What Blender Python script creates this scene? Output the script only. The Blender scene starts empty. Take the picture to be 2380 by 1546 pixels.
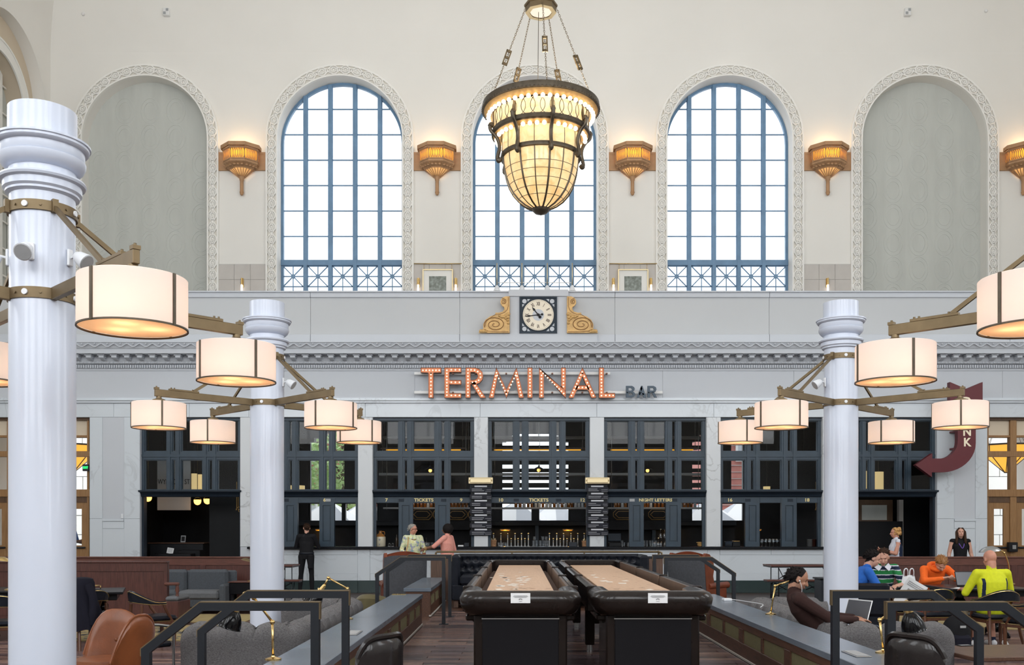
import bpy, bmesh, math, random
import numpy as np
from mathutils import Vector, Matrix
random.seed(7)
SC = bpy.context.scene
COL = SC.collection
PI = math.pi
# ------------------------------------------------------------------ camera
F, CX, HY, CAMZ = 2250.0, 1205.0, 1222.0, 1.68
cam = bpy.data.cameras.new('camera')
cam.sensor_width = 36.0
cam.lens = 36.0 * F / 2380.0
cam.shift_x = (1190.0 - CX) / 2380.0
cam.shift_y = (HY - 773.0) / 2380.0
cam.clip_end = 400
camo = bpy.data.objects.new('camera', cam)
camo.location = (0, 0, CAMZ)
camo.rotation_euler = (PI / 2, 0, 0)
COL.objects.link(camo)
SC.camera = camo
# ------------------------------------------------------------------ sky, daylight, exposure
SC.view_settings.view_transform = 'Standard'
SC.view_settings.look = 'None'
SC.view_settings.gamma = 1.0
SC.view_settings.use_curve_mapping = False
SC.view_settings.exposure = 0.0
wd = bpy.data.worlds.new('bright_overcast_sky')
SC.world = wd
wd.use_nodes = True
wd.node_tree.nodes['Background'].inputs[0].default_value = (0.90, 0.955, 1.0, 1)
wd.node_tree.nodes['Background'].inputs[1].default_value = 2.6


def area_light(name, loc, rot, sx, sy, power, color):
    l = bpy.data.lights.new(name, 'AREA')
    l.shape = 'RECTANGLE'
    l.size = sx
    l.size_y = sy
    l.energy = power
    l.color = color
    o = bpy.data.objects.new(name, l)
    o.location = loc
    o.rotation_euler = rot
    COL.objects.link(o)
    return o


# daylight through the five tall windows of the opposite wall of the hall
AX = 0.505          # hall axis
BAY = 6.035
for k in range(-2, 3):
    area_light('daylight_window', (AX + BAY * k, -5.9, 10.6), (PI / 2, 0, 0), 3.7, 8.6, 545, (0.97, 0.985, 1.0))
# daylight through the side wall windows
for sx, rz in ((-14.35, -PI / 2), (16.4, PI / 2)):
    for yy in (4.0, 14.0):
        area_light('daylight_side_window', (sx, yy, 10.5), (PI / 2, 0, rz), 3.6, 8.0, 285, (0.97, 0.985, 1.0))


# ------------------------------------------------------------------ pixel <-> metre helpers for planning
def X(px, d):
    return (px - CX) * d / F


def Z(py, d):
    return CAMZ - (py - HY) * d / F


# ------------------------------------------------------------------ materials
def lin(c):
    return tuple(((v / 255.0) / 12.92 if v <= 10.31 else ((v / 255.0 + 0.055) / 1.055) ** 2.4) for v in c)


MATS = {}


def mat(name, col, rough=0.5, metal=0.0, var=0.0, vscale=6.0, stretch=(1, 1, 1), bump=0.0, bscale=40.0, coat=0.0,
        col2=None, detail=4.0, spec=0.5, sheen=0.0, world=False):
    """principled surface with a two colour noise; stretch pulls the noise into grain"""
    m = bpy.data.materials.new(name)
    MATS[name] = m
    m.use_nodes = True
    nt = m.node_tree
    N, L = nt.nodes, nt.links
    b = N['Principled BSDF']
    b.inputs['Base Color'].default_value = (*col, 1)
    b.inputs['Roughness'].default_value = rough
    b.inputs['Metallic'].default_value = metal
    b.inputs['Coat Weight'].default_value = coat
    b.inputs['Coat Roughness'].default_value = 0.08
    b.inputs['Specular IOR Level'].default_value = spec if metal or max(col) > 0.06 else min(spec, 0.2)
    b.inputs['Sheen Weight'].default_value = sheen
    if var or col2 or bump:
        tc = N.new('ShaderNodeTexCoord')
        mp = N.new('ShaderNodeMapping')
        mp.inputs['Scale'].default_value = stretch
        if world:
            g = N.new('ShaderNodeNewGeometry')
            L.new(g.outputs['Position'], mp.inputs['Vector'])
        else:
            L.new(tc.outputs['Object'], mp.inputs['Vector'])
    if var or col2:
        nz = N.new('ShaderNodeTexNoise')
        nz.inputs['Scale'].default_value = vscale
        nz.inputs['Detail'].default_value = detail
        L.new(mp.outputs[0], nz.inputs['Vector'])
        rp = N.new('ShaderNodeValToRGB')
        c2 = col2 or tuple(min(1, v * (1 + var)) for v in col)
        c1 = col if col2 else tuple(v * (1 - var) for v in col)
        rp.color_ramp.elements[0].position = 0.3
        rp.color_ramp.elements[1].position = 0.7
        rp.color_ramp.elements[0].color = (*c1, 1)
        rp.color_ramp.elements[1].color = (*c2, 1)
        L.new(nz.outputs['Fac'], rp.inputs[0])
        L.new(rp.outputs[0], b.inputs['Base Color'])
    if bump:
        nb = N.new('ShaderNodeTexNoise')
        nb.inputs['Scale'].default_value = bscale
        nb.inputs['Detail'].default_value = 3
        L.new(mp.outputs[0], nb.inputs['Vector'])
        bp = N.new('ShaderNodeBump')
        bp.inputs['Strength'].default_value = bump
        bp.inputs['Distance'].default_value = 0.01
        L.new(nb.outputs['Fac'], bp.inputs['Height'])
        L.new(bp.outputs[0], b.inputs['Normal'])
    return m


def marble_mat(name, base, vein, scale=1.1, amt=0.6, rough=0.22):
    m = bpy.data.materials.new(name)
    MATS[name] = m
    m.use_nodes = True
    N, L = m.node_tree.nodes, m.node_tree.links
    b = N['Principled BSDF']
    b.inputs['Roughness'].default_value = rough
    g = N.new('ShaderNodeNewGeometry')
    n1 = N.new('ShaderNodeTexNoise')
    n1.inputs['Scale'].default_value = scale
    n1.inputs['Detail'].default_value = 8
    n1.inputs['Distortion'].default_value = 1.4
    L.new(g.outputs['Position'], n1.inputs['Vector'])
    a = N.new('ShaderNodeMath'); a.operation = 'SUBTRACT'; a.inputs[1].default_value = 0.5
    L.new(n1.outputs['Fac'], a.inputs[0])
    ab = N.new('ShaderNodeMath'); ab.operation = 'ABSOLUTE'
    L.new(a.outputs[0], ab.inputs[0])
    r = N.new('ShaderNodeValToRGB')
    r.color_ramp.elements[0].position = 0.0
    r.color_ramp.elements[0].color = (1, 1, 1, 1)
    r.color_ramp.elements[1].position = 0.03
    r.color_ramp.elements[1].color = (0, 0, 0, 1)
    L.new(ab.outputs[0], r.inputs[0])
    n2 = N.new('ShaderNodeTexNoise')
    n2.inputs['Scale'].default_value = 0.9
    L.new(g.outputs['Position'], n2.inputs['Vector'])
    r2 = N.new('ShaderNodeValToRGB')
    r2.color_ramp.elements[0].position = 0.48
    r2.color_ramp.elements[1].position = 0.66
    L.new(n2.outputs['Fac'], r2.inputs[0])
    mu = N.new('ShaderNodeMath'); mu.operation = 'MULTIPLY'
    L.new(r.outputs[0], mu.inputs[0]); L.new(r2.outputs[0], mu.inputs[1])
    mu2 = N.new('ShaderNodeMath'); mu2.operation = 'MULTIPLY'; mu2.inputs[1].default_value = amt
    L.new(mu.outputs[0], mu2.inputs[0])
    n3 = N.new('ShaderNodeTexNoise'); n3.inputs['Scale'].default_value = 0.7; n3.inputs['Detail'].default_value = 3
    L.new(g.outputs['Position'], n3.inputs['Vector'])
    mx0 = N.new('ShaderNodeMix'); mx0.data_type = 'RGBA'
    mx0.inputs[6].default_value = (*[v * 0.93 for v in base], 1)
    mx0.inputs[7].default_value = (*[min(1, v * 1.05) for v in base], 1)
    L.new(n3.outputs['Fac'], mx0.inputs[0])
    mx = N.new('ShaderNodeMix'); mx.data_type = 'RGBA'
    mx.inputs[7].default_value = (*vein, 1)
    L.new(mu2.outputs[0], mx.inputs[0])
    L.new(mx0.outputs[2], mx.inputs[6])
    L.new(mx.outputs[2], b.inputs['Base Color'])
    return m


def emit_mat(name, col, strength):
    m = bpy.data.materials.new(name)
    MATS[name] = m
    m.use_nodes = True
    b = m.node_tree.nodes['Principled BSDF']
    b.inputs['Base Color'].default_value = (*col, 1)
    b.inputs['Emission Color'].default_value = (*col, 1)
    b.inputs['Emission Strength'].default_value = strength
    return m


def schlick(N, L):
    lw = N.new('ShaderNodeLayerWeight'); lw.inputs[0].default_value = 0.5
    p = N.new('ShaderNodeMath'); p.operation = 'POWER'; p.inputs[1].default_value = 5.0
    a = N.new('ShaderNodeMath'); a.operation = 'MULTIPLY_ADD'; a.inputs[1].default_value = 0.96; a.inputs[2].default_value = 0.04
    L.new(lw.outputs['Facing'], p.inputs[0]); L.new(p.outputs[0], a.inputs[0])
    return a


def glass_mat(name, tint=(1, 1, 1), refl=1.0, rough=0.0):
    """thin pane: clear with a fresnel reflection"""
    m = bpy.data.materials.new(name)
    MATS[name] = m
    m.use_nodes = True
    N, L = m.node_tree.nodes, m.node_tree.links
    N.remove(N['Principled BSDF'])
    t = N.new('ShaderNodeBsdfTransparent'); t.inputs[0].default_value = (*tint, 1)
    g = N.new('ShaderNodeBsdfGlossy'); g.inputs['Roughness'].default_value = rough
    g.inputs[0].default_value = (refl, refl, refl, 1)
    fr = schlick(N, L)
    mx = N.new('ShaderNodeMixShader')
    L.new(fr.outputs[0], mx.inputs[0]); L.new(t.outputs[0], mx.inputs[1]); L.new(g.outputs[0], mx.inputs[2])
    L.new(mx.outputs[0], N['Material Output'].inputs[0])
    return m


def shade_mat(name, col, trans=0.55, var=0.0, col2=None, vscale=5, gloss=0.0):
    """lamp shade cloth or art glass: diffuse front, light from inside comes through"""
    m = bpy.data.materials.new(name)
    MATS[name] = m
    m.use_nodes = True
    N, L = m.node_tree.nodes, m.node_tree.links
    N.remove(N['Principled BSDF'])
    d = N.new('ShaderNodeBsdfDiffuse'); d.inputs[0].default_value = (*col, 1)
    t = N.new('ShaderNodeBsdfTranslucent'); t.inputs[0].default_value = (*col, 1)
    if col2:
        tc = N.new('ShaderNodeTexCoord')
        nz = N.new('ShaderNodeTexNoise'); nz.inputs['Scale'].default_value = vscale; nz.inputs['Detail'].default_value = 6
        nz.inputs['Distortion'].default_value = 1.0
        L.new(tc.outputs['Object'], nz.inputs['Vector'])
        r = N.new('ShaderNodeValToRGB')
        r.color_ramp.elements[0].position = 0.42; r.color_ramp.elements[1].position = 0.68
        r.color_ramp.elements[0].color = (*col, 1); r.color_ramp.elements[1].color = (*col2, 1)
        L.new(nz.outputs['Fac'], r.inputs[0])
        L.new(r.outputs[0], d.inputs[0]); L.new(r.outputs[0], t.inputs[0])
    mx = N.new('ShaderNodeMixShader'); mx.inputs[0].default_value = trans
    L.new(d.outputs[0], mx.inputs[1]); L.new(t.outputs[0], mx.inputs[2])
    out = mx
    if gloss:
        g = N.new('ShaderNodeBsdfGlossy'); g.inputs['Roughness'].default_value = 0.08
        fr = schlick(N, L)
        m2 = N.new('ShaderNodeMixShader')
        L.new(fr.outputs[0], m2.inputs[0]); L.new(mx.outputs[0], m2.inputs[1]); L.new(g.outputs[0], m2.inputs[2])
        out = m2
    L.new(out.outputs[0], N['Material Output'].inputs[0])
    return m


# architecture
mat('plaster_cream', (0.83, 0.81, 0.765), 0.85, var=0.02, vscale=0.5, world=True)
mat('plaster_white', (0.88, 0.865, 0.825), 0.75, var=0.02, vscale=2.0, world=True)
mat('plaster_beige', (0.66, 0.56, 0.43), 0.85)
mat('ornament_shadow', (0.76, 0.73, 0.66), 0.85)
marble_mat('marble_white', (0.61, 0.655, 0.70), (0.30, 0.31, 0.33), amt=.36)
marble_mat('marble_pier', (0.62, 0.645, 0.67), (0.22, 0.22, 0.23), scale=1.6, amt=0.5)
marble_mat('marble_green', (0.035, 0.055, 0.055), (0.12, 0.16, 0.16), scale=6.0, amt=0.5, rough=0.25)
mat('plaster_grey', (0.535, 0.56, 0.60), 0.7, var=0.025, vscale=0.4, world=True)
mat('plaster_panel', (0.505, 0.52, 0.535), 0.7, var=0.025, vscale=0.5, world=True)
mat('joint_grey', (0.30, 0.31, 0.33), 0.9)  # dark grey joints behind the stone blocks and tiles
mat('fabric_green_grey', (0.55, 0.565, 0.53), 0.9, var=0.05, vscale=1.2, stretch=(3, 1, 0.6), world=True)
mat('fabric_pattern', (0.60, 0.615, 0.58), 0.9)
mat('steel_glare_blue', (0.15, 0.27, 0.42), 0.45, var=0.1, vscale=3)  # grey-blue window frames, with bluish window glare mixed into the colour
mat('tile_taupe', (0.56, 0.525, 0.49), 0.55, var=0.05, vscale=2)
mat('frame_blue', (0.020, 0.040, 0.062), 0.42, var=0.12, vscale=4)
mat('frame_dark', (0.016, 0.024, 0.036), 0.35, var=0.1, vscale=4)
mat('bar_black', (0.008, 0.009, 0.011), 0.45)
mat('bar_dark', (0.016, 0.017, 0.020), 0.5, var=0.2, vscale=3)
mat('bar_panel', (0.03, 0.034, 0.042), 0.35, var=0.2, vscale=3)
mat('counter_black', (0.010, 0.011, 0.014), 0.25)
mat('oak', (0.25, 0.125, 0.045), 0.45, col2=(0.33, 0.18, 0.07), vscale=5, stretch=(8, 8, 0.7))
mat('oak_dark', (0.10, 0.05, 0.022), 0.45, var=0.25, vscale=5, stretch=(8, 8, 0.7))
glass_mat('glass_clear')
glass_mat('glass_smoky', (0.80, 0.84, 0.86), 0.45)
mat('white_paint', (0.78, 0.78, 0.77), 0.5)
# metals, lamps
mat('bronze', (0.185, 0.135, 0.075), 0.48, metal=0.7, var=0.12, vscale=6)
mat('bronze_dark', (0.105, 0.085, 0.062), 0.42, metal=0.7, var=0.2, vscale=9)
mat('copper_paint', (0.46, 0.26, 0.13), 0.5, metal=0.15, var=0.1, vscale=4)
mat('brass', (0.66, 0.47, 0.20), 0.25, metal=1.0)
mat('brass_pale', (0.70, 0.58, 0.36), 0.4, metal=0.8)
mat('steel', (0.45, 0.46, 0.47), 0.3, metal=1.0)
mat('column_white', (0.57, 0.615, 0.72), 0.34, coat=0.22, var=0.015, vscale=1.0)
shade_mat('shade_cloth', (0.84, 0.80, 0.79), 0.45)
shade_mat('shade_diffuser', (0.88, 0.62, 0.38), 0.6)
shade_mat('alabaster', (0.90, 0.77, 0.53), 0.5, col2=(0.82, 0.60, 0.33), vscale=5, gloss=1)
shade_mat('amber_glass', (0.95, 0.55, 0.10), 0.65)
shade_mat('amber_pale', (0.90, 0.72, 0.42), 0.6)
emit_mat('bulb_warm', (1.0, 0.84, 0.62), 3.0)
emit_mat('bulb_small', (1.0, 0.80, 0.55), 1.7)
emit_mat('bulb_amber', (1.0, 0.50, 0.12), 3.0)
emit_mat('glow_white', (1.0, 0.88, 0.78), 1.8)
emit_mat('led_amber', (1.0, 0.45, 0.03), 1.0)
emit_mat('exit_green', (0.02, 1.0, 0.18), 1.2)
mat('screen_grey', (0.055, 0.058, 0.07), 0.18)
mat('marquee_face', (0.74, 0.27, 0.13), 0.55, metal=0.1, var=0.15, vscale=8)
mat('marquee_side', (0.20, 0.085, 0.05), 0.55, metal=0.2)
mat('letter_blue', (0.055, 0.085, 0.12), 0.5)
mat('sign_red', (0.105, 0.008, 0.014), 0.5, var=0.05, vscale=3)
mat('letter_cream', (0.90, 0.80, 0.60), 0.5)
mat('letter_gold', (0.80, 0.66, 0.30), 0.4)
mat('clock_blue', (0.022, 0.035, 0.052), 0.4)
mat('clock_face', (0.80, 0.72, 0.58), 0.5)
mat('ink', (0.012, 0.012, 0.014), 0.5)
mat('numeral', (0.10, 0.065, 0.05), 0.5)
mat('gilt', (0.56, 0.35, 0.135), 0.5, metal=0.2, var=0.18, vscale=9)
mat('gilt_dark', (0.26, 0.13, 0.045), 0.5, metal=0.2)
# furniture
WOODS = []
for i, c in enumerate([(0.105, 0.064, 0.062), (0.19, 0.112, 0.095), (0.075, 0.052, 0.057), (0.28, 0.18, 0.15), (0.15, 0.105, 0.11)]):
    WOODS.append(mat('plank_walnut_%s' % 'abcde'[i], c, 0.24, var=0.35, vscale=7, stretch=(0.8, 9, 9)))
mat('floor_wood', (0.055, 0.033, 0.028), 0.35, var=0.3, vscale=7, stretch=(0.8, 9, 9))
mat('walnut', (0.095, 0.045, 0.028), 0.4, var=0.3, vscale=6, stretch=(9, 0.9, 9))
mat('walnut_v', (0.105, 0.058, 0.038), 0.4, var=0.3, vscale=6, stretch=(9, 9, 0.8))
mat('mahogany', (0.115, 0.042, 0.030), 0.35, var=0.3, vscale=6, stretch=(0.8, 8, 8))
mat('mahogany_v', (0.080, 0.028, 0.022), 0.35, var=0.3, vscale=6, stretch=(8, 8, 0.8))
mat('chair_wood', (0.095, 0.036, 0.018), 0.3, var=0.25, vscale=6, stretch=(8, 8, 0.8))
mat('slate', (0.145, 0.175, 0.215), 0.25, var=0.12, vscale=1.6, bump=0.05, bscale=30)
mat('brass_mesh', (0.185, 0.165, 0.085), 0.6, var=0.08, vscale=30)
mat('espresso', (0.012, 0.008, 0.007), 0.26, coat=0.25, var=0.3, vscale=4)
mat('espresso_inner', (0.075, 0.045, 0.032), 0.45, var=0.2, vscale=5)
mat('maple_board', (0.58, 0.36, 0.215), 0.40, col2=(0.65, 0.42, 0.265), vscale=4, stretch=(12, 1, 1))
mat('carpet_brown', (0.115, 0.07, 0.056), 0.95, bump=0.3, bscale=200)
mat('wax', (0.80, 0.74, 0.66), 0.6)
mat('stain', (0.24, 0.12, 0.06), 0.6)
mat('leather_black', (0.012, 0.014, 0.020), 0.24, var=0.2, vscale=6, bump=0.15, bscale=60)
mat('leather_black_soft', (0.020, 0.017, 0.017), 0.22, coat=0.3, var=0.25, vscale=4, bump=0.1, bscale=60)
mat('leather_tan', (0.22, 0.068, 0.024), 0.33, var=0.18, vscale=5, bump=0.08, bscale=80)
mat('leather_rust', (0.17, 0.040, 0.017), 0.33, var=0.25, vscale=5, bump=0.08, bscale=80)
mat('tweed_grey', (0.072, 0.068, 0.070), 0.92, col2=(0.175, 0.170, 0.175), vscale=60, stretch=(1, 1, 3), bump=0.35, bscale=90, detail=6)
mat('felt_grey', (0.070, 0.074, 0.085), 0.9, var=0.12, vscale=30, bump=0.2, bscale=120)
mat('loveseat_grey', (0.062, 0.070, 0.082), 0.9, var=0.12, vscale=40, bump=0.2, bscale=120)
mat('loveseat_seat', (0.115, 0.12, 0.13), 0.9, var=0.1, vscale=40)
mat('rug_gold', (0.30, 0.22, 0.095), 0.95, col2=(0.36, 0.28, 0.13), vscale=3)
mat('rug_blue', (0.045, 0.055, 0.075), 0.95)
mat('black_metal', (0.020, 0.023, 0.028), 0.42, metal=0.3)
mat('rail_metal', (0.014, 0.017, 0.023), 0.42, metal=0.2)
mat('black_gloss', (0.005, 0.005, 0.006), 0.14, coat=0.1, spec=.35)
mat('table_black', (0.008, 0.008, 0.010), 0.3)
mat('plastic_white', (0.75, 0.77, 0.80), 0.4)
mat('plastic_grey', (0.35, 0.36, 0.37), 0.45)
mat('paper', (0.78, 0.79, 0.80), 0.7)
mat('print_grey', (0.25, 0.25, 0.26), 0.7)
mat('stone_jug', (0.55, 0.50, 0.38), 0.3)
mat('jug_brown', (0.28, 0.12, 0.03), 0.25)
mat('wicker', (0.30, 0.16, 0.08), 0.7, var=0.3, vscale=30)
mat('slate_board', (0.016, 0.017, 0.025), 0.5)
mat('chalk', (0.55, 0.56, 0.60), 0.8)
glass_mat('glass_ware', (0.92, 0.95, 0.98), 2.2)
mat('bottle_amber', (0.22, 0.075, 0.012), 0.12, coat=0.5)
mat('bottle_clear', (0.42, 0.45, 0.47), 0.1, coat=0.5)
mat('bottle_dark', (0.035, 0.022, 0.014), 0.12, coat=0.5)
# outdoors
mat('brick_red', (0.50, 0.19, 0.16), 0.85, var=0.15, vscale=4)
mat('mortar', (0.50, 0.42, 0.40), 0.9)
mat('leaf_green', (0.34, 0.52, 0.18), 0.7, col2=(0.60, 0.74, 0.38), vscale=2)
mat('bark', (0.10, 0.07, 0.05), 0.9)
mat('canvas_white', (0.80, 0.80, 0.80), 0.8)
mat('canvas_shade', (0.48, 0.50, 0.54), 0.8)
mat('pavement', (0.45, 0.44, 0.42), 0.9)
mat('stone_block', (0.78, 0.76, 0.72), 0.8, var=0.03, vscale=2)


# ------------------------------------------------------------------ mesh builder
class MB:
    def __init__(s):
        s.v, s.f, s.sm, s.mi, s.m = [], [], [], [], 0
        s.T = None

    def add(s, vs, fs, smooth=False):
        o = len(s.v)
        if s.T is not None:
            T = s.T
            vs = [tuple(T @ Vector(p)) for p in vs]
        s.v.extend(vs)
        for f in fs:
            s.f.append(tuple(o + i for i in f))
            s.sm.append(smooth)
            s.mi.append(s.m)
        return s

    def box(s, x0, x1, y0, y1, z0, z1, b=0.0):
        if b <= 0:
            vs = [(x, y, z) for x in (x0, x1) for y in (y0, y1) for z in (z0, z1)]
            return s.add(vs, [(0, 1, 3, 2), (4, 6, 7, 5), (0, 4, 5, 1), (2, 3, 7, 6), (0, 2, 6, 4), (1, 5, 7, 3)])
        b = min(b, abs(x1 - x0) * .49, abs(y1 - y0) * .49, abs(z1 - z0) * .49)
        lo, hi = (min(x0, x1), min(y0, y1), min(z0, z1)), (max(x0, x1), max(y0, y1), max(z0, z1))
        vs, idx = [], {}
        for sx in (0, 1):
            for sy in (0, 1):
                for sz in (0, 1):
                    for a in range(3):
                        p = []
                        for ax, sg in enumerate((sx, sy, sz)):
                            e = hi[ax] if sg else lo[ax]
                            if ax != a:
                                e += -b if sg else b
                            p.append(e)
                        idx[(sx, sy, sz, a)] = len(vs)
                        vs.append(tuple(p))
        fs = []
        for a in range(3):
            u, w = [q for q in range(3) if q != a]
            for sg in (0, 1):
                q = []
                for (i, j) in ((0, 0), (1, 0), (1, 1), (0, 1)):
                    k = [0, 0, 0]; k[a] = sg; k[u] = i; k[w] = j
                    q.append(idx[(*k, a)])
                fs.append(tuple(q) if sg else tuple(reversed(q)))
            for i in (0, 1):
                for j in (0, 1):
                    q = []
                    for (t, fa) in ((0, u), (1, u), (1, w), (0, w)):
                        k = [0, 0, 0]; k[a] = t; k[u] = i; k[w] = j
                        q.append(idx[(*k, fa)])
                    fs.append(tuple(q))
        for sx in (0, 1):
            for sy in (0, 1):
                for sz in (0, 1):
                    fs.append(tuple(idx[(sx, sy, sz, a)] for a in range(3)))
        return s.add(vs, fs)

    def obox(s, c, size, rot=None, b=0.0):
        """box about a centre, turned by a matrix"""
        keep = s.T
        T = Matrix.Translation(Vector(c)) @ (rot.to_4x4() if rot is not None else Matrix.Identity(4))
        s.T = T if keep is None else keep @ T
        hx, hy, hz = (v / 2 for v in size)
        s.box(-hx, hx, -hy, hy, -hz, hz, b)
        s.T = keep
        return s

    def bar(s, p0, p1, w, h, b=0.0):
        """rectangular bar between two points: w across, h along the vertical-ish axis"""
        p0, p1 = Vector(p0), Vector(p1)
        d = (p1 - p0)
        L = d.length
        y = d.normalized()
        up = Vector((0, 0, 1)) if abs(y.z) < 0.99 else Vector((0, 1, 0))
        x = y.cross(up).normalized()
        z = x.cross(y)
        R = Matrix((x, y, z)).transposed()
        return s.obox((p0 + p1) / 2, (w, L, h), R, b)

    def cyl(s, p0, p1, r0, r1=None, n=16, caps=True, smooth=True):
        r1 = r0 if r1 is None else r1
        p0, p1 = Vector(p0), Vector(p1)
        d = (p1 - p0).normalized()
        a = d.orthogonal().normalized()
        c = d.cross(a)
        vs = []
        for p, r in ((p0, r0), (p1, r1)):
            for i in range(n):
                t = 2 * PI * i / n
                vs.append(tuple(p + (a * math.cos(t) + c * math.sin(t)) * r))
        fs = [(i, (i + 1) % n, n + (i + 1) % n, n + i) for i in range(n)]
        s.add(vs, fs, smooth)
        if caps:
            s.add(vs, [tuple(range(n - 1, -1, -1)), tuple(range(n, 2 * n))], False)
        return s

    def tube(s, pts, r, n=8, closed=False, caps=True):
        P = [Vector(p) for p in pts]
        m = len(P)
        rs = r if isinstance(r, (list, tuple)) else [r] * m
        vs = []
        prev = None
        for i, p in enumerate(P):
            if closed:
                d = P[(i + 1) % m] - P[i - 1]
            else:
                d = P[min(i + 1, m - 1)] - P[max(i - 1, 0)]
            d.normalize()
            if prev is None:
                a = d.orthogonal().normalized()
            else:
                a = (prev - d * prev.dot(d))
                a = a.normalized() if a.length > 1e-6 else d.orthogonal().normalized()
            prev = a
            c = d.cross(a)
            for k in range(n):
                t = 2 * PI * k / n
                vs.append(tuple(p + (a * math.cos(t) + c * math.sin(t)) * rs[i]))
        fs = []
        for i in range(m if closed else m - 1):
            j = (i + 1) % m
            for k in range(n):
                k2 = (k + 1) % n
                fs.append((i * n + k, i * n + k2, j * n + k2, j * n + k))
        s.add(vs, fs, True)
        if caps and not closed:
            s.add(vs, [tuple(range(n - 1, -1, -1)), tuple(range((m - 1) * n, m * n))], False)
        return s

    def lathe(s, prof, n=32, c=(0, 0, 0), a0=0.0, a1=2 * PI, smooth=True, closed=False):
        full = abs(a1 - a0 - 2 * PI) < 1e-6
        k = n if full else n + 1
        vs = []
        for (r, z) in prof:
            for i in range(k):
                t = a0 + (a1 - a0) * i / n
                vs.append((c[0] + r * math.cos(t), c[1] + r * math.sin(t), c[2] + z))
        fs = []
        m = len(prof)
        for j in range(m if closed else m - 1):
            j2 = (j + 1) % m
            for i in range(n):
                i2 = (i + 1) % k
                fs.append((j * k + i, j * k + i2, j2 * k + i2, j2 * k + i))
        return s.add(vs, fs, smooth)

    def prism(s, poly, d0, d1, plane='xz'):
        """polygon in a plane, extruded along the third axis"""
        def P(u, v, d):
            return {'xz': (u, d, v), 'xy': (u, v, d), 'yz': (d, u, v)}[plane]
        n = len(poly)
        vs = [P(u, v, d0) for u, v in poly] + [P(u, v, d1) for u, v in poly]
        fs = [tuple(range(n)), tuple(range(2 * n - 1, n - 1, -1))]
        fs += [(i, n + i, n + (i + 1) % n, (i + 1) % n) for i in range(n)]
        return s.add(vs, fs)

    def sphere(s, c, r, nu=16, nv=10):
        rx, ry, rz = r if isinstance(r, (list, tuple)) else (r, r, r)
        vs = [(c[0], c[1], c[2] + rz)]
        for j in range(1, nv):
            p = PI * j / nv
            for i in range(nu):
                t = 2 * PI * i / nu
                vs.append((c[0] + rx * math.sin(p) * math.cos(t), c[1] + ry * math.sin(p) * math.sin(t), c[2] + rz * math.cos(p)))
        vs.append((c[0], c[1], c[2] - rz))
        fs = [(0, 1 + i, 1 + (i + 1) % nu) for i in range(nu)]
        for j in range(nv - 2):
            for i in range(nu):
                i2 = (i + 1) % nu
                fs.append((1 + j * nu + i, 1 + (j + 1) * nu + i, 1 + (j + 1) * nu + i2, 1 + j * nu + i2))
        L = len(vs) - 1
        fs += [(L, 1 + (nv - 2) * nu + (i + 1) % nu, 1 + (nv - 2) * nu + i) for i in range(nu)]
        return s.add(vs, fs, True)

    def grid(s, fn, nu, nv, smooth=True, cu=False, cv=False):
        ku, kv = (nu if cu else nu + 1), (nv if cv else nv + 1)
        vs = [tuple(fn(i / nu, j / nv)) for i in range(ku) for j in range(kv)]
        fs = []
        for i in range(nu):
            for j in range(nv):
                i2, j2 = (i + 1) % ku, (j + 1) % kv
                fs.append((i * kv + j, i2 * kv + j, i2 * kv + j2, i * kv + j2))
        return s.add(vs, fs, smooth)

    def mesh(s, name, mats):
        me = bpy.data.meshes.new(name)
        me.from_pydata([tuple(p) for p in s.v], [], s.f)
        ms = mats if isinstance(mats, (list, tuple)) else [mats]
        for m in ms:
            me.materials.append(MATS[m] if isinstance(m, str) else m)
        me.polygons.foreach_set('use_smooth', s.sm)
        me.polygons.foreach_set('material_index', s.mi)
        bm = bmesh.new()
        bm.from_mesh(me)
        bmesh.ops.remove_doubles(bm, verts=bm.verts, dist=1e-5)
        bmesh.ops.recalc_face_normals(bm, faces=bm.faces)
        if any(s.sm):
            for e in bm.edges:
                if len(e.link_faces) != 2 or e.calc_face_angle(0) > 0.66:
                    e.smooth = False
        bm.to_mesh(me)
        bm.free()
        return me


def sq_sweep(b, pts, o0, o1, y0, y1):
    """flat strip swept along a path in the xz plane with mitred corners; o0, o1 offsets to the left of travel"""
    P = [Vector((p[0], p[1])) for p in pts]
    N = []
    for i in range(len(P)):
        d0 = (P[i] - P[i - 1]).normalized() if i else (P[1] - P[0]).normalized()
        d1 = (P[i + 1] - P[i]).normalized() if i < len(P) - 1 else d0
        n0, n1 = Vector((-d0.y, d0.x)), Vector((-d1.y, d1.x))
        m = (n0 + n1).normalized()
        N.append(m / max(.3, m.dot(n0)))
    vs = []
    for p, n in zip(P, N):
        a, c = p + n * o0, p + n * o1
        vs += [(a.x, y0, a.y), (c.x, y0, c.y), (c.x, y1, c.y), (a.x, y1, a.y)]
    k = len(P)
    fs = [(i * 4 + j, i * 4 + (j + 1) % 4, i * 4 + 4 + (j + 1) % 4, i * 4 + 4 + j) for i in range(k - 1) for j in range(4)]
    b.add(vs, fs + [(0, 1, 2, 3), (4 * k - 4, 4 * k - 3, 4 * k - 2, 4 * k - 1)])


def link_mesh(name, me, parent=None, loc=None, rot=None, kind=None):
    o = bpy.data.objects.new(name, me)
    COL.objects.link(o)
    if parent is not None:
        o.parent = parent
    if loc is not None:
        o.location = loc
    if rot is not None:
        o.rotation_euler = rot
    if kind:
        o['kind'] = kind
    return o


def obj(name, mb, mats, parent=None, loc=None, rot=None, kind=None, label=None):
    o = link_mesh(name, mb.mesh(name, mats), parent, loc, rot, kind)
    if label:
        o['label'] = label
    return o


def tag(o, label, cat, group=None):
    o['label'] = label
    o['category'] = cat
    if group:
        o['group'] = group
    return o


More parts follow.
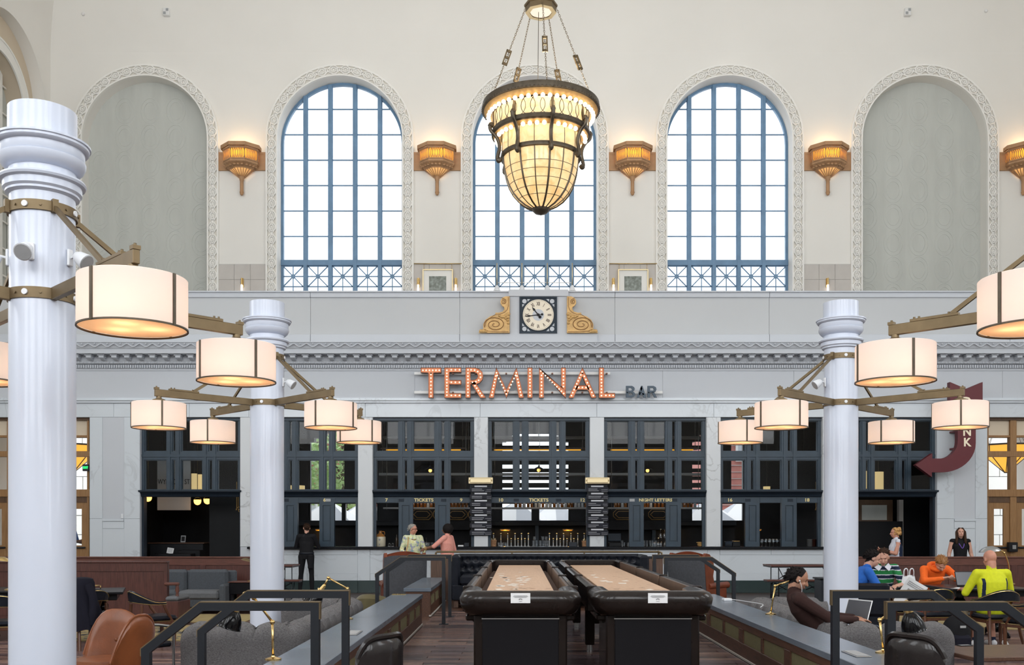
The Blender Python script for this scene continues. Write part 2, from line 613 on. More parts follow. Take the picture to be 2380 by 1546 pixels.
def thing(name, label, cat, loc=(0, 0, 0), rz=0.0, group=None):
    o = bpy.data.objects.new(name, None)
    COL.objects.link(o)
    o.empty_display_size = 0.1
    o.location = loc
    o.rotation_euler = (0, 0, rz)
    return tag(o, label, cat, group)


def struct(name, mb, mats, parent=None):
    o = obj(name, mb, mats, parent)
    if parent is None:
        o['kind'] = 'structure'
    return o


def struct_root(name):
    o = bpy.data.objects.new(name, None)
    COL.objects.link(o)
    o['kind'] = 'structure'
    return o


def kids(o):
    return [c for c in bpy.data.objects if c.parent is o]


def dup(root, loc, rz=None, label=None, group=None):
    """copy a thing with its parts and sub-parts"""
    r = root.copy()
    COL.objects.link(r)
    r.location = loc
    if rz is not None:
        r.rotation_euler = (0, 0, rz)
    if label:
        r['label'] = label
    if group:
        r['group'] = group
    for ch in kids(root):
        c = ch.copy(); COL.objects.link(c); c.parent = r
        for g in kids(ch):
            d = g.copy(); COL.objects.link(d); d.parent = c
    return r


def lamp(name, loc, power, color, radius, parent=None):
    l = bpy.data.lights.new(name, 'POINT')
    l.energy = power
    l.color = color
    l.shadow_soft_size = radius
    o = bpy.data.objects.new(name, l)
    o.location = loc
    if parent is not None:
        o.parent = parent
    COL.objects.link(o)
    return o


def text_mesh(name, body, size, mats, parent, loc, rot=(PI / 2, 0, 0), depth=0.01, align='CENTER', sx=1.0, label=None, bold=0.0):
    c = bpy.data.curves.new(name, 'FONT')
    c.body = body
    c.size = size
    c.extrude = depth
    c.offset = bold
    c.align_x = align
    c.align_y = 'CENTER'
    c.resolution_u = 3
    t = bpy.data.objects.new(name + '_curve', c)
    COL.objects.link(t)
    dg = bpy.context.evaluated_depsgraph_get()
    dg.update()
    me = bpy.data.meshes.new_from_object(t.evaluated_get(dg))
    bpy.data.objects.remove(t)
    me.materials.clear()
    me.materials.append(MATS[mats])
    o = link_mesh(name, me, parent, loc, rot)
    o.scale = (sx, 1, 1)
    if label:
        o['label'] = label
    return o


def smooth_path(pts, n=6):
    """Catmull-Rom through points"""
    P = [Vector(p) for p in pts]
    P = [2 * P[0] - P[1]] + P + [2 * P[-1] - P[-2]]
    out = []
    for i in range(1, len(P) - 2):
        for k in range(n):
            t = k / n
            a, b, c, d = P[i - 1], P[i], P[i + 1], P[i + 2]
            out.append(0.5 * ((2 * b) + (-a + c) * t + (2 * a - 5 * b + 4 * c - d) * t * t + (-a + 3 * b - 3 * c + d) * t ** 3))
    out.append(P[-2])
    return out


def art_mat():
    m = mat('art_green', (0.13, 0.145, 0.12), 0.5, col2=(0.36, 0.40, 0.37), vscale=9, detail=8)
    return m


art_mat()
mat('coat_navy', (0.010, 0.010, 0.018), 0.9)
mat('olive', (0.10, 0.082, 0.03), 0.75, var=0.15, vscale=8, sheen=0.3)
# ================================================================== THE HALL
D1 = 24.2      # marble face of the lower storey
D2 = 30.0      # upper wall with the tall arched windows
XL, XR, YB = -14.5, 16.7, -6.0
ZC = 16.35     # where the cove starts
ARCH_R, ARCH_S = 1.936, 13.67      # opening half width, spring height
BAND = 0.341
WIN_Z0 = 6.6


def arch_wall(mb, axis_fn, u0, u1, z0, z1, arches, t0, t1, n=28):
    """wall face with arched openings; axis_fn(u, depth, z) -> point; t0 face, t1 back of the reveals"""
    def q(a, b, c, d, depth=t0):
        mb.add([axis_fn(*a), axis_fn(*b), axis_fn(*c), axis_fn(*d)], [(0, 1, 2, 3)])
    cur = u0
    for (c, r, s, zb) in arches:
        q((cur, t0, z0), (c - r, t0, z0), (c - r, t0, z1), (cur, t0, z1))
        if zb > z0:
            q((c - r, t0, z0), (c + r, t0, z0), (c + r, t0, zb), (c - r, t0, zb))
        pts = [(c - r, zb)] + [(c - r * math.cos(PI * i / n), s + r * math.sin(PI * i / n)) for i in range(n + 1)] + [(c + r, zb)]
        for i in range(1, n + 1):
            (ua, za), (ub, zb2) = pts[i], pts[i + 1]
            q((ua, t0, za), (ub, t0, zb2), (ub, t0, z1), (ua, t0, z1))
        for i in range(len(pts) - 1):
            (ua, za), (ub, zb2) = pts[i], pts[i + 1]
            mb.add([axis_fn(ua, t0, za), axis_fn(ub, t0, zb2), axis_fn(ub, t1, zb2), axis_fn(ua, t1, za)], [(0, 1, 2, 3)], True)
        cur = c + r
    q((cur, t0, z0), (u1, t0, z0), (u1, t0, z1), (cur, t0, z1))
    return mb


ARCH_X = [AX + BAY * k for k in range(-2, 3)]
mb = MB()
arch_wall(mb, lambda u, d, z: (u, d, z), XL, XR, 6.0, ZC, [(x, ARCH_R, ARCH_S, WIN_Z0) for x in ARCH_X], D2, D2 + 0.44)
wall_front = struct('wall_front', mb, 'plaster_cream')

# opposite wall and side walls
mb = MB()
arch_wall(mb, lambda u, d, z: (u, -d, z), XL, XR, 0.0, ZC, [(x, ARCH_R, ARCH_S, WIN_Z0) for x in ARCH_X], 6.0, 6.44)
struct('wall_back', mb, 'plaster_cream')
mb = MB()
mb.m = 1
for x in ARCH_X:
    mb.box(x - ARCH_R, x + ARCH_R, -6.46, -6.42, WIN_Z0, ARCH_S + ARCH_R)
mb.m = 0
for x in ARCH_X:
    for k in (-1.5, -.5, .5, 1.5):
        mb.box(x + .78 * k - .07, x + .78 * k + .07, -6.40, -6.30, WIN_Z0, ARCH_S + 1.6)
    for j in range(11):
        mb.box(x - ARCH_R, x + ARCH_R, -6.38, -6.34, WIN_Z0 + .78 * j, WIN_Z0 + .78 * j + .03)
o = struct('window_10', mb, ['steel_glare_blue', 'glass_clear'])

SIDE_C, SIDE_R = 27.72, 1.93
SIDE_REC = 0.36


def side_wall(name, x, sgn, arched):
    mb = MB()
    arches = [(4.0, ARCH_R, ARCH_S, WIN_Z0), (14.0, ARCH_R, ARCH_S, WIN_Z0)]
    if arched:
        arches.append((SIDE_C, SIDE_R, 14.38, 7.2))
    arch_wall(mb, lambda u, d, z: (x + sgn * d, u, z), YB, D2, 0.0, ZC, arches, 0.0, SIDE_REC)
    return struct(name, mb, 'plaster_cream')


wl = side_wall('wall_left', XL, -1, True)
side_wall('wall_right', XR, 1, False)
# the recessed arch near the far left corner: inner face, carved band and painted sash
mb = MB()
xi = XL - SIDE_REC
arch_wall(mb, lambda u, d, z: (xi - d, u, z), SIDE_C - SIDE_R - .1, SIDE_C + SIDE_R + .1, 7.0, 16.5, [(SIDE_C, 1.36, 13.95, 7.2)], 0.0, 0.5)
obj('arch_recess', mb, 'plaster_beige', wl)
mb = MB()
for r0, r1, pr in ((1.36, 1.70, .03), (1.34, 1.40, .05), (1.66, 1.72, .05)):
    n = 30
    def aq(rad, i, dx):
        if i < 0: return (xi + dx, SIDE_C - rad, 7.2)
        if i > n: return (xi + dx, SIDE_C + rad, 7.2)
        return (xi + dx, SIDE_C - rad * math.cos(PI * i / n), 13.95 + rad * math.sin(PI * i / n))
    for i in range(-1, n + 1):
        a, b = i, i + 1
        vs = [aq(r0, a, 0), aq(r0, b, 0), aq(r1, b, 0), aq(r1, a, 0), aq(r0, a, pr), aq(r0, b, pr), aq(r1, b, pr), aq(r1, a, pr)]
        mb.add(vs, [(4, 5, 6, 7), (0, 1, 5, 4), (3, 2, 6, 7)])
obj('carved_band', mb, 'plaster_white', wl)
mb = MB()
for y in np.linspace(SIDE_C - 1.36, SIDE_C + 1.36, 6):
    mb.box(xi - .46, xi - .38, y - .06, y + .06, 7.2, 15.3)
for z in np.arange(7.5, 15.2, .8):
    mb.box(xi - .44, xi - .40, SIDE_C - 1.36, SIDE_C + 1.36, z - .02, z + .02)
obj('window_sash', mb, 'plaster_white', wl)
mb = MB()
mb.box(xi - .50, xi - .49, SIDE_C - 1.4, SIDE_C + 1.4, 7.2, 15.4)
obj('window_glass', mb, 'fabric_green_grey', wl)

# coved ceiling: the four walls curve in together
mb = MB()
RC, NC = 6.0, 14
ring = []
for j in range(NC + 1):
    t = PI / 2 * j / NC
    o_, z = RC * (1 - math.cos(t)), ZC + RC * math.sin(t)
    ring.append([(XL + o_, YB + o_, z), (XR - o_, YB + o_, z), (XR - o_, D2 - o_, z), (XL + o_, D2 - o_, z)])
for side in range(4):
    vs = []
    for j in range(NC + 1):
        vs += [ring[j][side], ring[j][(side + 1) % 4]]
    mb.add(vs, [(2 * j, 2 * j + 1, 2 * j + 3, 2 * j + 2) for j in range(NC)], True)
mb.add(ring[NC], [(0, 1, 2, 3)])
struct('ceiling', mb, 'plaster_cream')

# floor
mb = MB()
mb.box(XL - .5, XR + .5, YB - .5, D2, -0.3, 0.0)
floor = struct('floor', mb, 'floor_wood')
mb = MB()
for y in np.arange(11.4, 17.0, 0.13):
    off = random.random() * 1.2
    for (xa, xb) in ((-7.5, -2.9), (4.2, 8.2)):
        x = xa - off
        while x < xb:
            x2 = x + 1.1
            if x2 > xa:
                mb.m = random.randrange(5)
                mb.box(max(x, xa) + .003, min(x2, xb) - .003, y + .003, y + .127, 0.0, .004 + random.random() * .002)
            x = x2
obj('plank', mb, WOODS, floor, kind='stuff')

# ------------------------------------------------------------------ carved bands round the five arches
def rosette_mesh():
    mb = MB()
    mb.lathe([(.145, 0), (.145, .05), (.115, .07), (.103, .02), (.085, .02), (.075, .07), (.055, .065), (.045, .02), (.03, .05), (.0, .07)], 14)
    return mb.mesh('rosette', 'plaster_white')


def knot_mesh():
    mb = MB()
    for a in (0.55, -0.55, PI - 0.55, PI + .55):
        c, s_ = math.cos(a), math.sin(a)
        for off in (-.028, .028):
            p0 = Vector((.03 * c - off * s_, .03 * s_ + off * c, .028))
            p1 = Vector((.155 * c - off * s_, .155 * s_ + off * c, .028))
            mb.bar(p0, p1, .026, .056)
    mb.lathe([(.04, 0), (.04, .03), (.0, .045)], 8)
    return mb.mesh('knot', 'plaster_white')


ROS, KNOT = rosette_mesh(), knot_mesh()
for k, cx in enumerate(ARCH_X):
    name = 'trim_%d' % (k + 1)
    mb = MB()
    r0, r1 = ARCH_R, ARCH_R + BAND
    n = 40

    def ap(rad, i, d):
        if i < 0: return (cx - rad, d, WIN_Z0)
        if i > n: return (cx + rad, d, WIN_Z0)
        return (cx - rad * math.cos(PI * i / n), d, ARCH_S + rad * math.sin(PI * i / n))
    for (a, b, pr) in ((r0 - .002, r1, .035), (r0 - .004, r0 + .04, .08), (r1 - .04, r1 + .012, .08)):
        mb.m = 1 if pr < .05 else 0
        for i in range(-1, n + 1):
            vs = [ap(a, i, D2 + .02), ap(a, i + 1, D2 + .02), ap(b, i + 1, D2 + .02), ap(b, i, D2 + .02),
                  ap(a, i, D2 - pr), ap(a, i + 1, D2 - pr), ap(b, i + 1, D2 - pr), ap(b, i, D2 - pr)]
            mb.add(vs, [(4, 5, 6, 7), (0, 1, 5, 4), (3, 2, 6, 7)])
    tr = struct(name, mb, ['plaster_white', 'ornament_shadow'])
    tr['label'] = 'carved white plaster band around the %s arch' % ['far left', 'second', 'middle', 'fourth', 'far right'][k]
    rm = (r0 + r1) / 2
    # equal steps down one leg, over the arch and down the other
    leg = ARCH_S - WIN_Z0
    step = rm * PI / 18
    pos = [(cx + rm * -math.cos(PI * (i + .5) / 18), ARCH_S + rm * math.sin(PI * (i + .5) / 18), PI * (i + .5) / 18) for i in range(18)]
    nl = int((ARCH_S - 8.4) / step)
    for i in range(nl):
        z = ARCH_S - (i + .5) * step
        pos += [(cx - rm, z, 0), (cx + rm, z, PI)]
    for (x, z, a) in pos:
        o = link_mesh('rosette', ROS, tr, (x, D2 - .035, z), (PI / 2, 0, 0))
    kpos = [(cx + rm * -math.cos(PI * i / 18), ARCH_S + rm * math.sin(PI * i / 18), PI * i / 18) for i in range(19)]
    for i in range(1, nl + 1):
        z = ARCH_S - i * step
        kpos += [(cx - rm, z, 0), (cx + rm, z, 0)]
    for (x, z, a) in kpos:
        link_mesh('knot', KNOT, tr, (x, D2 - .035, z), (PI / 2, PI / 2 + (0 if a == 0 else a), 0))

# ------------------------------------------------------------------ tall arched windows
WY = D2 + 0.44
MUL = [-1.5, -.5, .5, 1.5]
TR_Z = Z(611, 30.44)           # heavy transom
BARS = [Z(312 + 59.2 * i, 30.44) for i in range(-1, 5)]
for k in (-1, 0, 1):
    cx = AX + BAY * k
    mb = MB()
    R = ARCH_R + .02
    n = 40
    for i in range(n):
        a, b = PI * i / n, PI * (i + 1) / n
        pa = [(cx - r * math.cos(t), ARCH_S + r * math.sin(t)) for t in (a, b) for r in (R - .10, R)]
        vs = [(p[0], WY, p[1]) for p in pa] + [(p[0], WY + .12, p[1]) for p in pa]
        mb.add(vs, [(0, 1, 3, 2), (0, 2, 6, 4), (1, 3, 7, 5)])
    for s_ in (-1, 1):
        mb.box(cx + s_ * R, cx + s_ * (R - .10), WY, WY + .12, WIN_Z0, ARCH_S)
    for m_ in MUL:
        x = cx + .78 * m_
        top = ARCH_S + math.sqrt(max(0, (R - .05) ** 2 - (.78 * m_) ** 2))
        mb.box(x - .055, x + .055, WY - .05, WY + .1, WIN_Z0, top)
        mb.box(x - .075, x + .075, WY + .02, WY + .1, WIN_Z0, top)
    for z in BARS:
        h = R - .05
        if z > ARCH_S:
            h = math.sqrt(max(0, h * h - (z - ARCH_S) ** 2))
        mb.box(cx - h, cx + h, WY + .03, WY + .07, z - .018, z + .018)
    mb.box(cx - R, cx + R, WY - .04, WY + .1, TR_Z - .085, TR_Z + .085)
    w = struct('window_%d' % (k + 2), mb, 'steel_glare_blue')
    # lattice below the transom
    zt, zb = TR_Z - .10, Z(666, 30.44)
    zm = (zt + zb) / 2
    for c in range(5):
        xa = cx + .78 * (c - 2) - .39 + .075
        xb = cx + .78 * (c - 2) + .39 - .075
        xm = (xa + xb) / 2
        lb = MB()
        for (p, q) in (((xa, zt), (xb, zb)), ((xa, zb), (xb, zt)), ((xa, zm), (xb, zm)), ((xm, zt), (xm, zb - .35)), ((xa, zb), (xb, zb)), ((xa, zt), (xb, zt))):
            lb.bar((p[0], WY + .03, p[1]), (q[0], WY + .03, q[1]), .03, .035)
        lb.cyl((xm, WY + .0, zm), (xm, WY + .05, zm), .07, n=10)
        obj('lattice', lb, 'steel_glare_blue', w)
    # panes between the bars
    zs = [WIN_Z0, TR_Z] + sorted(BARS) + [ARCH_S + R]
    for c in range(5):
        xa, xb = cx + .78 * (c - 2) - .38, cx + .78 * (c - 2) + .38
        for j in range(len(zs) - 1):
            za, zb_ = zs[j], zs[j + 1]
            def top_at(x):
                return ARCH_S + math.sqrt(max(0, (R - .02) ** 2 - (x - cx) ** 2))
            xs = [xa + (xb - xa) * i / 6 for i in range(7)]
            poly = [(x, min(zb_, top_at(x))) for x in xs]
            poly = [(x, z) for x, z in poly if z > za + .01]
            if len(poly) < 2:
                continue
            pb = MB()
            pp = poly + [(poly[-1][0], za), (poly[0][0], za)]
            pb.add([(x, WY + .06, z) for x, z in pp], [tuple(range(len(pp)))])
            obj('pane', pb, 'glass_clear', w)

# blind arches hung with patterned grey cloth
for k in (-2, 2):
    cx = AX + BAY * k
    mb = MB()
    n = 40
    R = ARCH_R + .02
    poly = [(cx - R, WIN_Z0)] + [(cx - R * math.cos(PI * i / n), ARCH_S + R * math.sin(PI * i / n)) for i in range(n + 1)] + [(cx + R, WIN_Z0)]
    mb.add([(x, WY - .02, z) for x, z in poly], [tuple(range(len(poly)))])
    mb.m = 1
    for c in range(-2, 3):                 # woven ovals, a hair proud of the cloth
        for j in range(9):
            ex, ez = cx + c * .80, 8.9 + j * .83
            if ez > ARCH_S and math.hypot(ex - cx, ez - ARCH_S) > ARCH_R - .5:
                continue
            for (ra, rb) in ((.30, .40), (.20, .28)):
                mb.tube([(ex + ra * math.cos(2 * PI * i / 20), WY - .022, ez + rb * math.sin(2 * PI * i / 20)) for i in range(20)], .010, 4, closed=True)
    h = obj('cloth_panel', mb, ['fabric_green_grey', 'fabric_pattern'])
    h.name = 'acoustic_panel'
    tag(h, 'grey patterned cloth filling the blind arch at the far %s' % ('left' if k < 0 else 'right'), 'wall panel')

# small alarm boxes and detectors on the cream wall
for (px, py, side) in ((388, 30, 'left'), (2108, 30, 'right')):
    mb = MB()
    y0 = D2 - (RC * (1 - math.cos(math.asin(min(1, max(0, Z(py, 30) - ZC) / RC)))))
    x, z = X(px, y0), Z(py, y0)
    t = thing('alarm_box', 'small white alarm box high on the %s side of the cream wall' % side, 'alarm', (x, y0, z))
    mb.box(-.10, .10, -.10, .06, -.12, .12, .015)
    obj('box', mb, 'white_paint', t)
    mb = MB()
    mb.box(-.08, .0, -.105, -.09, -.09, -.01); mb.box(.0, .08, -.105, -.09, .01, .09)
    obj('grille', mb, 'plastic_grey', t)
for (px, py, side) in ((194, 33, 'left'), (2291, 26, 'right')):
    y0 = D2 - .12
    t = thing('smoke_detector', 'round white detector near the %s corner of the cove' % side, 'detector', (X(px, y0), y0, Z(py, y0)))
    mb = MB()
    mb.cyl((0, .10, 0), (0, -.02, 0), .05, n=14)
    mb.sphere((0, -.03, 0), (.05, .03, .05), 14, 8)
    obj('body', mb, 'white_paint', t)

# ================================================================== LOWER STOREY
SILL_Z = Z(1271, D1)
OPEN = {'A': (325, 558), 'B': (597, 832), 'C': (866, 1102), 'D': (1134, 1371), 'E': (1404, 1642), 'F': (1675, 1912), 'G': (1945, 2178)}
DOORS = {'L': (-60, 208), 'R': (2295, 2560)}
ZT = Z(970, D1)            # top of all openings
WT = 0.42                  # wall thickness
edges = [XL] + [X(p, D1) for p in (-60, 208, 325, 558, 597, 832, 866, 1102, 1134, 1371, 1404, 1642, 1675, 1912, 1945, 2178, 2295, 2560)] + [XR]
low = struct_root('wall_front.001')
mb = MB()
piers = [(edges[i], edges[i + 1]) for i in range(0, len(edges), 2)]
for (a, b) in piers:
    mb.box(a, b, D1 + .02, D1 + WT, 0, ZT)
for (a, b) in ((X(597, D1), X(1912, D1)),):
    mb.box(a, b, D1 + .02, D1 + WT, 0, SILL_Z - .05)
mb.box(XL, XR, D1 + .02, D1 + WT, ZT, Z(805, D1))
obj('wall_core', mb, 'plaster_grey', low)


def slab(x0, x1, z0, z1, m='marble_white', pr=.0, th=.03):
    b = MB()
    b.box(x0 + .003, x1 - .003, D1 - pr, D1 + .025, z0 + .003, z1 - .003, .004)
    obj('marble_slab', b, m, low)


# marble facing: piers, lintel course and dado
for i, (a, b) in enumerate(piers):
    if b - a > 1.0 and i in (1, 8):
        # broad piers beside the doorways with a sunk panel
        if i == 1:
            pa, pb = X(238, D1), X(288, D1)
        else:
            pa, pb = X(2218, D1), X(2267, D1)
        z1, z2, z3 = Z(1206, D1), Z(1212, D1), Z(1229, D1)
        slab(a, pa, 0, Z(1206, D1)); slab(a, pa, Z(1206, D1), ZT)
        slab(pb, b, 0, Z(1206, D1)); slab(pb, b, Z(1206, D1), ZT)
        slab(pa, pb, z3, z2); slab(pa, pb, z2, z1, pr=.02)
        b_ = MB(); b_.box(pa, pb, D1 + .012, D1 + .03, z1, ZT); obj('panel', b_, 'plaster_grey', low)
        b_ = MB(); b_.box(pa, pb, D1 + .012, D1 + .03, 0, z3); obj('panel', b_, 'marble_white', low)
    elif b - a > 1.0:
        xs = np.arange(a, b, 1.6)
        for q in range(len(xs)):
            slab(xs[q], min(b, xs[q] + 1.6), 0, ZT)
    else:
        slab(a, b, SILL_Z, ZT, 'marble_pier')
        # polished return of the pier
        b_ = MB(); b_.box(a - .004, a + .02, D1 + .02, D1 + WT + .004, SILL_Z, ZT); b_.box(b - .02, b + .004, D1 + .02, D1 + WT + .004, SILL_Z, ZT)
        obj('pier_return', b_, 'marble_pier', low)
lx = [XL] + [X(p, D1) for p in (50, 264, 440, 578, 849, 1116, 1387, 1659, 1929, 2236, 2420)] + [XR]
for q in range(len(lx) - 1):
    slab(lx[q], lx[q + 1], ZT, Z(937, D1))
# dado under the counter: frames and sunk panels
dz = [Z(1378, D1), Z(1350, D1), Z(1333, D1), Z(1290, D1), SILL_Z - .06]
pw = [(597, 831), (860, 1104), (1132, 1373), (1402, 1644), (1673, 1912)]
xs = [X(597, D1)]
for (pa, pb) in pw:
    xa, xb = X(pa, D1), X(pb, D1)
    b_ = MB(); b_.box(xa, xb, D1 + .010, D1 + .03, dz[2], dz[3]); obj('panel', b_, 'marble_white', low)
    xm = (xa + xb) / 2
    for (u, v) in ((xa, xm), (xm, xb)):
        slab(u, v, dz[3], dz[4])
        slab(u, v, dz[1], dz[2])
for q in range(4):
    slab(X(pw[q][1], D1), X(pw[q + 1][0], D1), dz[1], dz[4])
b_ = MB()
for (pa, pb) in ((208, 325), (558, 597), (597, 832), (832, 1104), (1104, 1373), (1373, 1644), (1644, 1912), (1912, 1945), (2178, 2295)):
    b_.box(X(pa, D1) + .003, X(pb, D1) - .003, D1 - .025, D1 + .02, 0, dz[1], .004)
o = struct('baseboard_front', b_, 'marble_green')
o['label'] = 'dark green marble base course under the bar front'
# counter slab
mb = MB()
mb.box(X(577, D1), X(1916, D1), D1 - .12, D1 + .62, SILL_Z - .055, SILL_Z, .008)
ctr = obj('bar_counter', mb, 'counter_black')
tag(ctr, 'long black stone counter along the bar windows', 'counter')

# moulding under the frieze, frieze panels
mb = MB()
zf = Z(937, D1)
for (a, b, pr) in ((0, .055, .05), (.055, .085, .09), (.085, .125, .03)):
    mb.box(XL, XR, D1 - pr, D1 + .03, zf + a, zf + b)
o = struct('trim_6', mb, 'marble_white'); o['label'] = 'thin moulding above the marble lintel course'
fx = [XL, X(170, D1), X(660, D1), X(964, D1), X(1540, D1), X(1845, D1), X(2330, D1), XR]
for q in range(len(fx) - 1):
    b_ = MB(); b_.box(fx[q] + .003, fx[q + 1] - .003, D1 - .0, D1 + .03, zf + .12, Z(858, D1))
    obj('frieze_panel', b_, 'plaster_grey', low)

# cornice: dentils, modillions, corona, leaf crown
cor = struct_root('trim_7')
cor['label'] = 'classical cornice with blocks and dentils above the sign'
mb = MB()
zz = lambda py: Z(py, D1)
prof = [(0, zz(862)), (.04, zz(862)), (.04, zz(857)), (.06, zz(857)), (.06, zz(848.5)), (.14, zz(847)), (.16, zz(842)), (.17, zz(841)), (.17, zz(829)), (.44, zz(829)),
        (.45, zz(828)), (.45, zz(818)), (.47, zz(817.5)), (.50, zz(812)), (.54, zz(806)), (.56, zz(805)), (.56, zz(803.5)), (.0, zz(803.5))]
mb.prism([(D1 + .02 - p, z) for p, z in prof], XL, XR, 'yz')
obj('cornice_profile', mb, 'plaster_grey', cor)
mb = MB()
mb.box(-.065, .065, -.20, .0, -.055, .0, .01)
mb.box(-.085, .085, -.22, .0, .0, .02)
mb.prism([(-.20, -.055), (0, -.055), (0, -.10), (-.06, -.10)], -.05, .05, 'yz')
MOD = mb.mesh('modillion', 'plaster_grey')
sp = 29.25
px = 190.0 - 29.25 * 6
mods = []
while px < 2480:
    link_mesh('modillion', MOD, cor, (X(px, D1), D1 - .15, zz(832)))
    px += sp
mb = MB()
px = 0.0
while px < 2420:
    mb.box(X(px, D1), X(px + 3.3, D1), D1 - .085, D1 - .03, zz(856.5), zz(849.5))
    px += 5.45
obj('dentil', mb, 'plaster_grey', cor, kind='stuff')
mb = MB()
px = 0.0
while px < 2420:      # egg and dart below, waves with beads on the crown
    mb.sphere((X(px, D1), D1 - .125, zz(844.8)), (.028, .03, .033), 6, 5)
    px += 8.6
px = 0.0
i = 0
while px < 2420:
    a, b = X(px, D1), X(px + 14.6, D1)
    mb.tube([(a + (b - a) * t / 6, D1 - .50 - .015, zz(811.5) + .035 * math.sin(PI * t / 6) * (1 if i % 2 else -1)) for t in range(7)], .014, 4, caps=False)
    mb.sphere(((a + b) / 2, D1 - .525, zz(808.3)), (.022, .022, .022), 6, 4)
    px += 14.6
    i += 1
obj('carved_ornament', mb, 'plaster_grey', cor, kind='stuff')

# parapet
par = struct_root('trim_8')
par['label'] = 'plain grey parapet in front of the mezzanine'
pxs = [-140, 160, 720, 1068, 1430, 1790, 2350, 2640]
mb = MB()
mb.box(XL, XR, D1 + .12, D1 + .45, Z(805, D1), Z(676, D1))
mb.box(X(1185, D1), X(1318, D1), D1 - .02, D1 + .2, Z(776, D1), Z(676, D1))
mb.box(X(1116, D1), X(1388, D1), D1 - .02, D1 + .2, Z(804, D1), Z(776, D1))
obj('parapet_core', mb, 'plaster_grey', par)
for q in range(len(pxs) - 1):
    a, b = X(pxs[q], D1), X(pxs[q + 1], D1)
    m_ = MB(); m_.box(a + .004, b - .004, D1 + .09, D1 + .2, Z(776, D1), Z(690, D1)); obj('parapet_panel', m_, 'plaster_panel', par)
    m_ = MB(); m_.box(a + .004, b - .004, D1 + .05, D1 + .2, Z(804, D1), Z(776, D1), .01); obj('base_block', m_, 'plaster_grey', par)
    m_ = MB()
    m_.box(a + .004, b - .004, D1 + .05, D1 + .5, Z(690, D1), Z(679, D1), .006)
    m_.box(a + .002, b - .002, D1 + .01, D1 + .5, Z(679, D1), Z(675.5, D1), .006)
    obj('coping_block', m_, 'plaster_grey', par)
m_ = MB()
m_.box(X(1182, D1), X(1321, D1), D1 - .06, D1 + .5, Z(690, D1), Z(674, D1), .01)
obj('coping_block', m_, 'plaster_grey', par)
# mezzanine slab = ceiling of the bar
mb = MB()
mb.box(XL, XR, D1 + .3, D2 + .5, 6.05, 6.35)
struct('ceiling.001', mb, 'bar_black')
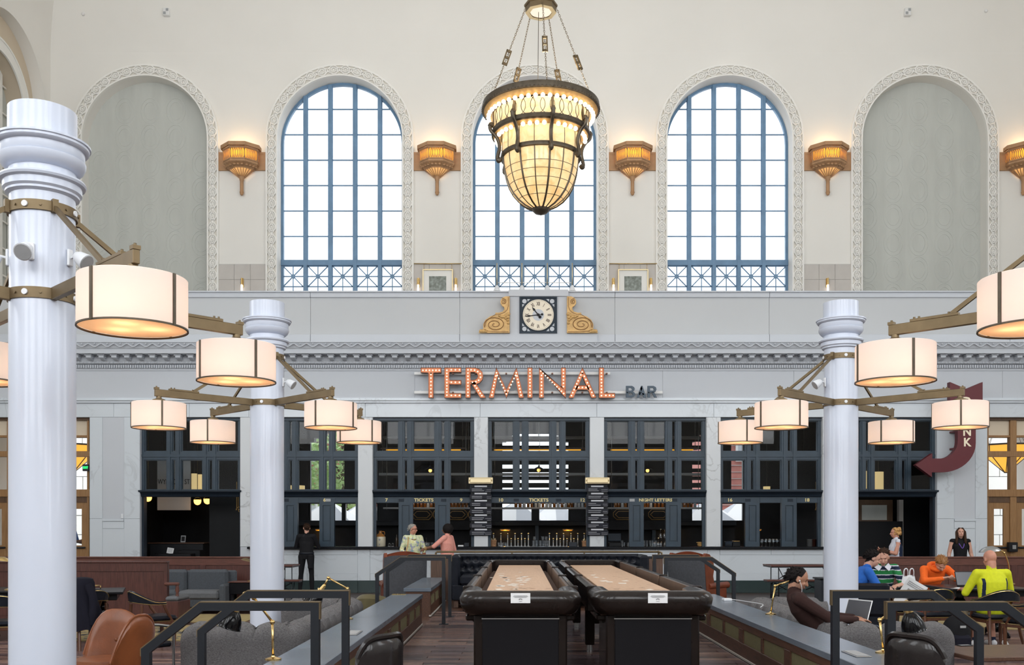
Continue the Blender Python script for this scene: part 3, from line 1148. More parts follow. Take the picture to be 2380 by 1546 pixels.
# ================================================================== BAR WINDOWS
FY = D1 + .12          # front of the painted frames
CORN_T, CORN_B = Z(1139, D1), Z(1155, D1)
SIGN_B = Z(1169, D1)
ROW = [(Z(977, D1), Z(1049, D1)), (Z(1068, D1), Z(1139, D1))]
SPLIT = [(0, 6.5), (59.5, 72), (80.5, 93), (144.5, 158), (168, 179.5), (229.5, 237)]     # stiles and mullions in a 237 wide bay
PANES = [(6.5, 59.5), (72, 80.5), (93, 144.5), (158, 168), (179.5, 229.5)]
SIGNS = {'B': [('6', .66)], 'C': [('7', .13), ('TICKETS', .5), ('9', .87)], 'D': [('10', .125), ('TICKETS', .5), ('12', .93)],
         'E': [('NIGHT LETTERS', .51)], 'F': [('16', .10), ('18', .86)]}
for wi, (key, (pa, pb)) in enumerate(OPEN.items()):
    k = (pb - pa) / 237.0
    fx_ = lambda u: X(pa + u * k, D1)
    x0, x1 = fx_(0), fx_(237)
    b = MB()
    b.box(x0, x1, FY - .03, FY + .14, Z(977, D1), ZT)
    b.box(x0, x1, FY + .003, FY + .12, ROW[1][0], ROW[0][1])
    b.box(x0, x1, FY - .017, FY + .02, ROW[1][0] + .07, ROW[0][1] - .07)
    for (u, v) in SPLIT:
        b.box(fx_(u), fx_(v), FY, FY + .117, ROW[1][1], ZT - .002)
        if 0 < u < 225:
            b.box(fx_((u + v) / 2 - 2.5), fx_((u + v) / 2 + 2.5), FY - .02, FY + .02, ROW[1][1], Z(979, D1))
    # inner lips round each pane
    for (u, v) in PANES:
        for (zt, zb) in ROW:
            xa, xb = fx_(u), fx_(v)
            w_ = .022
            b.box(xa, xa + w_, FY + .03, FY + .10, zb, zt); b.box(xb - w_, xb, FY + .03, FY + .10, zb, zt)
            b.box(xa + w_, xb - w_, FY + .03, FY + .10, zt - w_, zt); b.box(xa + w_, xb - w_, FY + .03, FY + .10, zb, zb + w_)
    win = struct('window_%d' % (wi + 20), b, 'frame_blue')
    for (u, v) in PANES:
        for (zt, zb) in ROW:
            p = MB()
            xa, xb = fx_(u) + .02, fx_(v) - .02
            p.add([(xa, FY + .07, zb), (xb, FY + .07, zb), (xb, FY + .07, zt), (xa, FY + .07, zt)], [(0, 1, 2, 3)])
            obj('pane', p, 'glass_smoky', win)
    # projecting dark cornice
    c = MB()
    c.prism([(FY + .1, CORN_B), (FY - .03, CORN_B), (FY - .05, CORN_B + .03), (FY - .06, CORN_B + .06), (FY - .13, CORN_T - .05), (FY - .16, CORN_T - .045), (FY - .16, CORN_T - .005), (FY + .1, CORN_T)],
            x0 - (.03 if key in 'AG' else 0), x1 + (.03 if key in 'AG' else 0), 'yz')
    obj('cornice', c, 'frame_dark', win)
    if key in 'AG':
        c = MB()
        for (u, v) in ((0, 5), (232, 237)):
            c.box(fx_(u), fx_(v), FY, FY + .2, 0, CORN_B)
        obj('jamb', c, 'frame_dark', win)
        continue
    # sign band with sunk panels
    c = MB()
    c.box(x0, x1, FY, FY + .1, SIGN_B, CORN_B)
    for (u, v) in ((8, 58), (94, 144), (180, 229)):
        w_ = .012
        xa, xb = fx_(u), fx_(v)
        zt, zb = CORN_B - .03, SIGN_B + .02
        c.box(xa, xb, FY - .012, FY, zt, zt + w_); c.box(xa, xb, FY - .012, FY, zb - w_, zb)
        c.box(xa, xa + w_, FY - .012, FY, zb, zt); c.box(xb - w_, xb, FY - .012, FY, zb, zt)
    obj('sign_band', c, 'frame_blue', win)
    for (tx, fr) in SIGNS[key]:
        text_mesh('lettering', tx, .115 if len(tx) < 9 else .105, 'letter_gold', win, (x0 + fr * (x1 - x0), FY - .004, (CORN_B + SIGN_B) / 2 - .005), depth=.004, bold=.003, sx=1.12)
    for u in ((62, 70), (161, 169)):
        c = MB()
        c.box(fx_(u[0] - 2), fx_(u[1] + 2), FY - .012, FY, SIGN_B + .035, CORN_B - .045)
        obj('transfer_plate', c, 'plastic_grey' if key in 'BE' and u[0] == (62 if key == 'E' else 161) else 'frame_dark', win)
    # lower posts: open hatches between panelled pilasters
    c = MB()
    zc = SILL_Z + .002
    sides = [(0, 6.5), (229.5, 237)]
    if key != 'D':
        sides += [(59.5, 93), (144.5, 179.5)]
    if key == 'B':
        sides += [(0, 36)]
    for (u, v) in sides:
        xa, xb = fx_(u), fx_(v)
        c.box(xa, xb, FY + .01, FY + .12, zc, SIGN_B)
        if v - u > 20:
            for (ua, ub) in ((u, u + 8), (v - 8, v)):
                c.box(fx_(ua), fx_(ub), FY - .02, FY + .01, zc, SIGN_B)
            c.box(fx_(u + 8), fx_(v - 8), FY - .02, FY + .01, zc, zc + .12)
            c.box(fx_(u + 8), fx_(v - 8), FY - .02, FY + .01, SIGN_B - .06, SIGN_B)
            c.box(fx_(u + 10), fx_(v - 10), FY - .008, FY + .01, zc + .15, SIGN_B - .09)
    obj('hatch_post', c, 'frame_blue', win)

# ================================================================== BAR ROOM
BX0, BX1 = -10.42, 11.42
BB = 29.6
mb = MB()
mb.box(BX0 - .1, BX0, D1 + WT, BB, 0, 6.05)
mb.box(BX1, BX1 + .1, D1 + WT, BB, 0, 6.05)
# street wall with three windows: upper light and low light each
EXTW = [(X(716, BB), X(880, BB)), (X(1163, BB), X(1326, BB)), (X(1605, BB), X(1732, BB))]
zu0, zu1 = Z(1143, BB), Z(1000, BB)
zl0, zl1 = Z(1210, BB), Z(1171, BB)
cur = BX0
for (a, b) in EXTW:
    mb.box(cur, a, BB, BB + .35, 0, 6.05)
    mb.box(a, b, BB, BB + .35, 0, zl0)
    mb.box(a, b, BB, BB + .35, zl1, zu0)
    n = 12
    for i in range(n):        # segmental head
        xa, xb = a + (b - a) * i / n, a + (b - a) * (i + 1) / n
        t = ((xa + xb) / 2 - a) / (b - a) * 2 - 1
        mb.box(xa, xb, BB, BB + .35, zu1 - .42 * t * t, 6.05)
    cur = b
mb.box(cur, BX1, BB, BB + .35, 0, 6.05)
struct('wall_front.002', mb, 'bar_dark')
for i, (a, b) in enumerate(EXTW):
    mb = MB()
    m_ = (a + b) / 2
    mb.box(m_ - .12 if i == 1 else m_ - .06, m_ + .12 if i == 1 else m_ + .06, BB + .05, BB + .2, zl0, zl1)
    if i != 1:
        mb.box(m_ + .02, m_ + .42, BB + .05, BB + .2, zu0, zu1)
    for f in ((a, a + .06), (b - .06, b)):
        mb.box(f[0], f[1], BB + .05, BB + .2, zl0, zu1)
    mb.box(a, b, BB + .05, BB + .2, Z(1062, BB) - .06, Z(1062, BB) + .06)
    if i >= 1:
        for j in range(8):      # slatted blind boards
            z = zu0 + .12 + j * .235
            mb.box(a, b if i == 1 else X(1652, BB), BB + .02, BB + .05, z, z + (.12 if j % 3 else .15))
    w = struct('window_%d' % (i + 30), mb, 'bar_black')
    p = MB()
    p.add([(a, BB + .15, zl0), (b, BB + .15, zl0), (b, BB + .15, zu1), (a, BB + .15, zu1)], [(0, 1, 2, 3)])
    obj('pane', p, 'glass_clear', w)

# back bar: dark cabinet with a beam, centre post and sunk panels
BBY = 28.3
zz = lambda py: Z(py, BBY)
t = thing('back_bar', 'dark panelled back bar cabinet behind the tap counter', 'cabinet', (0, 0, 0))
mb = MB()
xa, xb = X(690, BBY), X(1712, BBY)
mb.box(xa, xb, BBY + .25, BBY + .75, 0, zz(1222))
obj('back_panel', mb, 'bar_dark', t)
mb = MB()
mb.box(xa, xb, BBY, BBY + .8, zz(1222), zz(1212), .01)
mb.box(xa, xb, BBY - .02, BBY + .8, zz(1212), zz(1210.5))
obj('shelf_beam', mb, 'bar_panel', t)
mb = MB()
mb.box(xa, xb, BBY - .25, BBY + .8, .0, 1.0)
obj('base_counter', mb, 'bar_black', t)
for px in (830, 960, 1102, 1248, 1395, 1520, 1640):
    mb = MB(); mb.box(X(px - 4, BBY), X(px + 4, BBY), BBY, BBY + .3, 1.0, zz(1222)); obj('post', mb, 'frame_blue', t)
for (pa, pb) in ((942, 1092), (1412, 1562)):
    mb = MB()
    mb.box(X(pa, BBY), X(pb, BBY), BBY + .1, BBY + .3, zz(1210), zz(1183))
    obj('hood_panel', mb, 'bar_black', t)
    mb = MB()
    mb.box(X(pa, BBY), X(pb, BBY), BBY - .05, BBY + .3, zz(1232), zz(1211), .01)
    obj('hood', mb, 'bar_panel', t)
    for j in range(2):          # gilt line ornament: lozenge ended panels and rings
        g = MB()
        cx = X(pa + 38 + 82 * j, BBY)
        for e in (0, .055):
            hw, hh, ch = .30 - e, .15 - e, .10
            pts = [(cx - hw, zz(1196) + hh - ch), (cx - hw + ch, zz(1196) + hh), (cx + hw - ch, zz(1196) + hh), (cx + hw, zz(1196) + hh - ch),
                   (cx + hw, zz(1196) - hh + ch), (cx + hw - ch, zz(1196) - hh), (cx - hw + ch, zz(1196) - hh), (cx - hw, zz(1196) - hh + ch)]
            g.tube([(x, BBY + .09, z) for x, z in pts], .009, 4, closed=True)
        cx += .46
        g.tube([(cx + .13 * math.cos(2 * PI * i / 16), BBY + .09, zz(1196) + .15 * math.sin(2 * PI * i / 16)) for i in range(16)], .009, 4, closed=True)
        g.tube([(cx + .06 * math.cos(2 * PI * i / 12), BBY + .09, zz(1196) + .08 * math.sin(2 * PI * i / 12)) for i in range(12)], .009, 4, closed=True)
        obj('gilt_line', g, 'gilt', t)
for px in (1174, 1320, 1566, 745, 1758):
    mb = MB()
    mb.box(X(px - 12, BBY), X(px + 12, BBY), BBY - .02, BBY + .12, zz(1233), zz(1230), .005)
    r = obj('register_lamp', mb, 'gilt', t)
    g = MB(); g.box(X(px - 10, BBY), X(px + 10, BBY), BBY + .0, BBY + .1, zz(1233.6), zz(1233.1)); obj('light_strip', g, 'led_amber', r)
    lamp('register_light', (X(px, BBY), BBY - .02, zz(1236)), 2.0, (1, .55, .15), .04)

# hanging steel shelves with amber strips
def shelf(label, px0, px1, d, py, strip=False, th=.05):
    x0, x1 = X(px0, d), X(px1, d)
    z = Z(py, d)
    t = thing('hanging_shelf', label, 'shelf', ((x0 + x1) / 2, d, z))
    h = (x1 - x0) / 2
    b = MB(); b.box(-h, h, -.14, .14, -th, 0, .006); obj('shelf_board', b, 'plastic_grey' if not strip else 'walnut', t)
    n = max(2, int((x1 - x0) / 1.4) + 1)
    for i in range(n):
        x = -h + .1 + (2 * h - .2) * i / (n - 1)
        b = MB(); b.cyl((x, -.12, -th - .02), (x, -.12, 6.05 - z), .008, n=6); obj('rod', b, 'steel', t)
    if strip:
        b = MB(); b.box(-h + .15, h - .15, -.13, -.10, -th - .035, -th - .005); obj('light_strip', b, 'led_amber', t)
    return t, x0, x1, z


SHELVES = []
for (lab, a, b) in (('left', 892, 1092), ('middle', 1142, 1370), ('right', 1412, 1630)):
    SHELVES.append(shelf('low hanging bottle shelf behind the %s bar windows' % lab, a, b, 26.4, 1179.5))
    shelf('grey hanging shelf at mid height behind the %s bar windows' % lab, a - 10, b + 6, 26.9, 1100, th=.07)
    shelf('top hanging shelf with an amber strip behind the %s bar windows' % lab, a - 6, b - 8, 26.9, 1041, True)
    shelf('highest grey hanging shelf behind the %s bar windows' % lab, a - 12, b + 2, 26.9, 1015, th=.07)


def bottle_mesh(m, h, r):
    b = MB()
    b.lathe([(0, 0), (r, 0), (r, h * .58), (r * .85, h * .66), (r * .34, h * .76), (r * .30, h * .95), (r * .38, h * .96), (r * .38, h), (0, h)], 10)
    return b.mesh('bottle', m)


BOT = [bottle_mesh('bottle_amber', .30, .040), bottle_mesh('bottle_clear', .28, .042), bottle_mesh('bottle_amber', .26, .045), bottle_mesh('bottle_dark', .31, .038)]
for si, (t_, x0, x1, z) in enumerate(SHELVES):
    lab = ['left', 'middle', 'right'][si]
    x = x0 + .12 + (.5 if si == 0 else (.55 if si == 1 else .1))
    while x < x1 - .08:
        k = random.choice([0, 0, 2, 1] if si != 1 else [0, 1, 1, 2])
        o = link_mesh('bottle', BOT[k], None, (x, 26.4 + random.uniform(-.05, .05), z + .001))
        tag(o, '%s bottle standing on the low %s hanging shelf' % (['amber', 'clear', 'amber', 'dark'][k], lab), 'bottle', '%s bottles on the low %s shelf' % (['amber', 'clear', 'amber', 'dark'][k], lab))
        x += random.uniform(.085, .115)
    lamp('shelf_light', ((x0 + x1) / 2, 26.1, z + .45), 3.0, (1, .62, .28), .05)

# glowing cylinder pendants, half dome lamps and bare bulbs in the room
def pendant(px0, px1, py0, py1, d, label, m='glow_cream'):
    x0, x1, z0, z1 = X(px0, d), X(px1, d), Z(py1, d), Z(py0, d)
    t = thing('cylinder_pendant', label, 'pendant lamp', ((x0 + x1) / 2, d, z0))
    r = (x1 - x0) / 2
    b = MB(); b.cyl((0, 0, 0), (0, 0, z1 - z0), r, n=20); obj('lamp_shade', b, m, t)
    b = MB(); b.cyl((0, 0, z1 - z0), (0, 0, 6.05 - z0), .01, n=6); obj('rod', b, 'black_metal', t)


emit_mat('glow_cream', (1.0, .74, .34), 0.62)
pendant(445, 458, 1101, 1139, 28, 'glowing cream cylinder lamp, leftmost of a pair behind the left bar opening')
pendant(460, 472, 1103, 1139, 28.4, 'glowing cream cylinder lamp, right of a pair behind the left bar opening')
pendant(508, 517, 1103, 1139, 28.4, 'narrow glowing cylinder lamp behind the far mullion of the left bar opening')
pendant(518, 532, 1105, 1139, 28, 'glowing cream cylinder lamp nearest the first marble pier')
pendant(668, 708, 1129, 1142, 28, 'wide low cream lamp behind the bottom of the second bar window')
pendant(2030, 2053, 1097, 1138, 28, 'large glowing cylinder lamp behind the right bar entrance')
pendant(2010, 2017, 1095, 1136, 28, 'slim glowing cylinder lamp behind the mullion of the right bar entrance')
pendant(1856, 1880, 1115, 1142, 28, 'glowing cylinder lamp low in the sixth bar window')
pendant(1774, 1790, 1131, 1142, 28, 'small cream lamp at the foot of the sixth bar window')
for (px, py, d, lab) in ((344, 1158, 26.5, 'amber half dome lamp under the cornice at the far left of the bar'),
                         (459, 1166, 27.0, 'amber half dome lamp left of two by the white street board'),
                         (482, 1164, 26.5, 'amber half dome lamp right of two by the white street board')):
    t = thing('dome_lamp', lab, 'pendant lamp', (X(px, d), d, Z(py, d)))
    b = MB(); b.lathe([(.10, .06), (.10, 0), (.085, -.05), (.05, -.085), (0, -.10)], 16); obj('lamp_shade', b, 'bulb_amber', t)
    b = MB(); b.lathe([(0, .12), (.06, .11), (.105, .06), (.105, .05)], 16); b.cyl((0, 0, .1), (0, 0, 6.05 - Z(py, d)), .008, n=6); obj('lamp_cap', b, 'brass', t)
for (px, py, lab) in ((1000, 1094, 'third'), (1252, 1093, 'middle'), (1505, 1094, 'fifth')):
    d = 27.4
    t = thing('bulb_pendant', 'small warm bulb under a flat shade behind the %s bar window' % lab, 'pendant lamp', (X(px, d), d, Z(py, d)))
    b = MB(); b.sphere((0, 0, 0), .05, 10, 8); obj('bulb', b, 'bulb_amber', t)
    b = MB(); b.lathe([(.16, .03), (.05, .09), (.02, .10), (.02, .14)], 16); b.cyl((0, 0, .1), (0, 0, 6.05 - Z(py, d)), .006, n=6); obj('lamp_shade', b, 'bar_panel', t)
# street board
mat('white_cloth_board', (0.85, 0.85, 0.84), 0.7)
d = 27.2
t = thing('street_board', 'white hanging board lettered with a street name and an arrow', 'sign', (X(404, d), d, Z(1186, d)))
w, h = X(442, d) - X(365, d), Z(1069, d) - Z(1186, d)
b = MB(); b.box(-w / 2, w / 2, 0, .04, 0, h); obj('board', b, 'white_cloth_board', t)
text_mesh('lettering', 'WYNKOOP ST', .20, 'ink', t, (0, -.006, h * .56), depth=.004, sx=.68)
b = MB(); b.prism([(-.3, h * .30), (.18, h * .30), (.18, h * .26), (.34, h * .33), (.18, h * .40), (.18, h * .36), (-.3, h * .36)], -.008, 0); obj('arrow', b, 'ink', t)
b = MB(); b.cyl((-w * .4, .02, h), (-w * .4, .02, 6.05 - Z(1186, d)), .006, n=6); b.cyl((w * .4, .02, h), (w * .4, .02, 6.05 - Z(1186, d)), .006, n=6); obj('hanging_rod', b, 'black_metal', t)

# left entrance: host stand, tablet, menu card, blue chair
d = 26.0
t = thing('host_stand', 'dark host stand with a wooden shelf inside the left bar entrance', 'desk', (X(410, d), d, 0))
b = MB(); b.box(-.72, .72, 0, .55, 0, Z(1264, d), .01); obj('body', b, 'bar_dark', t)
b = MB(); b.box(-.76, .76, -.04, .6, Z(1264, d), Z(1261.5, d), .005); obj('shelf_top', b, 'walnut', t)
b = MB(); b.box(.2, .78, -.45, .0, 0, Z(1278, d), .01); obj('side_ledge', b, 'bar_black', t)
t = thing('tablet', 'small tablet propped on the dark host stand', 'tablet', (X(419, d), d + .2, Z(1261, d)))
b = MB(); b.T = Matrix.Rotation(-.25, 4, 'X'); b.box(-.065, .065, 0, .015, 0, .19, .004); obj('case', b, 'plastic_grey', t)
b = MB(); b.T = Matrix.Rotation(-.25, 4, 'X'); b.box(-.045, .045, -.003, 0, .03, .16); obj('screen', b, 'ink', t)
d2 = 25.2
t = thing('side_podium', 'low black podium carrying a white card in the left bar entrance', 'podium', (X(390, d2), d2, 0))
b = MB(); b.box(-.35, .6, 0, .35, 0, Z(1287, d2), .01); obj('body', b, 'bar_black', t)
t = thing('menu_card', 'white menu card leaning on the low black podium', 'card', (X(391, d2), d2 + .1, Z(1287, d2)))
b = MB(); b.T = Matrix.Rotation(.15, 4, 'Y') @ Matrix.Rotation(-.2, 4, 'X'); b.box(-.085, .085, 0, .012, 0, .15); obj('card', b, 'paper', t)
b = MB(); b.T = Matrix.Rotation(.15, 4, 'Y') @ Matrix.Rotation(-.2, 4, 'X')
for j in range(6): b.box(-.06, .06, -.002, 0, .03 + j * .018, .036 + j * .018)
obj('print', b, 'print_grey', t)
# gilt scroll on the entrance side screens
for (px, lab) in ((552, 'left'), (1898, 'right')):
    d = 25.6
    t = thing('lettered_screen', 'dark side screen with a gilt scroll beside the %s bar entrance' % lab, 'screen', (X(px, d), d, 0))
    b = MB(); b.box(-.75, .25, .02, .08, 0, 3.4); obj('screen_panel', b, 'bar_black', t)
    b = MB()
    cz = Z(1186, d)
    b.tube([(-.02, 0, cz + .75), (-.02, 0, cz)], .010, 5); b.tube([(.02, 0, cz + .75), (.02, 0, cz)], .010, 5)
    b.tube([(.06 + (.10 - .0045 * i) * math.cos(PI - i * .42), 0, cz + (.10 - .0045 * i) * math.sin(PI - i * .42)) for i in range(20)], .010, 5)
    obj('gilt_scroll', b, 'gilt', t)
# right entrance: oak door with a pane, pale jamb
d = 26.5
t = struct_root('door_3')
b = MB()
x0, x1, z1 = X(1980, d), X(2075, d), Z(1162, d)
xa, xb = X(2003, d), X(2062, d)
b.box(x0, xa, d, d + .06, 0, z1); b.box(xb, x1, d, d + .06, 0, z1); b.box(xa, xb, d, d + .06, Z(1174, d), z1); b.box(xa, xb, d, d + .06, 0, Z(1209, d))
obj('door_leaf', b, 'oak_dark', t)
b = MB(); b.box(X(2003, d), X(2062, d), d + .02, d + .03, Z(1209, d), Z(1174, d)); obj('pane', b, 'fabric_green_grey', t)
b = MB(); b.box(X(2088, d), X(2098, d), d - .05, d + .1, 0, Z(1162, d)); obj('jamb', b, 'tile_taupe', t)
b = MB(); b.box(X(2098, d), X(2175, d), d, d + .1, 0, Z(1150, d)); obj('dark_screen', b, 'bar_black', t)
b = MB(); b.box(X(1955, d), X(2088, d), d - .3, d - .26, 0, Z(1212, d)); obj('low_screen', b, 'bar_black', t)
mb = MB(); mb.box(X(1930, 28.4), BX1, 28.4, 28.5, 0, 6.0); mb.box(BX0, X(600, 28.4), 28.4, 28.5, 0, 6.0); mb.box(X(1930, 28.4), X(1930, 28.4) + .1, 26.5, 28.4, 0, 6); struct('wall_front.003', mb, 'bar_black')

# ------------------------------------------------------------------ things on the counter
CY = D1 + .36


def cx_(px): return X(px, CY)


t = thing('stoneware_jug', 'cream and brown stoneware jug on the bar counter', 'jug', (cx_(884), CY, SILL_Z))
b = MB(); b.lathe([(0, 0), (.12, 0), (.135, .02), (.135, .23), (.13, .245)], 24); obj('body', b, 'stone_jug', t)
b = MB(); b.lathe([(.13, .245), (.10, .29), (.05, .33), (.035, .35), (.035, .38), (.045, .385), (.045, .395), (0, .395)], 24); sh = obj('shoulder', b, 'jug_brown', t)
b = MB(); b.tube(smooth_path([(.035, 0, .37), (.10, 0, .37), (.11, 0, .30)], 4), .012, 6); obj('handle', b, 'jug_brown', t)
b = MB(); b.prism([(-.03, .18), (0, .205), (.03, .18), (0, .14)], -.139, -.134); b.box(-.012, .012, -.139, -.134, .03, .07); obj('stamp', b, 'print_grey', t)


def tap(px, py, lab, short):
    h = Z(py, CY) - SILL_Z
    t = thing('beer_tap', lab, 'beer tap', (cx_(px), CY, SILL_Z), 0, 'beer taps along the counter')
    b = MB(); b.cyl((0, 0, 0), (0, 0, h - .05), .016, .012, n=8); b.cyl((0, 0, 0), (0, 0, .012), .04, n=12); obj('column', b, 'steel', t)
    b = MB(); b.sphere((0, 0, h - .03), .028, 10, 8); obj('knob', b, 'brass', t)
    b = MB(); b.tube([(0, 0, h * .55), (0, -.06, h * .57), (0, -.07, h * .47)], .009, 6); obj('spout', b, 'brass', t)


for i, px in enumerate((1147, 1164, 1180, 1197, 1212, 1228)):
    tap(px, 1238, 'tall brass topped beer tap left of the tumblers', False)
for i, px in enumerate((1188, 1204, 1220)):
    tap(px, 1250, 'short brass topped beer tap left of the tumblers', True)
for i, px in enumerate((1277, 1294, 1310, 1327, 1343, 1358)):
    tap(px, 1238, 'tall brass topped beer tap right of the tumblers', False)
for i, px in enumerate((1286, 1302, 1318, 1334)):
    tap(px, 1250, 'short brass topped beer tap right of the tumblers', True)


def tumbler_mesh(h, r):
    b = MB(); b.lathe([(0, .006), (r * .85, .006), (r, h), (r * .92, h), (r * .78, .02), (0, .02)], 12); return b.mesh('tumbler', 'glass_ware')


def wine_mesh(h, r, flip=False):
    p = [(0, 0), (r * .8, .004), (.006, .014), (.006, h * .45), (r * .7, h * .55), (r, h * .75), (r * .85, h), (r * .80, h), (r * .94, h * .75), (r * .6, h * .57), (0, h * .50)]
    if flip: p = [(a, h - z) for a, z in p]
    b = MB(); b.lathe(p, 12); return b.mesh('wine_glass', 'glass_ware')


TUM, TUMS = tumbler_mesh(.15, .038), tumbler_mesh(.10, .036)
WIN, WINF = wine_mesh(.19, .040), wine_mesh(.22, .042, True)


def put(me, name, px, dy, z, label, cat, group):
    o = link_mesh(name, me, None, (cx_(px), CY + dy, SILL_Z + z))
    tag(o, label, cat, group)


for (px, dy) in ((1240, 0), (1247, .12), (1256, 0), (1263, .1), (1268, 0), (1274, .12)):
    put(TUM, 'tumbler', px, dy, 0, 'tall clear tumbler between the two rows of beer taps', 'glass', 'tumblers between the taps')
for (px, z) in ((1242, .151), (1262, .151), (1270, .151)):
    put(TUMS, 'tumbler', px, .05, z, 'short clear tumbler stacked on the tall tumblers', 'glass', 'short tumblers stacked between the taps')
for px in (1160, 1168, 1176):
    put(TUMS, 'tumbler', px, -.14, 0, 'short white tumbler in front of the left taps', 'glass', 'short tumblers by the left taps')
for (px, dy) in ((1498, 0), (1505, .1), (1512, 0), (1518, .1), (1524, -.05)):
    put(TUM, 'tumbler', px, dy, 0, 'tall tumbler on the counter under the night letters sign', 'glass', 'tumblers under the night letters sign')
for (px, dy) in ((1523, .12), (1530, 0), (1538, .1), (1546, 0)):
    put(WINF, 'wine_glass', px, dy, 0, 'upturned stem glass beside tumblers under the night letters sign', 'glass', 'upturned stem glasses')
for (px, dy) in ((1536, .05), (1545, .02)):
    put(WINF, 'wine_glass', px, dy, .222, 'upturned stem glass stacked in a second tier', 'glass', 'stacked stem glasses')
for px in (1769, 1778, 1786.5, 1795, 1803.5, 1812):
    put(WIN, 'wine_glass', px, -.1, 0, 'one of six wine glasses in a row in the sixth bar window', 'glass', 'row of six wine glasses')
for (px, dy) in ((982, .05), (990, .12)):
    put(WINF, 'wine_glass', px, dy, 0, 'upturned stem glass between the two women at the bar', 'glass', 'stem glasses between the women')
for (px, dy) in ((996, 0), (1003, .1), (1009, 0)):
    put(TUMS, 'tumbler', px, dy, 0, 'short tumbler between the two women at the bar', 'glass', 'short tumblers between the women')
for (px, dy) in ((1446, 0), (1452, .1), (1460, 0)):
    put(TUMS if px > 1450 else TUM, 'tumbler', px, dy, 0, '%s tumbler beside the dark register' % ('short' if px > 1450 else 'tall'), 'glass', 'glasses beside the register')
for (px, nm, lab) in ((921, 3, 'dark bottle with a pale label on the counter beside the stoneware jug'),):
    o = link_mesh('bottle', BOT[nm], None, (cx_(px), CY + .1, SILL_Z)); tag(o, lab, 'bottle')
# two little wire holders beside the jug
for (px, lab) in ((906, 'left'), (914, 'right')):
    t = thing('napkin_hoop', 'small steel hoop on the counter beside the jug, %s of two' % lab, 'holder', (cx_(px), CY - .1, SILL_Z))
    b = MB(); b.tube([(-.02, 0, 0), (-.02, 0, .06)] + [(-.02 * math.cos(PI * i / 6), 0, .06 + .02 * math.sin(PI * i / 6)) for i in range(7)] + [(.02, 0, .06), (.02, 0, 0)], .004, 5); obj('hoop', b, 'steel', t)
    b = MB(); b.box(-.03, .03, -.02, .02, 0, .004); obj('foot', b, 'steel', t)


def basket(px, w, h, lab):
    t = thing('wicker_basket', lab, 'basket', (cx_(px), CY - .12, SILL_Z))
    b = MB()
    n = 8
    for j in range(n):
        z = h * (j + .5) / n
        r = w * (.42 + .08 * j / n)
        b.tube([(r * math.cos(2 * PI * i / 16), r * .8 * math.sin(2 * PI * i / 16), z) for i in range(16)], h / n * .55, 5, closed=True)
    obj('woven_wall', b, 'wicker', t)
    b = MB(); b.lathe([(0, .01), (w * .42, .01), (w * .40, .03), (0, .03)], 16); obj('base', b, 'wicker', t)
    b = MB()
    for i in range(5):
        a = i * 1.3
        b.tube([(w * .2 * math.cos(a), w * .2 * math.sin(a), h * .5), (w * .36 * math.cos(a), w * .3 * math.sin(a), h * 1.25)], .008, 5)
    obj('cutlery', b, 'brass_pale', t)


basket(1147, .155, .17, 'dark wicker basket of cutlery beside the left menu pier')
basket(1360, .185, .15, 'wide wicker basket beside the right menu pier')
# register, card box, plates, bread
t = thing('card_box', 'grey paper box standing before the right hand taps', 'box', (cx_(1331), CY - .15, SILL_Z))
b = MB(); b.box(-.1, .1, -.04, .04, 0, .11, .004); obj('box', b, 'bar_panel', t)
t = thing('cash_register', 'dark cash register on the counter right of the menu pier', 'register', (cx_(1430), CY + .1, SILL_Z))
b = MB(); b.box(-.16, .16, -.1, .12, 0, .1, .01); obj('body', b, 'bar_black', t)
b = MB(); b.T = Matrix.Translation((0, .05, .1)) @ Matrix.Rotation(-.35, 4, 'X'); b.box(-.17, .17, -.02, .02, .03, .24, .01); obj('screen', b, 'frame_dark', t)
t = thing('bread_stack', 'stack of crusty loaves at the end of the fifth bar window', 'bread', (cx_(1629), CY - .05, SILL_Z))
for j in range(5):
    b = MB(); b.sphere((random.uniform(-.03, .03), random.uniform(-.02, .02), .018 + j * .02), (.10, .06, .017), 12, 8); obj('loaf', b, 'gilt', t)
t = thing('card_terminal', 'dark till printer on the counter of the sixth bar window', 'printer', (cx_(1692), CY, SILL_Z))
b = MB(); b.box(-.09, .09, -.08, .08, 0, .13, .012); obj('body', b, 'frame_dark', t)
b = MB(); b.box(-.07, .07, -.085, -.078, .02, .05); obj('slot', b, 'ink', t)
t = thing('till_drawer', 'brass topped black till drawer beside the printer', 'till', (cx_(1711), CY + .05, SILL_Z))
b = MB(); b.box(-.1, .1, -.1, .1, 0, .12, .01); obj('body', b, 'bar_black', t)
b = MB(); b.box(-.09, .09, -.09, .05, .12, .145, .008); obj('lid', b, 'brass', t)
for i in range(3):
    px = 1882 + i * 9
    t = thing('plate_stack', ['leftmost of three stacks of grey plates at the end of the counter', 'middle of three plate stacks at the end of the counter', 'rightmost of three plate stacks at the end of the counter'][i], 'plates', (cx_(px), CY, SILL_Z), 0)
    for j in range(9):
        b = MB(); b.lathe([(0, .0), (.05, .0), (.075, .018), (.078, .020), (.05, .005), (0, .005)], 14); obj('plate', b, 'plastic_grey' if i == 0 else 'mahogany', t, (0, 0, .001 + j * .020))
# papers beside register
t = thing('paper_tray', 'white and grey order pads under the left menu pier', 'paper', (cx_(1072), CY, SILL_Z))
b = MB(); b.box(-.08, .06, -.06, .06, 0, .035, .003); obj('pad', b, 'paper', t)
b = MB(); b.box(.08, .2, -.05, .08, 0, .09, .005); obj('holder', b, 'bar_panel', t)

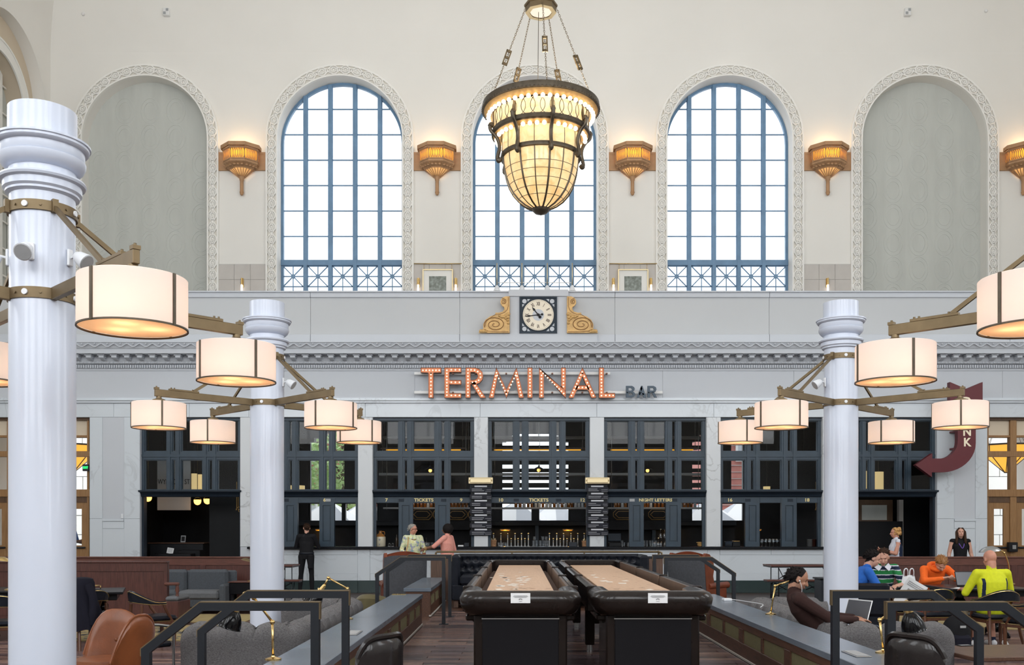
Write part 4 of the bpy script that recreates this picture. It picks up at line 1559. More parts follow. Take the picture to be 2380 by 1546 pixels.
# menu boards on the two middle piers with picture lights above
for (px, lab) in ((1117.5, 'left'), (1388, 'right')):
    y = D1 - .03
    x = X(px, y)
    z0, z1 = Z(1245, y), Z(1128, y)
    t = thing('menu_board', 'tall black slat menu board on the %s middle pier' % lab, 'menu board', (x, y, z0))
    H = z1 - z0
    b = MB(); b.box(-.25, .25, -.02, .02, 0, H + .1); obj('backing', b, 'bar_black', t)
    n = 7
    for j in range(n):
        z = H - (j + 1) * H / n
        b = MB(); b.box(-.275, .275, -.045, -.02, z + .01, z + H / n - .055, .004); s_ = obj('slat', b, 'slate_board', t)
        b = MB(); b.box(-.155, .155, -.043, -.02, z + H / n - .048, z + H / n - .012); obj('title_strip', b, 'chalk', t)
        b = MB()
        for q in range(2):
            w = random.uniform(.18, .33)
            for a in np.arange(-.22, -.22 + w, .016):
                b.box(a, a + .011, -.047, -.045, z + .075 - q * .042, z + .087 - q * .042)
            w2 = random.uniform(.09, .15)
            for a in np.arange(.25 - w2, .25, .016):
                b.box(a, a + .010, -.047, -.045, z + .06 - q * .042, z + .067 - q * .042)
        obj('chalk_line', b, 'chalk', s_, kind='stuff')
    t = thing('picture_light', 'brass picture light above the %s menu board' % lab, 'lamp', (x, y, Z(1127, y)))
    h = Z(1109, y) - Z(1124, y)
    b = MB(); b.box(-.305, .305, -.10, .02, .02, .02 + h, .01); obj('housing', b, 'brass_pale', t)
    b = MB(); b.box(-.265, .265, -.125, -.10, .045, h - .01, .01); obj('front_plate', b, 'brass_pale', t)
    for s_ in (-1, 1):
        b = MB(); b.sphere((s_ * .275, -.105, .02 + h / 2), .014, 8, 6); obj('screw', b, 'brass', t)

# ================================================================== ENTRANCE DOORWAYS IN OAK
def doorway(name, pa, pb, posts, leaf):
    x0, x1 = X(pa, D1), X(pb, D1)
    y = D1 + .16
    d_ = struct_root(name)
    zl = lambda p: Z(p, y)
    b = MB(); b.box(x0, x1, y - .05, y + .2, zl(977), ZT); obj('head', b, 'oak_dark', d_)
    for (p, q) in posts:
        b = MB(); b.box(X(p, y), X(q, y), y - .025, y + .14, 0, zl(977), .006); obj('post', b, 'oak', d_)
    for (a, c, pr) in ((1017, 1012, 0), (1062, 1049, .03), (1155, 1138, .04)):
        b = MB(); b.box(x0, x1, y - pr - .005, y + .12, zl(a), zl(c), .006); obj('transom_bar', b, 'oak', d_)
    b = MB(); b.box(x0, x1, y, y + .12, zl(1168), zl(1155)); obj('door_header', b, 'oak_dark', d_)
    ps = sorted(posts)
    gaps = [(ps[i][1], ps[i + 1][0]) for i in range(len(ps) - 1)]
    for (p, q) in gaps:
        for (a, c) in ((1012, 977), (1049, 1017), (1138, 1062)):
            b = MB(); b.add([(X(p, y), y + .05, zl(a)), (X(q, y), y + .05, zl(a)), (X(q, y), y + .05, zl(c)), (X(p, y), y + .05, zl(c))], [(0, 1, 2, 3)])
            obj('pane', b, 'plaster_beige' if c == 977 else 'glass_clear', d_)
        # door leaf
        xa, xb = X(p, y), X(q, y)
        st = .15
        b = MB()
        b.box(xa, xa + st, y + .02, y + .07, 0.02, zl(1168)); b.box(xb - st, xb, y + .02, y + .07, .02, zl(1168))
        b.box(xa + st, xb - st, y + .02, y + .07, zl(1183), zl(1168)); b.box(xa + st, xb - st, y + .02, y + .07, .02, zl(1268))
        lf = obj('door_leaf', b, 'oak', d_)
        b = MB(); b.add([(xa + st, y + .04, zl(1268)), (xb - st, y + .04, zl(1268)), (xb - st, y + .04, zl(1183)), (xa + st, y + .04, zl(1183))], [(0, 1, 2, 3)])
        obj('pane', b, 'glass_clear', lf)
        b = MB(); b.box(xa + .05, xb - .05, y - .04, y + .02, zl(1275), zl(1271), .01); obj('push_bar', b, 'black_metal', lf)
    return d_


doorway('door_1', -60, 208, [(-60, -48), (17, 36), (120, 134), (203, 208)], None)
dr = doorway('door_2', 2295, 2560, [(2293, 2297), (2347, 2362), (2424, 2440), (2548, 2560)], None)
# vestibules: side walls, stone wall outside, lanterns
mb = MB()
for (a, c) in ((X(-60, D1) - .5, X(-60, D1) - .4), (-10.62, -10.54), (11.54, 11.62), (X(2560, D1) + .4, X(2560, D1) + .5)):
    mb.box(a, c, D1 + WT, 29.5, 0, 6.05)
mb.box(XL, X(200, 29), 29.5, 29.6, 4.6, 6.05); mb.box(X(2300, 29), XR, 29.5, 29.6, 4.6, 6.05)
struct('wall_front.004', mb, 'plaster_cream')
for (x0, x1, lab) in ((-19.5, -12.6, 'left'), (13.3, 21.5, 'right')):
    t = thing('stone_wall', 'pale coursed stone wall outside the %s doors' % lab, 'wall', (0, 34.0, 0))
    b = MB(); b.box(x0, x1, .06, .5, 0, 6.2); obj('core', b, 'joint_grey', t)
    for j in range(9):
        z = j * .68
        x = x0 + (.0 if j % 2 else -.6)
        while x < x1:
            if x + 1.2 > x0:
                b = MB(); b.box(max(x0, x) + .01, min(x1, x + 1.2) - .01, 0 if j % 3 else -.04, .08, z + .01, z + .67, .01); obj('stone_block', b, 'stone_block', t)
            x += 1.2


def lantern(px, py, d, lab):
    t = thing('pyramid_lantern', lab, 'lantern', (X(px, d), d, Z(py, d)))
    R = .62
    def ring(r, z): return [(r * math.cos(PI / 8 + PI / 4 * i), r * math.sin(PI / 8 + PI / 4 * i), z) for i in range(8)]
    for i in range(8):
        j = (i + 1) % 8
        a, b_, c = ring(R, .24), ring(R * .97, .02), ring(.03, -.50)
        b = MB(); b.add([a[i], a[j], b_[j], b_[i]], [(0, 1, 2, 3)]); obj('band_panel', b, 'lantern_glow', t)
        b = MB(); b.add([b_[i], b_[j], c[j], c[i]], [(0, 1, 2, 3)]); obj('lower_panel', b, 'lantern_glow', t)
    b = MB()
    b.tube(ring(R + .01, .25), .025, 5, closed=True); b.tube(ring(R, .01), .025, 5, closed=True)
    for i in range(8):
        b.bar(ring(R + .005, .24)[i], ring(R, .02)[i], .02, .02); b.bar(ring(R, .02)[i], ring(.03, -.52)[i], .02, .02)
    obj('frame', b, 'bronze_dark', t)
    b = MB()
    for i in range(0, 8, 2): b.cyl(ring(R, .25)[i], (0, 0, 1.5), .006, n=5)
    b.cyl((0, 0, 1.5), (0, 0, 6.05 - Z(py, d)), .012, n=6)
    obj('hanger', b, 'bronze_dark', t)


emit_mat('lantern_glow', (1.0, .52, .06), 0.95)
lantern(2338, 1056, 27, 'amber octagonal lantern hanging inside the right entrance')
lantern(168, 1056, 27, 'amber octagonal lantern half hidden behind the big white column')
t = thing('exit_sign', 'green lit exit sign inside the left doorway', 'exit sign', (X(204, D1 + .1), D1 + .05, Z(1095, D1)))
b = MB(); b.box(-.10, .06, -.03, .03, 0, .17, .008); obj('housing', b, 'black_metal', t)
text_mesh('lettering', 'EXIT', .075, 'exit_green', t, (-.02, -.034, .085), depth=.003, sx=.8, bold=.004)
t = thing('keypad_box', 'black key box with a steel plate beside the right oak doors', 'box', (X(2356, D1), D1 + .05, Z(1283, D1)))
b = MB(); b.box(-.11, .11, -.05, .08, 0, .24, .01); obj('box', b, 'ink', t)
b = MB(); b.box(-.03, .06, -.055, -.05, .07, .17); obj('plate', b, 'steel', t)
t = thing('wall_switch', 'small white switch plate low on the left marble pier', 'switch', (X(284, D1), D1 - .002, Z(1200, D1)))
b = MB(); b.box(-.03, .03, -.014, .012, -.055, .055, .006); obj('plate', b, 'plastic_white', t)
b = MB(); b.box(-.010, .010, -.022, -.014, -.02, .02); obj('rocker', b, 'plastic_white', t)

# ================================================================== OUTDOORS BEHIND THE BAR
mb = MB(); mb.box(-60, 60, D2 + .6, 120, -.3, 0); struct('floor.001', mb, 'pavement')


def brick_building(x0, x1, y, h, lab):
    t = thing('brick_building', lab, 'building', (0, y, 0))
    b = MB(); b.box(x0, x1, .03, 8, 0, h); obj('wall', b, 'brick_red', t)
    for j in range(3):
        for xx in np.arange(x0 + .9, x1 - .8, 2.6):
            f = MB(); f.box(xx, xx + 1.1, -.04, .05, 1.2 + j * 3.2, 3.2 + j * 3.2); w = obj('window', f, 'white_paint', t)
            f = MB(); f.box(xx + .1, xx + 1.0, -.05, -.04, 1.3 + j * 3.2, 3.1 + j * 3.2); obj('pane', f, 'canvas_shade', w)
    f = MB()
    for z in np.arange(.3, h, .28): f.box(x0, x1, -.004, .03, z, z + .03)
    obj('mortar_course', f, 'mortar', t, kind='stuff')
    f = MB(); f.box(x0 - .2, x1 + .2, -.3, 8, h, h + .4); obj('parapet', f, 'stone_block', t)


brick_building(8.3, 16.0, 41, 9.5, 'red brick building outside the right hand bar windows')
brick_building(-13.5, -7.4, 43, 9.5, 'red brick building behind the tree outside the left bar windows')


def parasol(x, y, h, r, lab):
    t = thing('market_parasol', lab, 'parasol', (x, y, 0))
    for i in range(8):
        a, c = PI / 4 * i, PI / 4 * (i + 1)
        b = MB(); b.add([(0, 0, h), (r * math.cos(a), r * math.sin(a), h - .75), (r * math.cos(c), r * math.sin(c), h - .75), (r * math.cos(a), r * math.sin(a), h - .95), (r * math.cos(c), r * math.sin(c), h - .95)], [(0, 1, 2), (1, 3, 4, 2)])
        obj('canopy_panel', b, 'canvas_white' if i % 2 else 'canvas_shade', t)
    b = MB(); b.cyl((0, 0, 0), (0, 0, h + .1), .03, n=8); obj('pole', b, 'black_metal', t)
    b = MB(); b.box(-.3, .3, -.3, .3, 0, .06); obj('base', b, 'black_metal', t)


for ip, (px, lab) in enumerate(((765, 'outside the second bar window'), (850, 'outside the left end of the third bar window'), (1200, 'left of two outside the middle bar window'), (1290, 'right of two outside the middle bar window'), (1640, 'outside the fifth bar window'), (1720, 'outside the sixth bar window'))):
    parasol(X(px, 32.9 + 2.6 * (ip % 2)), 32.9 + 2.6 * (ip % 2), 2.55 + .07 * (ip % 2), 1.25, 'white market parasol ' + lab)


def tree(x, y, h, r, lab):
    t = thing('street_tree', lab, 'tree', (x, y, 0))
    b = MB(); b.tube([(0, 0, 0), (.1, 0, h * .35), (0, .1, h * .75)], [.22, .16, .06], 8)
    for i in range(5):
        a = i * 1.26
        b.tube([(.06, 0, h * (.35 + .06 * i)), (r * .5 * math.cos(a), r * .5 * math.sin(a), h * (.6 + .05 * i))], [.09, .03], 6)
    obj('trunk', b, 'bark', t)
    b = MB()
    rnd = random.Random(3)
    for i in range(5200):
        u, v = rnd.uniform(-1, 1), rnd.uniform(0, 2 * PI)
        q = rnd.uniform(.45, 1) ** .5
        s_ = math.sqrt(1 - u * u)
        c = Vector((r * q * s_ * math.cos(v), r * q * s_ * math.sin(v), h * .66 + r * .9 * q * u))
        a = Vector((rnd.uniform(-1, 1), rnd.uniform(-1, 1), rnd.uniform(-1, 1))).normalized() * .13
        e = a.orthogonal().normalized() * .06
        b.add([tuple(c - a), tuple(c + e), tuple(c + a), tuple(c - e)], [(0, 1, 2, 3)])
    obj('foliage', b, 'leaf_green', t, kind='stuff')


tree(-7.2, 39.6, 7.0, 2.6, 'leafy green tree outside the second bar window')
# ================================================================== WHITE LAMP COLUMNS
CR = 0.218
WARM = (1.0, 0.69, 0.46)


def ring_prof(r0, r1, z0, z1):
    return [(r0, z0), (r1, z0), (r1, z1), (r0, z1)]


def make_column(label, x, y, arm, spots):
    t = thing('lamp_column', label, 'column', (x, y, 0), 0, 'white lamp columns of the hall')
    b = MB()
    b.lathe([(0, 0), (.30, 0), (.30, .10), (.26, .14), (.24, .20), (CR + .004, .26), (CR + .004, 3.28), (CR, 3.30), (CR, 4.055)], 48)
    obj('shaft', b, 'column_white', t)
    b = MB()
    b.lathe([(CR, 4.04), (.245, 4.055), (.245, 4.07), (.262, 4.085), (.262, 4.13), (.285, 4.14), (.292, 4.155), (.285, 4.17), (.235, 4.175), (.225, 4.18), (.225, 4.23),
             (.245, 4.235), (.272, 4.26), (.287, 4.29), (.289, 4.315), (.276, 4.32), (.281, 4.33), (.281, 4.385), (.30, 4.39), (.312, 4.405), (.312, 4.42), (.322, 4.425), (.322, 4.44), (.23, 4.445), (.229, 4.67), (.215, 4.67), (0, 4.60)], 48)
    obj('capital', b, 'column_white', t)
    b = MB()
    b.lathe([(CR + .005, 4.10), (.264, 4.112), (CR + .005, 4.118)], 32)
    for (z0, z1, nm) in ((3.90, 3.97, 'upper_clamp'), (3.28, 3.357, 'lower_clamp')):
        b = MB()
        b.lathe(ring_prof(CR - .01, CR + .014, z0, z1), 48, closed=True, smooth=True)
        for i in range(8):
            a = PI / 8 + i * PI / 4
            c = Vector((math.cos(a), math.sin(a), 0))
            b.cyl(tuple(c * (CR + .01) + Vector((0, 0, (z0 + z1) / 2))), tuple(c * (CR + .022) + Vector((0, 0, (z0 + z1) / 2))), .009, n=8)
        cl = obj(nm, b, 'bronze', t)
        b = MB()
        for a in (-PI / 2 - .05, 0.0, PI / 2, PI):
            c = Vector((math.cos(a), math.sin(a), 0))
            q = Vector((0, 0, (z0 + z1) / 2))
            b.cyl(tuple(c * (CR + .01) + q), tuple(c * (CR + .024) + q), .021, n=14)
        obj('bolt_cap', b, 'plastic_white', cl)
    L = arm * math.sqrt(2)
    for sx in (-1, 1):
        for sy in (-1, 1):
            u = Vector((sx, sy, 0)).normalized()
            b = MB()
            b.bar(tuple(u * (CR - .005) + Vector((0, 0, 3.317))), tuple(u * (L + .05) + Vector((0, 0, 3.317))), .045, .088, .004)
            b.bar(tuple(u * (L - .52) + Vector((0, 0, 3.372))), tuple(u * (L - .13) + Vector((0, 0, 3.372))), .045, .024, .003)
            b.bar(tuple(u * (L + .005) + Vector((0, 0, 3.372))), tuple(u * (L + .055) + Vector((0, 0, 3.372))), .05, .025)
            ar = obj('arm', b, 'bronze', t)
            b = MB()
            b.bar(tuple(u * (CR + .01) + Vector((0, 0, 3.93))), tuple(u * (L - .46) + Vector((0, 0, 3.38))), .022, .034)
            b.bar(tuple(u * (CR + .0) + Vector((0, 0, 3.935))), tuple(u * (CR + .04) + Vector((0, 0, 3.935))), .04, .09)
            obj('brace', b, 'bronze', ar)
            b = MB()
            for q in (L - .48, L - .44, L - .2, L - .16, L + .03):
                b.cyl(tuple(u * q + Vector((0, 0, 3.38))), tuple(u * q + Vector((0, 0, 3.40))), .010, n=6)
            obj('bolt', b, 'bronze', ar, kind='stuff')
            c = u * L
            b = MB()
            b.lathe([(0, 3.275), (.03, 3.275), (.034, 3.25), (.075, 3.235), (.08, 3.215), (.10, 3.205), (.10, 3.195), (0, 3.19)], 24, (c.x, c.y, 0))
            obj('canopy', b, 'bronze', ar)
            R = .32
            b = MB()
            b.lathe([(.015, 3.185), (R - .004, 3.190), (R, 3.186), (R, 2.885), (R - .006, 2.882)], 48, (c.x, c.y, 0))
            sh = obj('lamp_shade', b, 'shade_cloth', t)
            b = MB()
            b.lathe([(0, 2.891), (R - .005, 2.891)], 48, (c.x, c.y, 0))
            obj('diffuser', b, 'shade_diffuser', sh)
            b = MB()
            b.lathe(ring_prof(R - .006, R + .004, 2.878, 2.888), 48, (c.x, c.y, 0), closed=True)
            for i in range(4):
                a = .62 + i * PI / 2 + (0.35 * sx - .2 * sy)
                p = Vector((c.x + (R + .003) * math.cos(a), c.y + (R + .003) * math.sin(a), 0))
                tdir = Matrix.Rotation(a, 3, 'Z')
                b.obox((p.x, p.y, 3.035), (.008, .021, .308), tdir)
            obj('strap', b, 'bronze_dark', sh)
            for a in (.5, 2.6, 4.7):
                lamp('column_bulb', (c.x + .13 * math.cos(a), c.y + .13 * math.sin(a), 2.975), 1.1, WARM, .035, t)
    # white speaker heads on wall brackets
    for a in spots:
        u = Vector((math.cos(a), math.sin(a), 0))
        b = MB()
        b.obox(tuple(u * (CR + .012) + Vector((0, 0, 3.60))), (.02, .05, .12), Matrix.Rotation(a, 3, 'Z'), .006)
        b.tube([tuple(u * (CR + .02) + Vector((0, 0, 3.60))), tuple(u * (CR + .06) + Vector((0, 0, 3.61))), tuple(u * (CR + .09) + Vector((0, 0, 3.59)))], .010, 6)
        br = obj('spotlight', b, 'plastic_white', t)
        b = MB()
        p0, p1 = u * (CR + .065) + Vector((0, 0, 3.615)), u * (CR + .155) + Vector((0, 0, 3.555))
        b.cyl(tuple(p0), tuple(p0.lerp(p1, .25)), .03, .045, n=20); b.cyl(tuple(p0.lerp(p1, .25)), tuple(p1), .045, .062, n=20)
        obj('head', b, 'plastic_white', br)
        b = MB(); b.cyl(tuple(p1), tuple(p1 + (p1 - p0).normalized() * .004), .055, n=20); obj('face', b, 'plastic_grey', br)
    return t


make_column('tall white lamp column at the left edge, largest of the columns', -3.44, 7.0, 1.085, (-PI / 2 + .12, -.25, PI + .25))
make_column('white lamp column in the left middle beside the grey sofas', -3.375, 13.0, 1.06, (-.15,))
make_column('white lamp column on the right behind the seated readers', 4.33, 13.0, 1.10, (PI + .15,))
make_column('white lamp column out of frame on the right, only its drum lamps in view', 4.245, 7.0, 1.095, (-PI / 2 - .12, PI + .25))

# ================================================================== CHANDELIER
CHX, CHY = X(1257, 21.6), 21.6
ch = thing('chandelier', 'huge bell shaped bronze and alabaster chandelier hanging in the middle of the hall', 'chandelier', (CHX, CHY, 0))
T0 = math.radians(12) - PI / 2          # bracket angle nearest the camera


def cpt(r, a, z): return (r * math.cos(a), r * math.sin(a), z)


b = MB(); b.lathe([(1.25, 11.05), (1.305, 11.04), (1.31, 10.98), (1.305, 10.91), (1.27, 10.90), (1.10, 10.82), (1.07, 10.80), (1.07, 10.87), (1.22, 10.96), (1.25, 11.05)], 64)
rim = obj('rim', b, 'bronze_dark', ch)
b = MB(); b.lathe([(1.268, 10.897), (1.10, 10.818)], 64); obj('soffit', b, 'gilt', rim)
b = MB()
for i in range(96):
    a = 2 * PI * i / 96
    b.sphere(cpt(1.309, a, 10.925), .018, 6, 4)
obj('beading', b, 'bronze_dark', rim, kind='stuff')
for i in range(8):           # eight alabaster panels in each tier
    a0, a1 = T0 + i * PI / 4, T0 + (i + 1) * PI / 4
    b = MB(); b.lathe([(1.065, 10.84), (1.065, 10.42)], 10, a0=a0, a1=a1); obj('upper_panel', b, 'alabaster', ch)
    for q in range(2):
        c0 = a0 + q * PI / 8
        b = MB(); b.lathe([(.875, 10.33), (.875, 9.92)], 6, a0=c0 + .004, a1=c0 + PI / 8 - .004); obj('middle_panel', b, 'alabaster', ch)
dome = [(.845, 9.87), (.835, 9.72), (.81, 9.56), (.77, 9.40), (.71, 9.23), (.62, 9.07), (.50, 8.93), (.35, 8.82), (.19, 8.745)]
rows = [(0, 1), (1, 2), (2, 3), (3, 4), (4, 5), (5, 6), (6, 7), (7, 8)]
for i in range(16):
    a0, a1 = T0 + i * PI / 8, T0 + (i + 1) * PI / 8
    for (p, q) in ((0, 2), (2, 3), (3, 4), (4, 5), (5, 6), (6, 8)):
        b = MB(); b.lathe(dome[p:q + 1], 4, a0=a0, a1=a1); obj('dome_panel', b, 'alabaster', ch)
b = MB()
for i in range(16):
    a = T0 + i * PI / 8
    rr = .018 if i % 2 else .032
    b.tube([cpt(r + .004, a, z) for r, z in dome], rr * .75, 5)
    b.tube([cpt(.879, a, 10.33), cpt(.879, a, 9.9)], .010, 4)
for k in (2, 3, 4, 5, 6):
    b.tube([cpt(dome[k][0] + .002, 2 * PI * i / 48, dome[k][1]) for i in range(48)], .006, 4, closed=True)
obj('glazing_bar', b, 'bronze_dark', ch)
b = MB()
for i in range(8):
    a = T0 + i * PI / 4
    b.obox(cpt(1.075, a, 10.63), (.03, .055, .46), Matrix.Rotation(a, 3, 'Z'))
obj('post', b, 'bronze', ch)
b = MB()
for i in range(32):
    ac = T0 + (i + .5) * PI / 16
    b.tube([cpt(1.072, ac + .148 * math.cos(2 * PI * j / 18), 10.63 + .19 * math.sin(2 * PI * j / 18)) for j in range(18)], .0075, 4, closed=True)
obj('tracery', b, 'bronze_dark', ch, kind='stuff')
b = MB(); b.lathe([(1.04, 10.46), (1.09, 10.45), (1.10, 10.36), (1.06, 10.34), (.90, 10.30), (.88, 10.34), (1.03, 10.40), (1.04, 10.46)], 64); r2 = obj('second_ring', b, 'bronze_dark', ch)
b = MB(); b.lathe([(1.055, 10.337), (.90, 10.298)], 64); obj('soffit', b, 'gilt', r2)
b = MB(); b.lathe([(.85, 9.93), (.895, 9.93), (.905, 9.89), (.90, 9.85), (.84, 9.84), (.85, 9.93)], 64); obj('third_ring', b, 'bronze_dark', ch)
for i in range(8):
    a = T0 + i * PI / 4
    R = Matrix.Rotation(a, 4, 'Z')
    b = MB(); b.T = R
    pts = smooth_path([(1.10, 0, 10.54), (1.15, 0, 10.50), (1.13, 0, 10.40), (1.03, 0, 10.30), (.955, 0, 10.16), (.94, 0, 10.02), (.965, 0, 9.90), (.985, 0, 9.80), (.955, 0, 9.76), (.92, 0, 9.80)], 5)
    b.tube(pts, [.055 if j < 6 or j > 36 else .042 for j in range(len(pts))], 8)
    for e in (pts[2], pts[-6]):
        b.sphere((e.x, 0, e.z), (.065, .05, .065), 10, 8)
    obj('bracket', b, 'bronze_dark', ch)
BULB = MB().sphere((0, 0, 0), .048, 12, 8).mesh('bulb', 'bulb_warm')
for i in range(48):
    a = T0 + (i + .5) * PI / 24
    link_mesh('bulb', BULB, ch, cpt(1.17, a, 10.775))
for i in range(8):
    for j in range(4):
        a = T0 + i * PI / 4 + (j + 1) * PI / 20
        link_mesh('bulb', BULB, ch, cpt(.99, a, 10.27))
b = MB()
b.lathe([(.20, 8.75), (.185, 8.70), (.13, 8.645), (.04, 8.62), (0, 8.60)], 24)
obj('bottom_cap', b, 'bronze_dark', ch)
# five chains with long links and buckle plates, canopy, central flex
for i in range(5):
    a = math.radians(5 + 72 * i) - PI / 2
    p0, p1 = Vector(cpt(1.18, a, 11.02)), Vector(cpt(.36, a, 13.18))
    b = MB()
    n = 44
    for k in range(n):
        q = p0.lerp(p1, (k + .5) / n)
        d = (p1 - p0).normalized()
        side = d.cross(Vector((0, 0, 1))).normalized() if k % 2 else d.cross(d.cross(Vector((0, 0, 1)))).normalized()
        b.tube([q + d * (.034 * math.cos(2 * PI * j / 8)) + side * (.016 * math.sin(2 * PI * j / 8)) for j in range(8)], .005, 4, closed=True)
    obj('chain', b, 'bronze', ch, kind='stuff')
    f = [.47, .42, .46, .46, .44][i]
    q = p0.lerp(p1, f)
    d = (p1 - p0).normalized()
    ang = math.atan2(d.x, d.z)
    b = MB()
    T = Matrix.Translation(q) @ Matrix.Rotation(ang, 4, 'Y') @ Matrix.Rotation(.5 if i in (1, 3) else .1, 4, 'Z')
    b.T = T
    for (x0, x1, z0, z1) in ((-.06, -.03, -.17, .17), (.03, .06, -.17, .17), (-.06, .06, -.17, -.12), (-.06, .06, .12, .17), (-.06, .06, -.02, .02)):
        b.box(x0, x1, -.018, .018, z0, z1)
    obj('buckle', b, 'bronze', ch)
b = MB(); b.cyl((-.07, 0, 10.9), (-.05, 0, 13.2), .007, n=6); obj('flex', b, 'bronze_dark', ch)
b = MB(); b.lathe([(.0, 13.14), (.24, 13.14), (.25, 13.15)], 24); obj('uplight_lens', b, 'plastic_white', ch)
b = MB()
b.lathe([(.25, 13.12), (.345, 13.12), (.345, 13.13), (.25, 13.15)], 8)
obj('canopy_base', b, 'brass_pale', ch)
b = MB()
b.lathe([(.345, 13.13), (.345, 13.25), (.37, 13.26), (.375, 13.30), (.25, 13.38), (.20, 13.50), (.16, 13.65), (.05, 13.75), (.03, 14.0)], 8, smooth=False)
b.cyl((0, 0, 13.9), (0, 0, ZC + RC - .02), .035, n=8)
obj('canopy', b, 'bronze', ch)
for z, p in ((10.63, 6), (10.12, 6), (9.55, 9), (9.05, 4)):
    lamp('chandelier_light', (CHX, CHY, z), p, (1.0, .80, .50), .15)
lamp('chandelier_uplight', (CHX, CHY, 11.4), 140, (1.0, .85, .65), .3)

# ================================================================== WALL SCONCES
SCX = [AX + BAY * (k + .5) for k in range(-2, 3)]


def octa(R, z, y0=0):
    an = [PI, PI + PI / 8, PI + 3 * PI / 8, PI + 5 * PI / 8, PI + 7 * PI / 8, 2 * PI]
    rr = [R * math.cos(PI / 8), R, R, R, R, R * math.cos(PI / 8)]
    return [(r * math.cos(a), y0 + r * math.sin(a), z) for r, a in zip(rr, an)]


def make_sconce(label, x):
    t = thing('wall_sconce', label, 'wall lamp', (x, D2 - .05, 12.95), 0, 'copper sconces between the arches')
    b = MB(); b.box(-.75, .75, -.02, .05, -.28, .28); b.box(-.70, .70, -.03, -.02, .20, .23); b.box(-.72, -.70, -.03, 0, -.26, .26); b.box(.70, .72, -.03, 0, -.26, .26)
    obj('back_plate', b, 'copper_paint', t)
    b = MB()
    A, B_ = octa(.645, .29), octa(.645, .40)
    C, D_ = octa(.56, .40), octa(.58, .29)
    for i in range(5):
        b.add([A[i], A[i + 1], B_[i + 1], B_[i]], [(0, 1, 2, 3)]); b.add([B_[i], B_[i + 1], C[i + 1], C[i]], [(0, 1, 2, 3)]); b.add([A[i], A[i + 1], D_[i + 1], D_[i]], [(0, 1, 2, 3)])
    obj('rim', b, 'copper_paint', t)
    U, Lw = octa(.565, .28), octa(.555, -.12)
    V, W = octa(.585, -.12), octa(.575, -.17)
    for i in range(5):
        pu, pv, lu, lv = Vector(U[i]), Vector(U[i + 1]), Vector(Lw[i]), Vector(Lw[i + 1])
        b = MB(); b.add([tuple(pu), tuple(pv), tuple(lv), tuple(lu)], [(0, 1, 2, 3)]); g = obj('glass_panel', b, 'amber_glass', t)
        b = MB()
        n = 4 if 0 < i < 4 else 2
        wid = (pv - pu).length
        ux = (pv - pu).normalized()
        uz = (lu - pu).normalized()
        hh = (lu - pu).length
        out = ux.cross(uz).normalized() * -.008
        if out.y > 0 and i == 2: out = -out
        for q in range(2 * n - 1):
            c = pu + ux * wid * (q + 1) / (2 * n) + uz * hh * .5 + out
            b.tube([c + ux * (wid / n * .5 * math.cos(2 * PI * j / 14)) + uz * (hh * .40 * math.sin(2 * PI * j / 14)) for j in range(14)], .0095, 4, closed=True)
        b.tube([pu, pv, lv, lu], .020, 4, closed=True)
        b.tube([pu + uz * hh * .09, pv + uz * hh * .09], .028, 4); b.tube([pu + uz * hh * .92, pv + uz * hh * .92], .028, 4)
        obj('tracery', b, 'copper_paint', g)
        # sloping lower glass with ribs
        w0, w1 = Vector(W[i]), Vector(W[i + 1])
        tip = Vector((0, 0, -.58))
        m0, m1 = w0.lerp(tip, .32), w1.lerp(tip, .32)
        b = MB(); b.add([tuple(w0), tuple(w1), tuple(m1), tuple(m0)], [(0, 1, 2, 3)]); obj('leaf_panel', b, 'copper_paint', t)
        b = MB(); b.add([tuple(m0), tuple(m1), tuple(tip)], [(0, 1, 2)]); g = obj('lower_glass', b, 'amber_pale', t)
        b = MB()
        for f in (0, .33, .67):
            b.tube([w0.lerp(w1, f), tip], .016, 4)
        b.tube([m0, m1], .02, 4)
        for f in (.2, .5, .8):
            c = w0.lerp(w1, f).lerp(tip, .16) - Vector((0, .0, 0))
            b.sphere(tuple(c * 1.02), (.05, .03, .035), 8, 5)
        obj('rib', b, 'copper_paint', g)
    b = MB()
    for i in range(5):
        b.add([V[i], V[i + 1], W[i + 1], W[i]], [(0, 1, 2, 3)]); b.add([Lw[i], Lw[i + 1], V[i + 1], V[i]], [(0, 1, 2, 3)])
    obj('shelf', b, 'copper_paint', t)
    b = MB(); b.lathe([(.10, -.50), (.07, -.56), (.07, -.60), (.055, -.62), (.055, -.95), (.066, -.96), (.066, -.98), (.06, -.99), (.045, -1.05), (.0, -1.08)], 12, (0, -.05, 0)); obj('stem', b, 'copper_paint', t)
    for z, p in ((.08, 4.2), (.36, 10.0)):
        lamp('sconce_bulb', (0, -.28, z), p, (1, .68, .32), .05, t)
    return t


for i, x in enumerate(SCX):
    make_sconce(['copper sconce with lit amber panels left of the first window', 'copper sconce between the first window and the middle window', 'copper sconce right of the big chandelier',
                 'copper sconce right of the last window', 'copper sconce cut off by the right edge of the photo'][i], x)

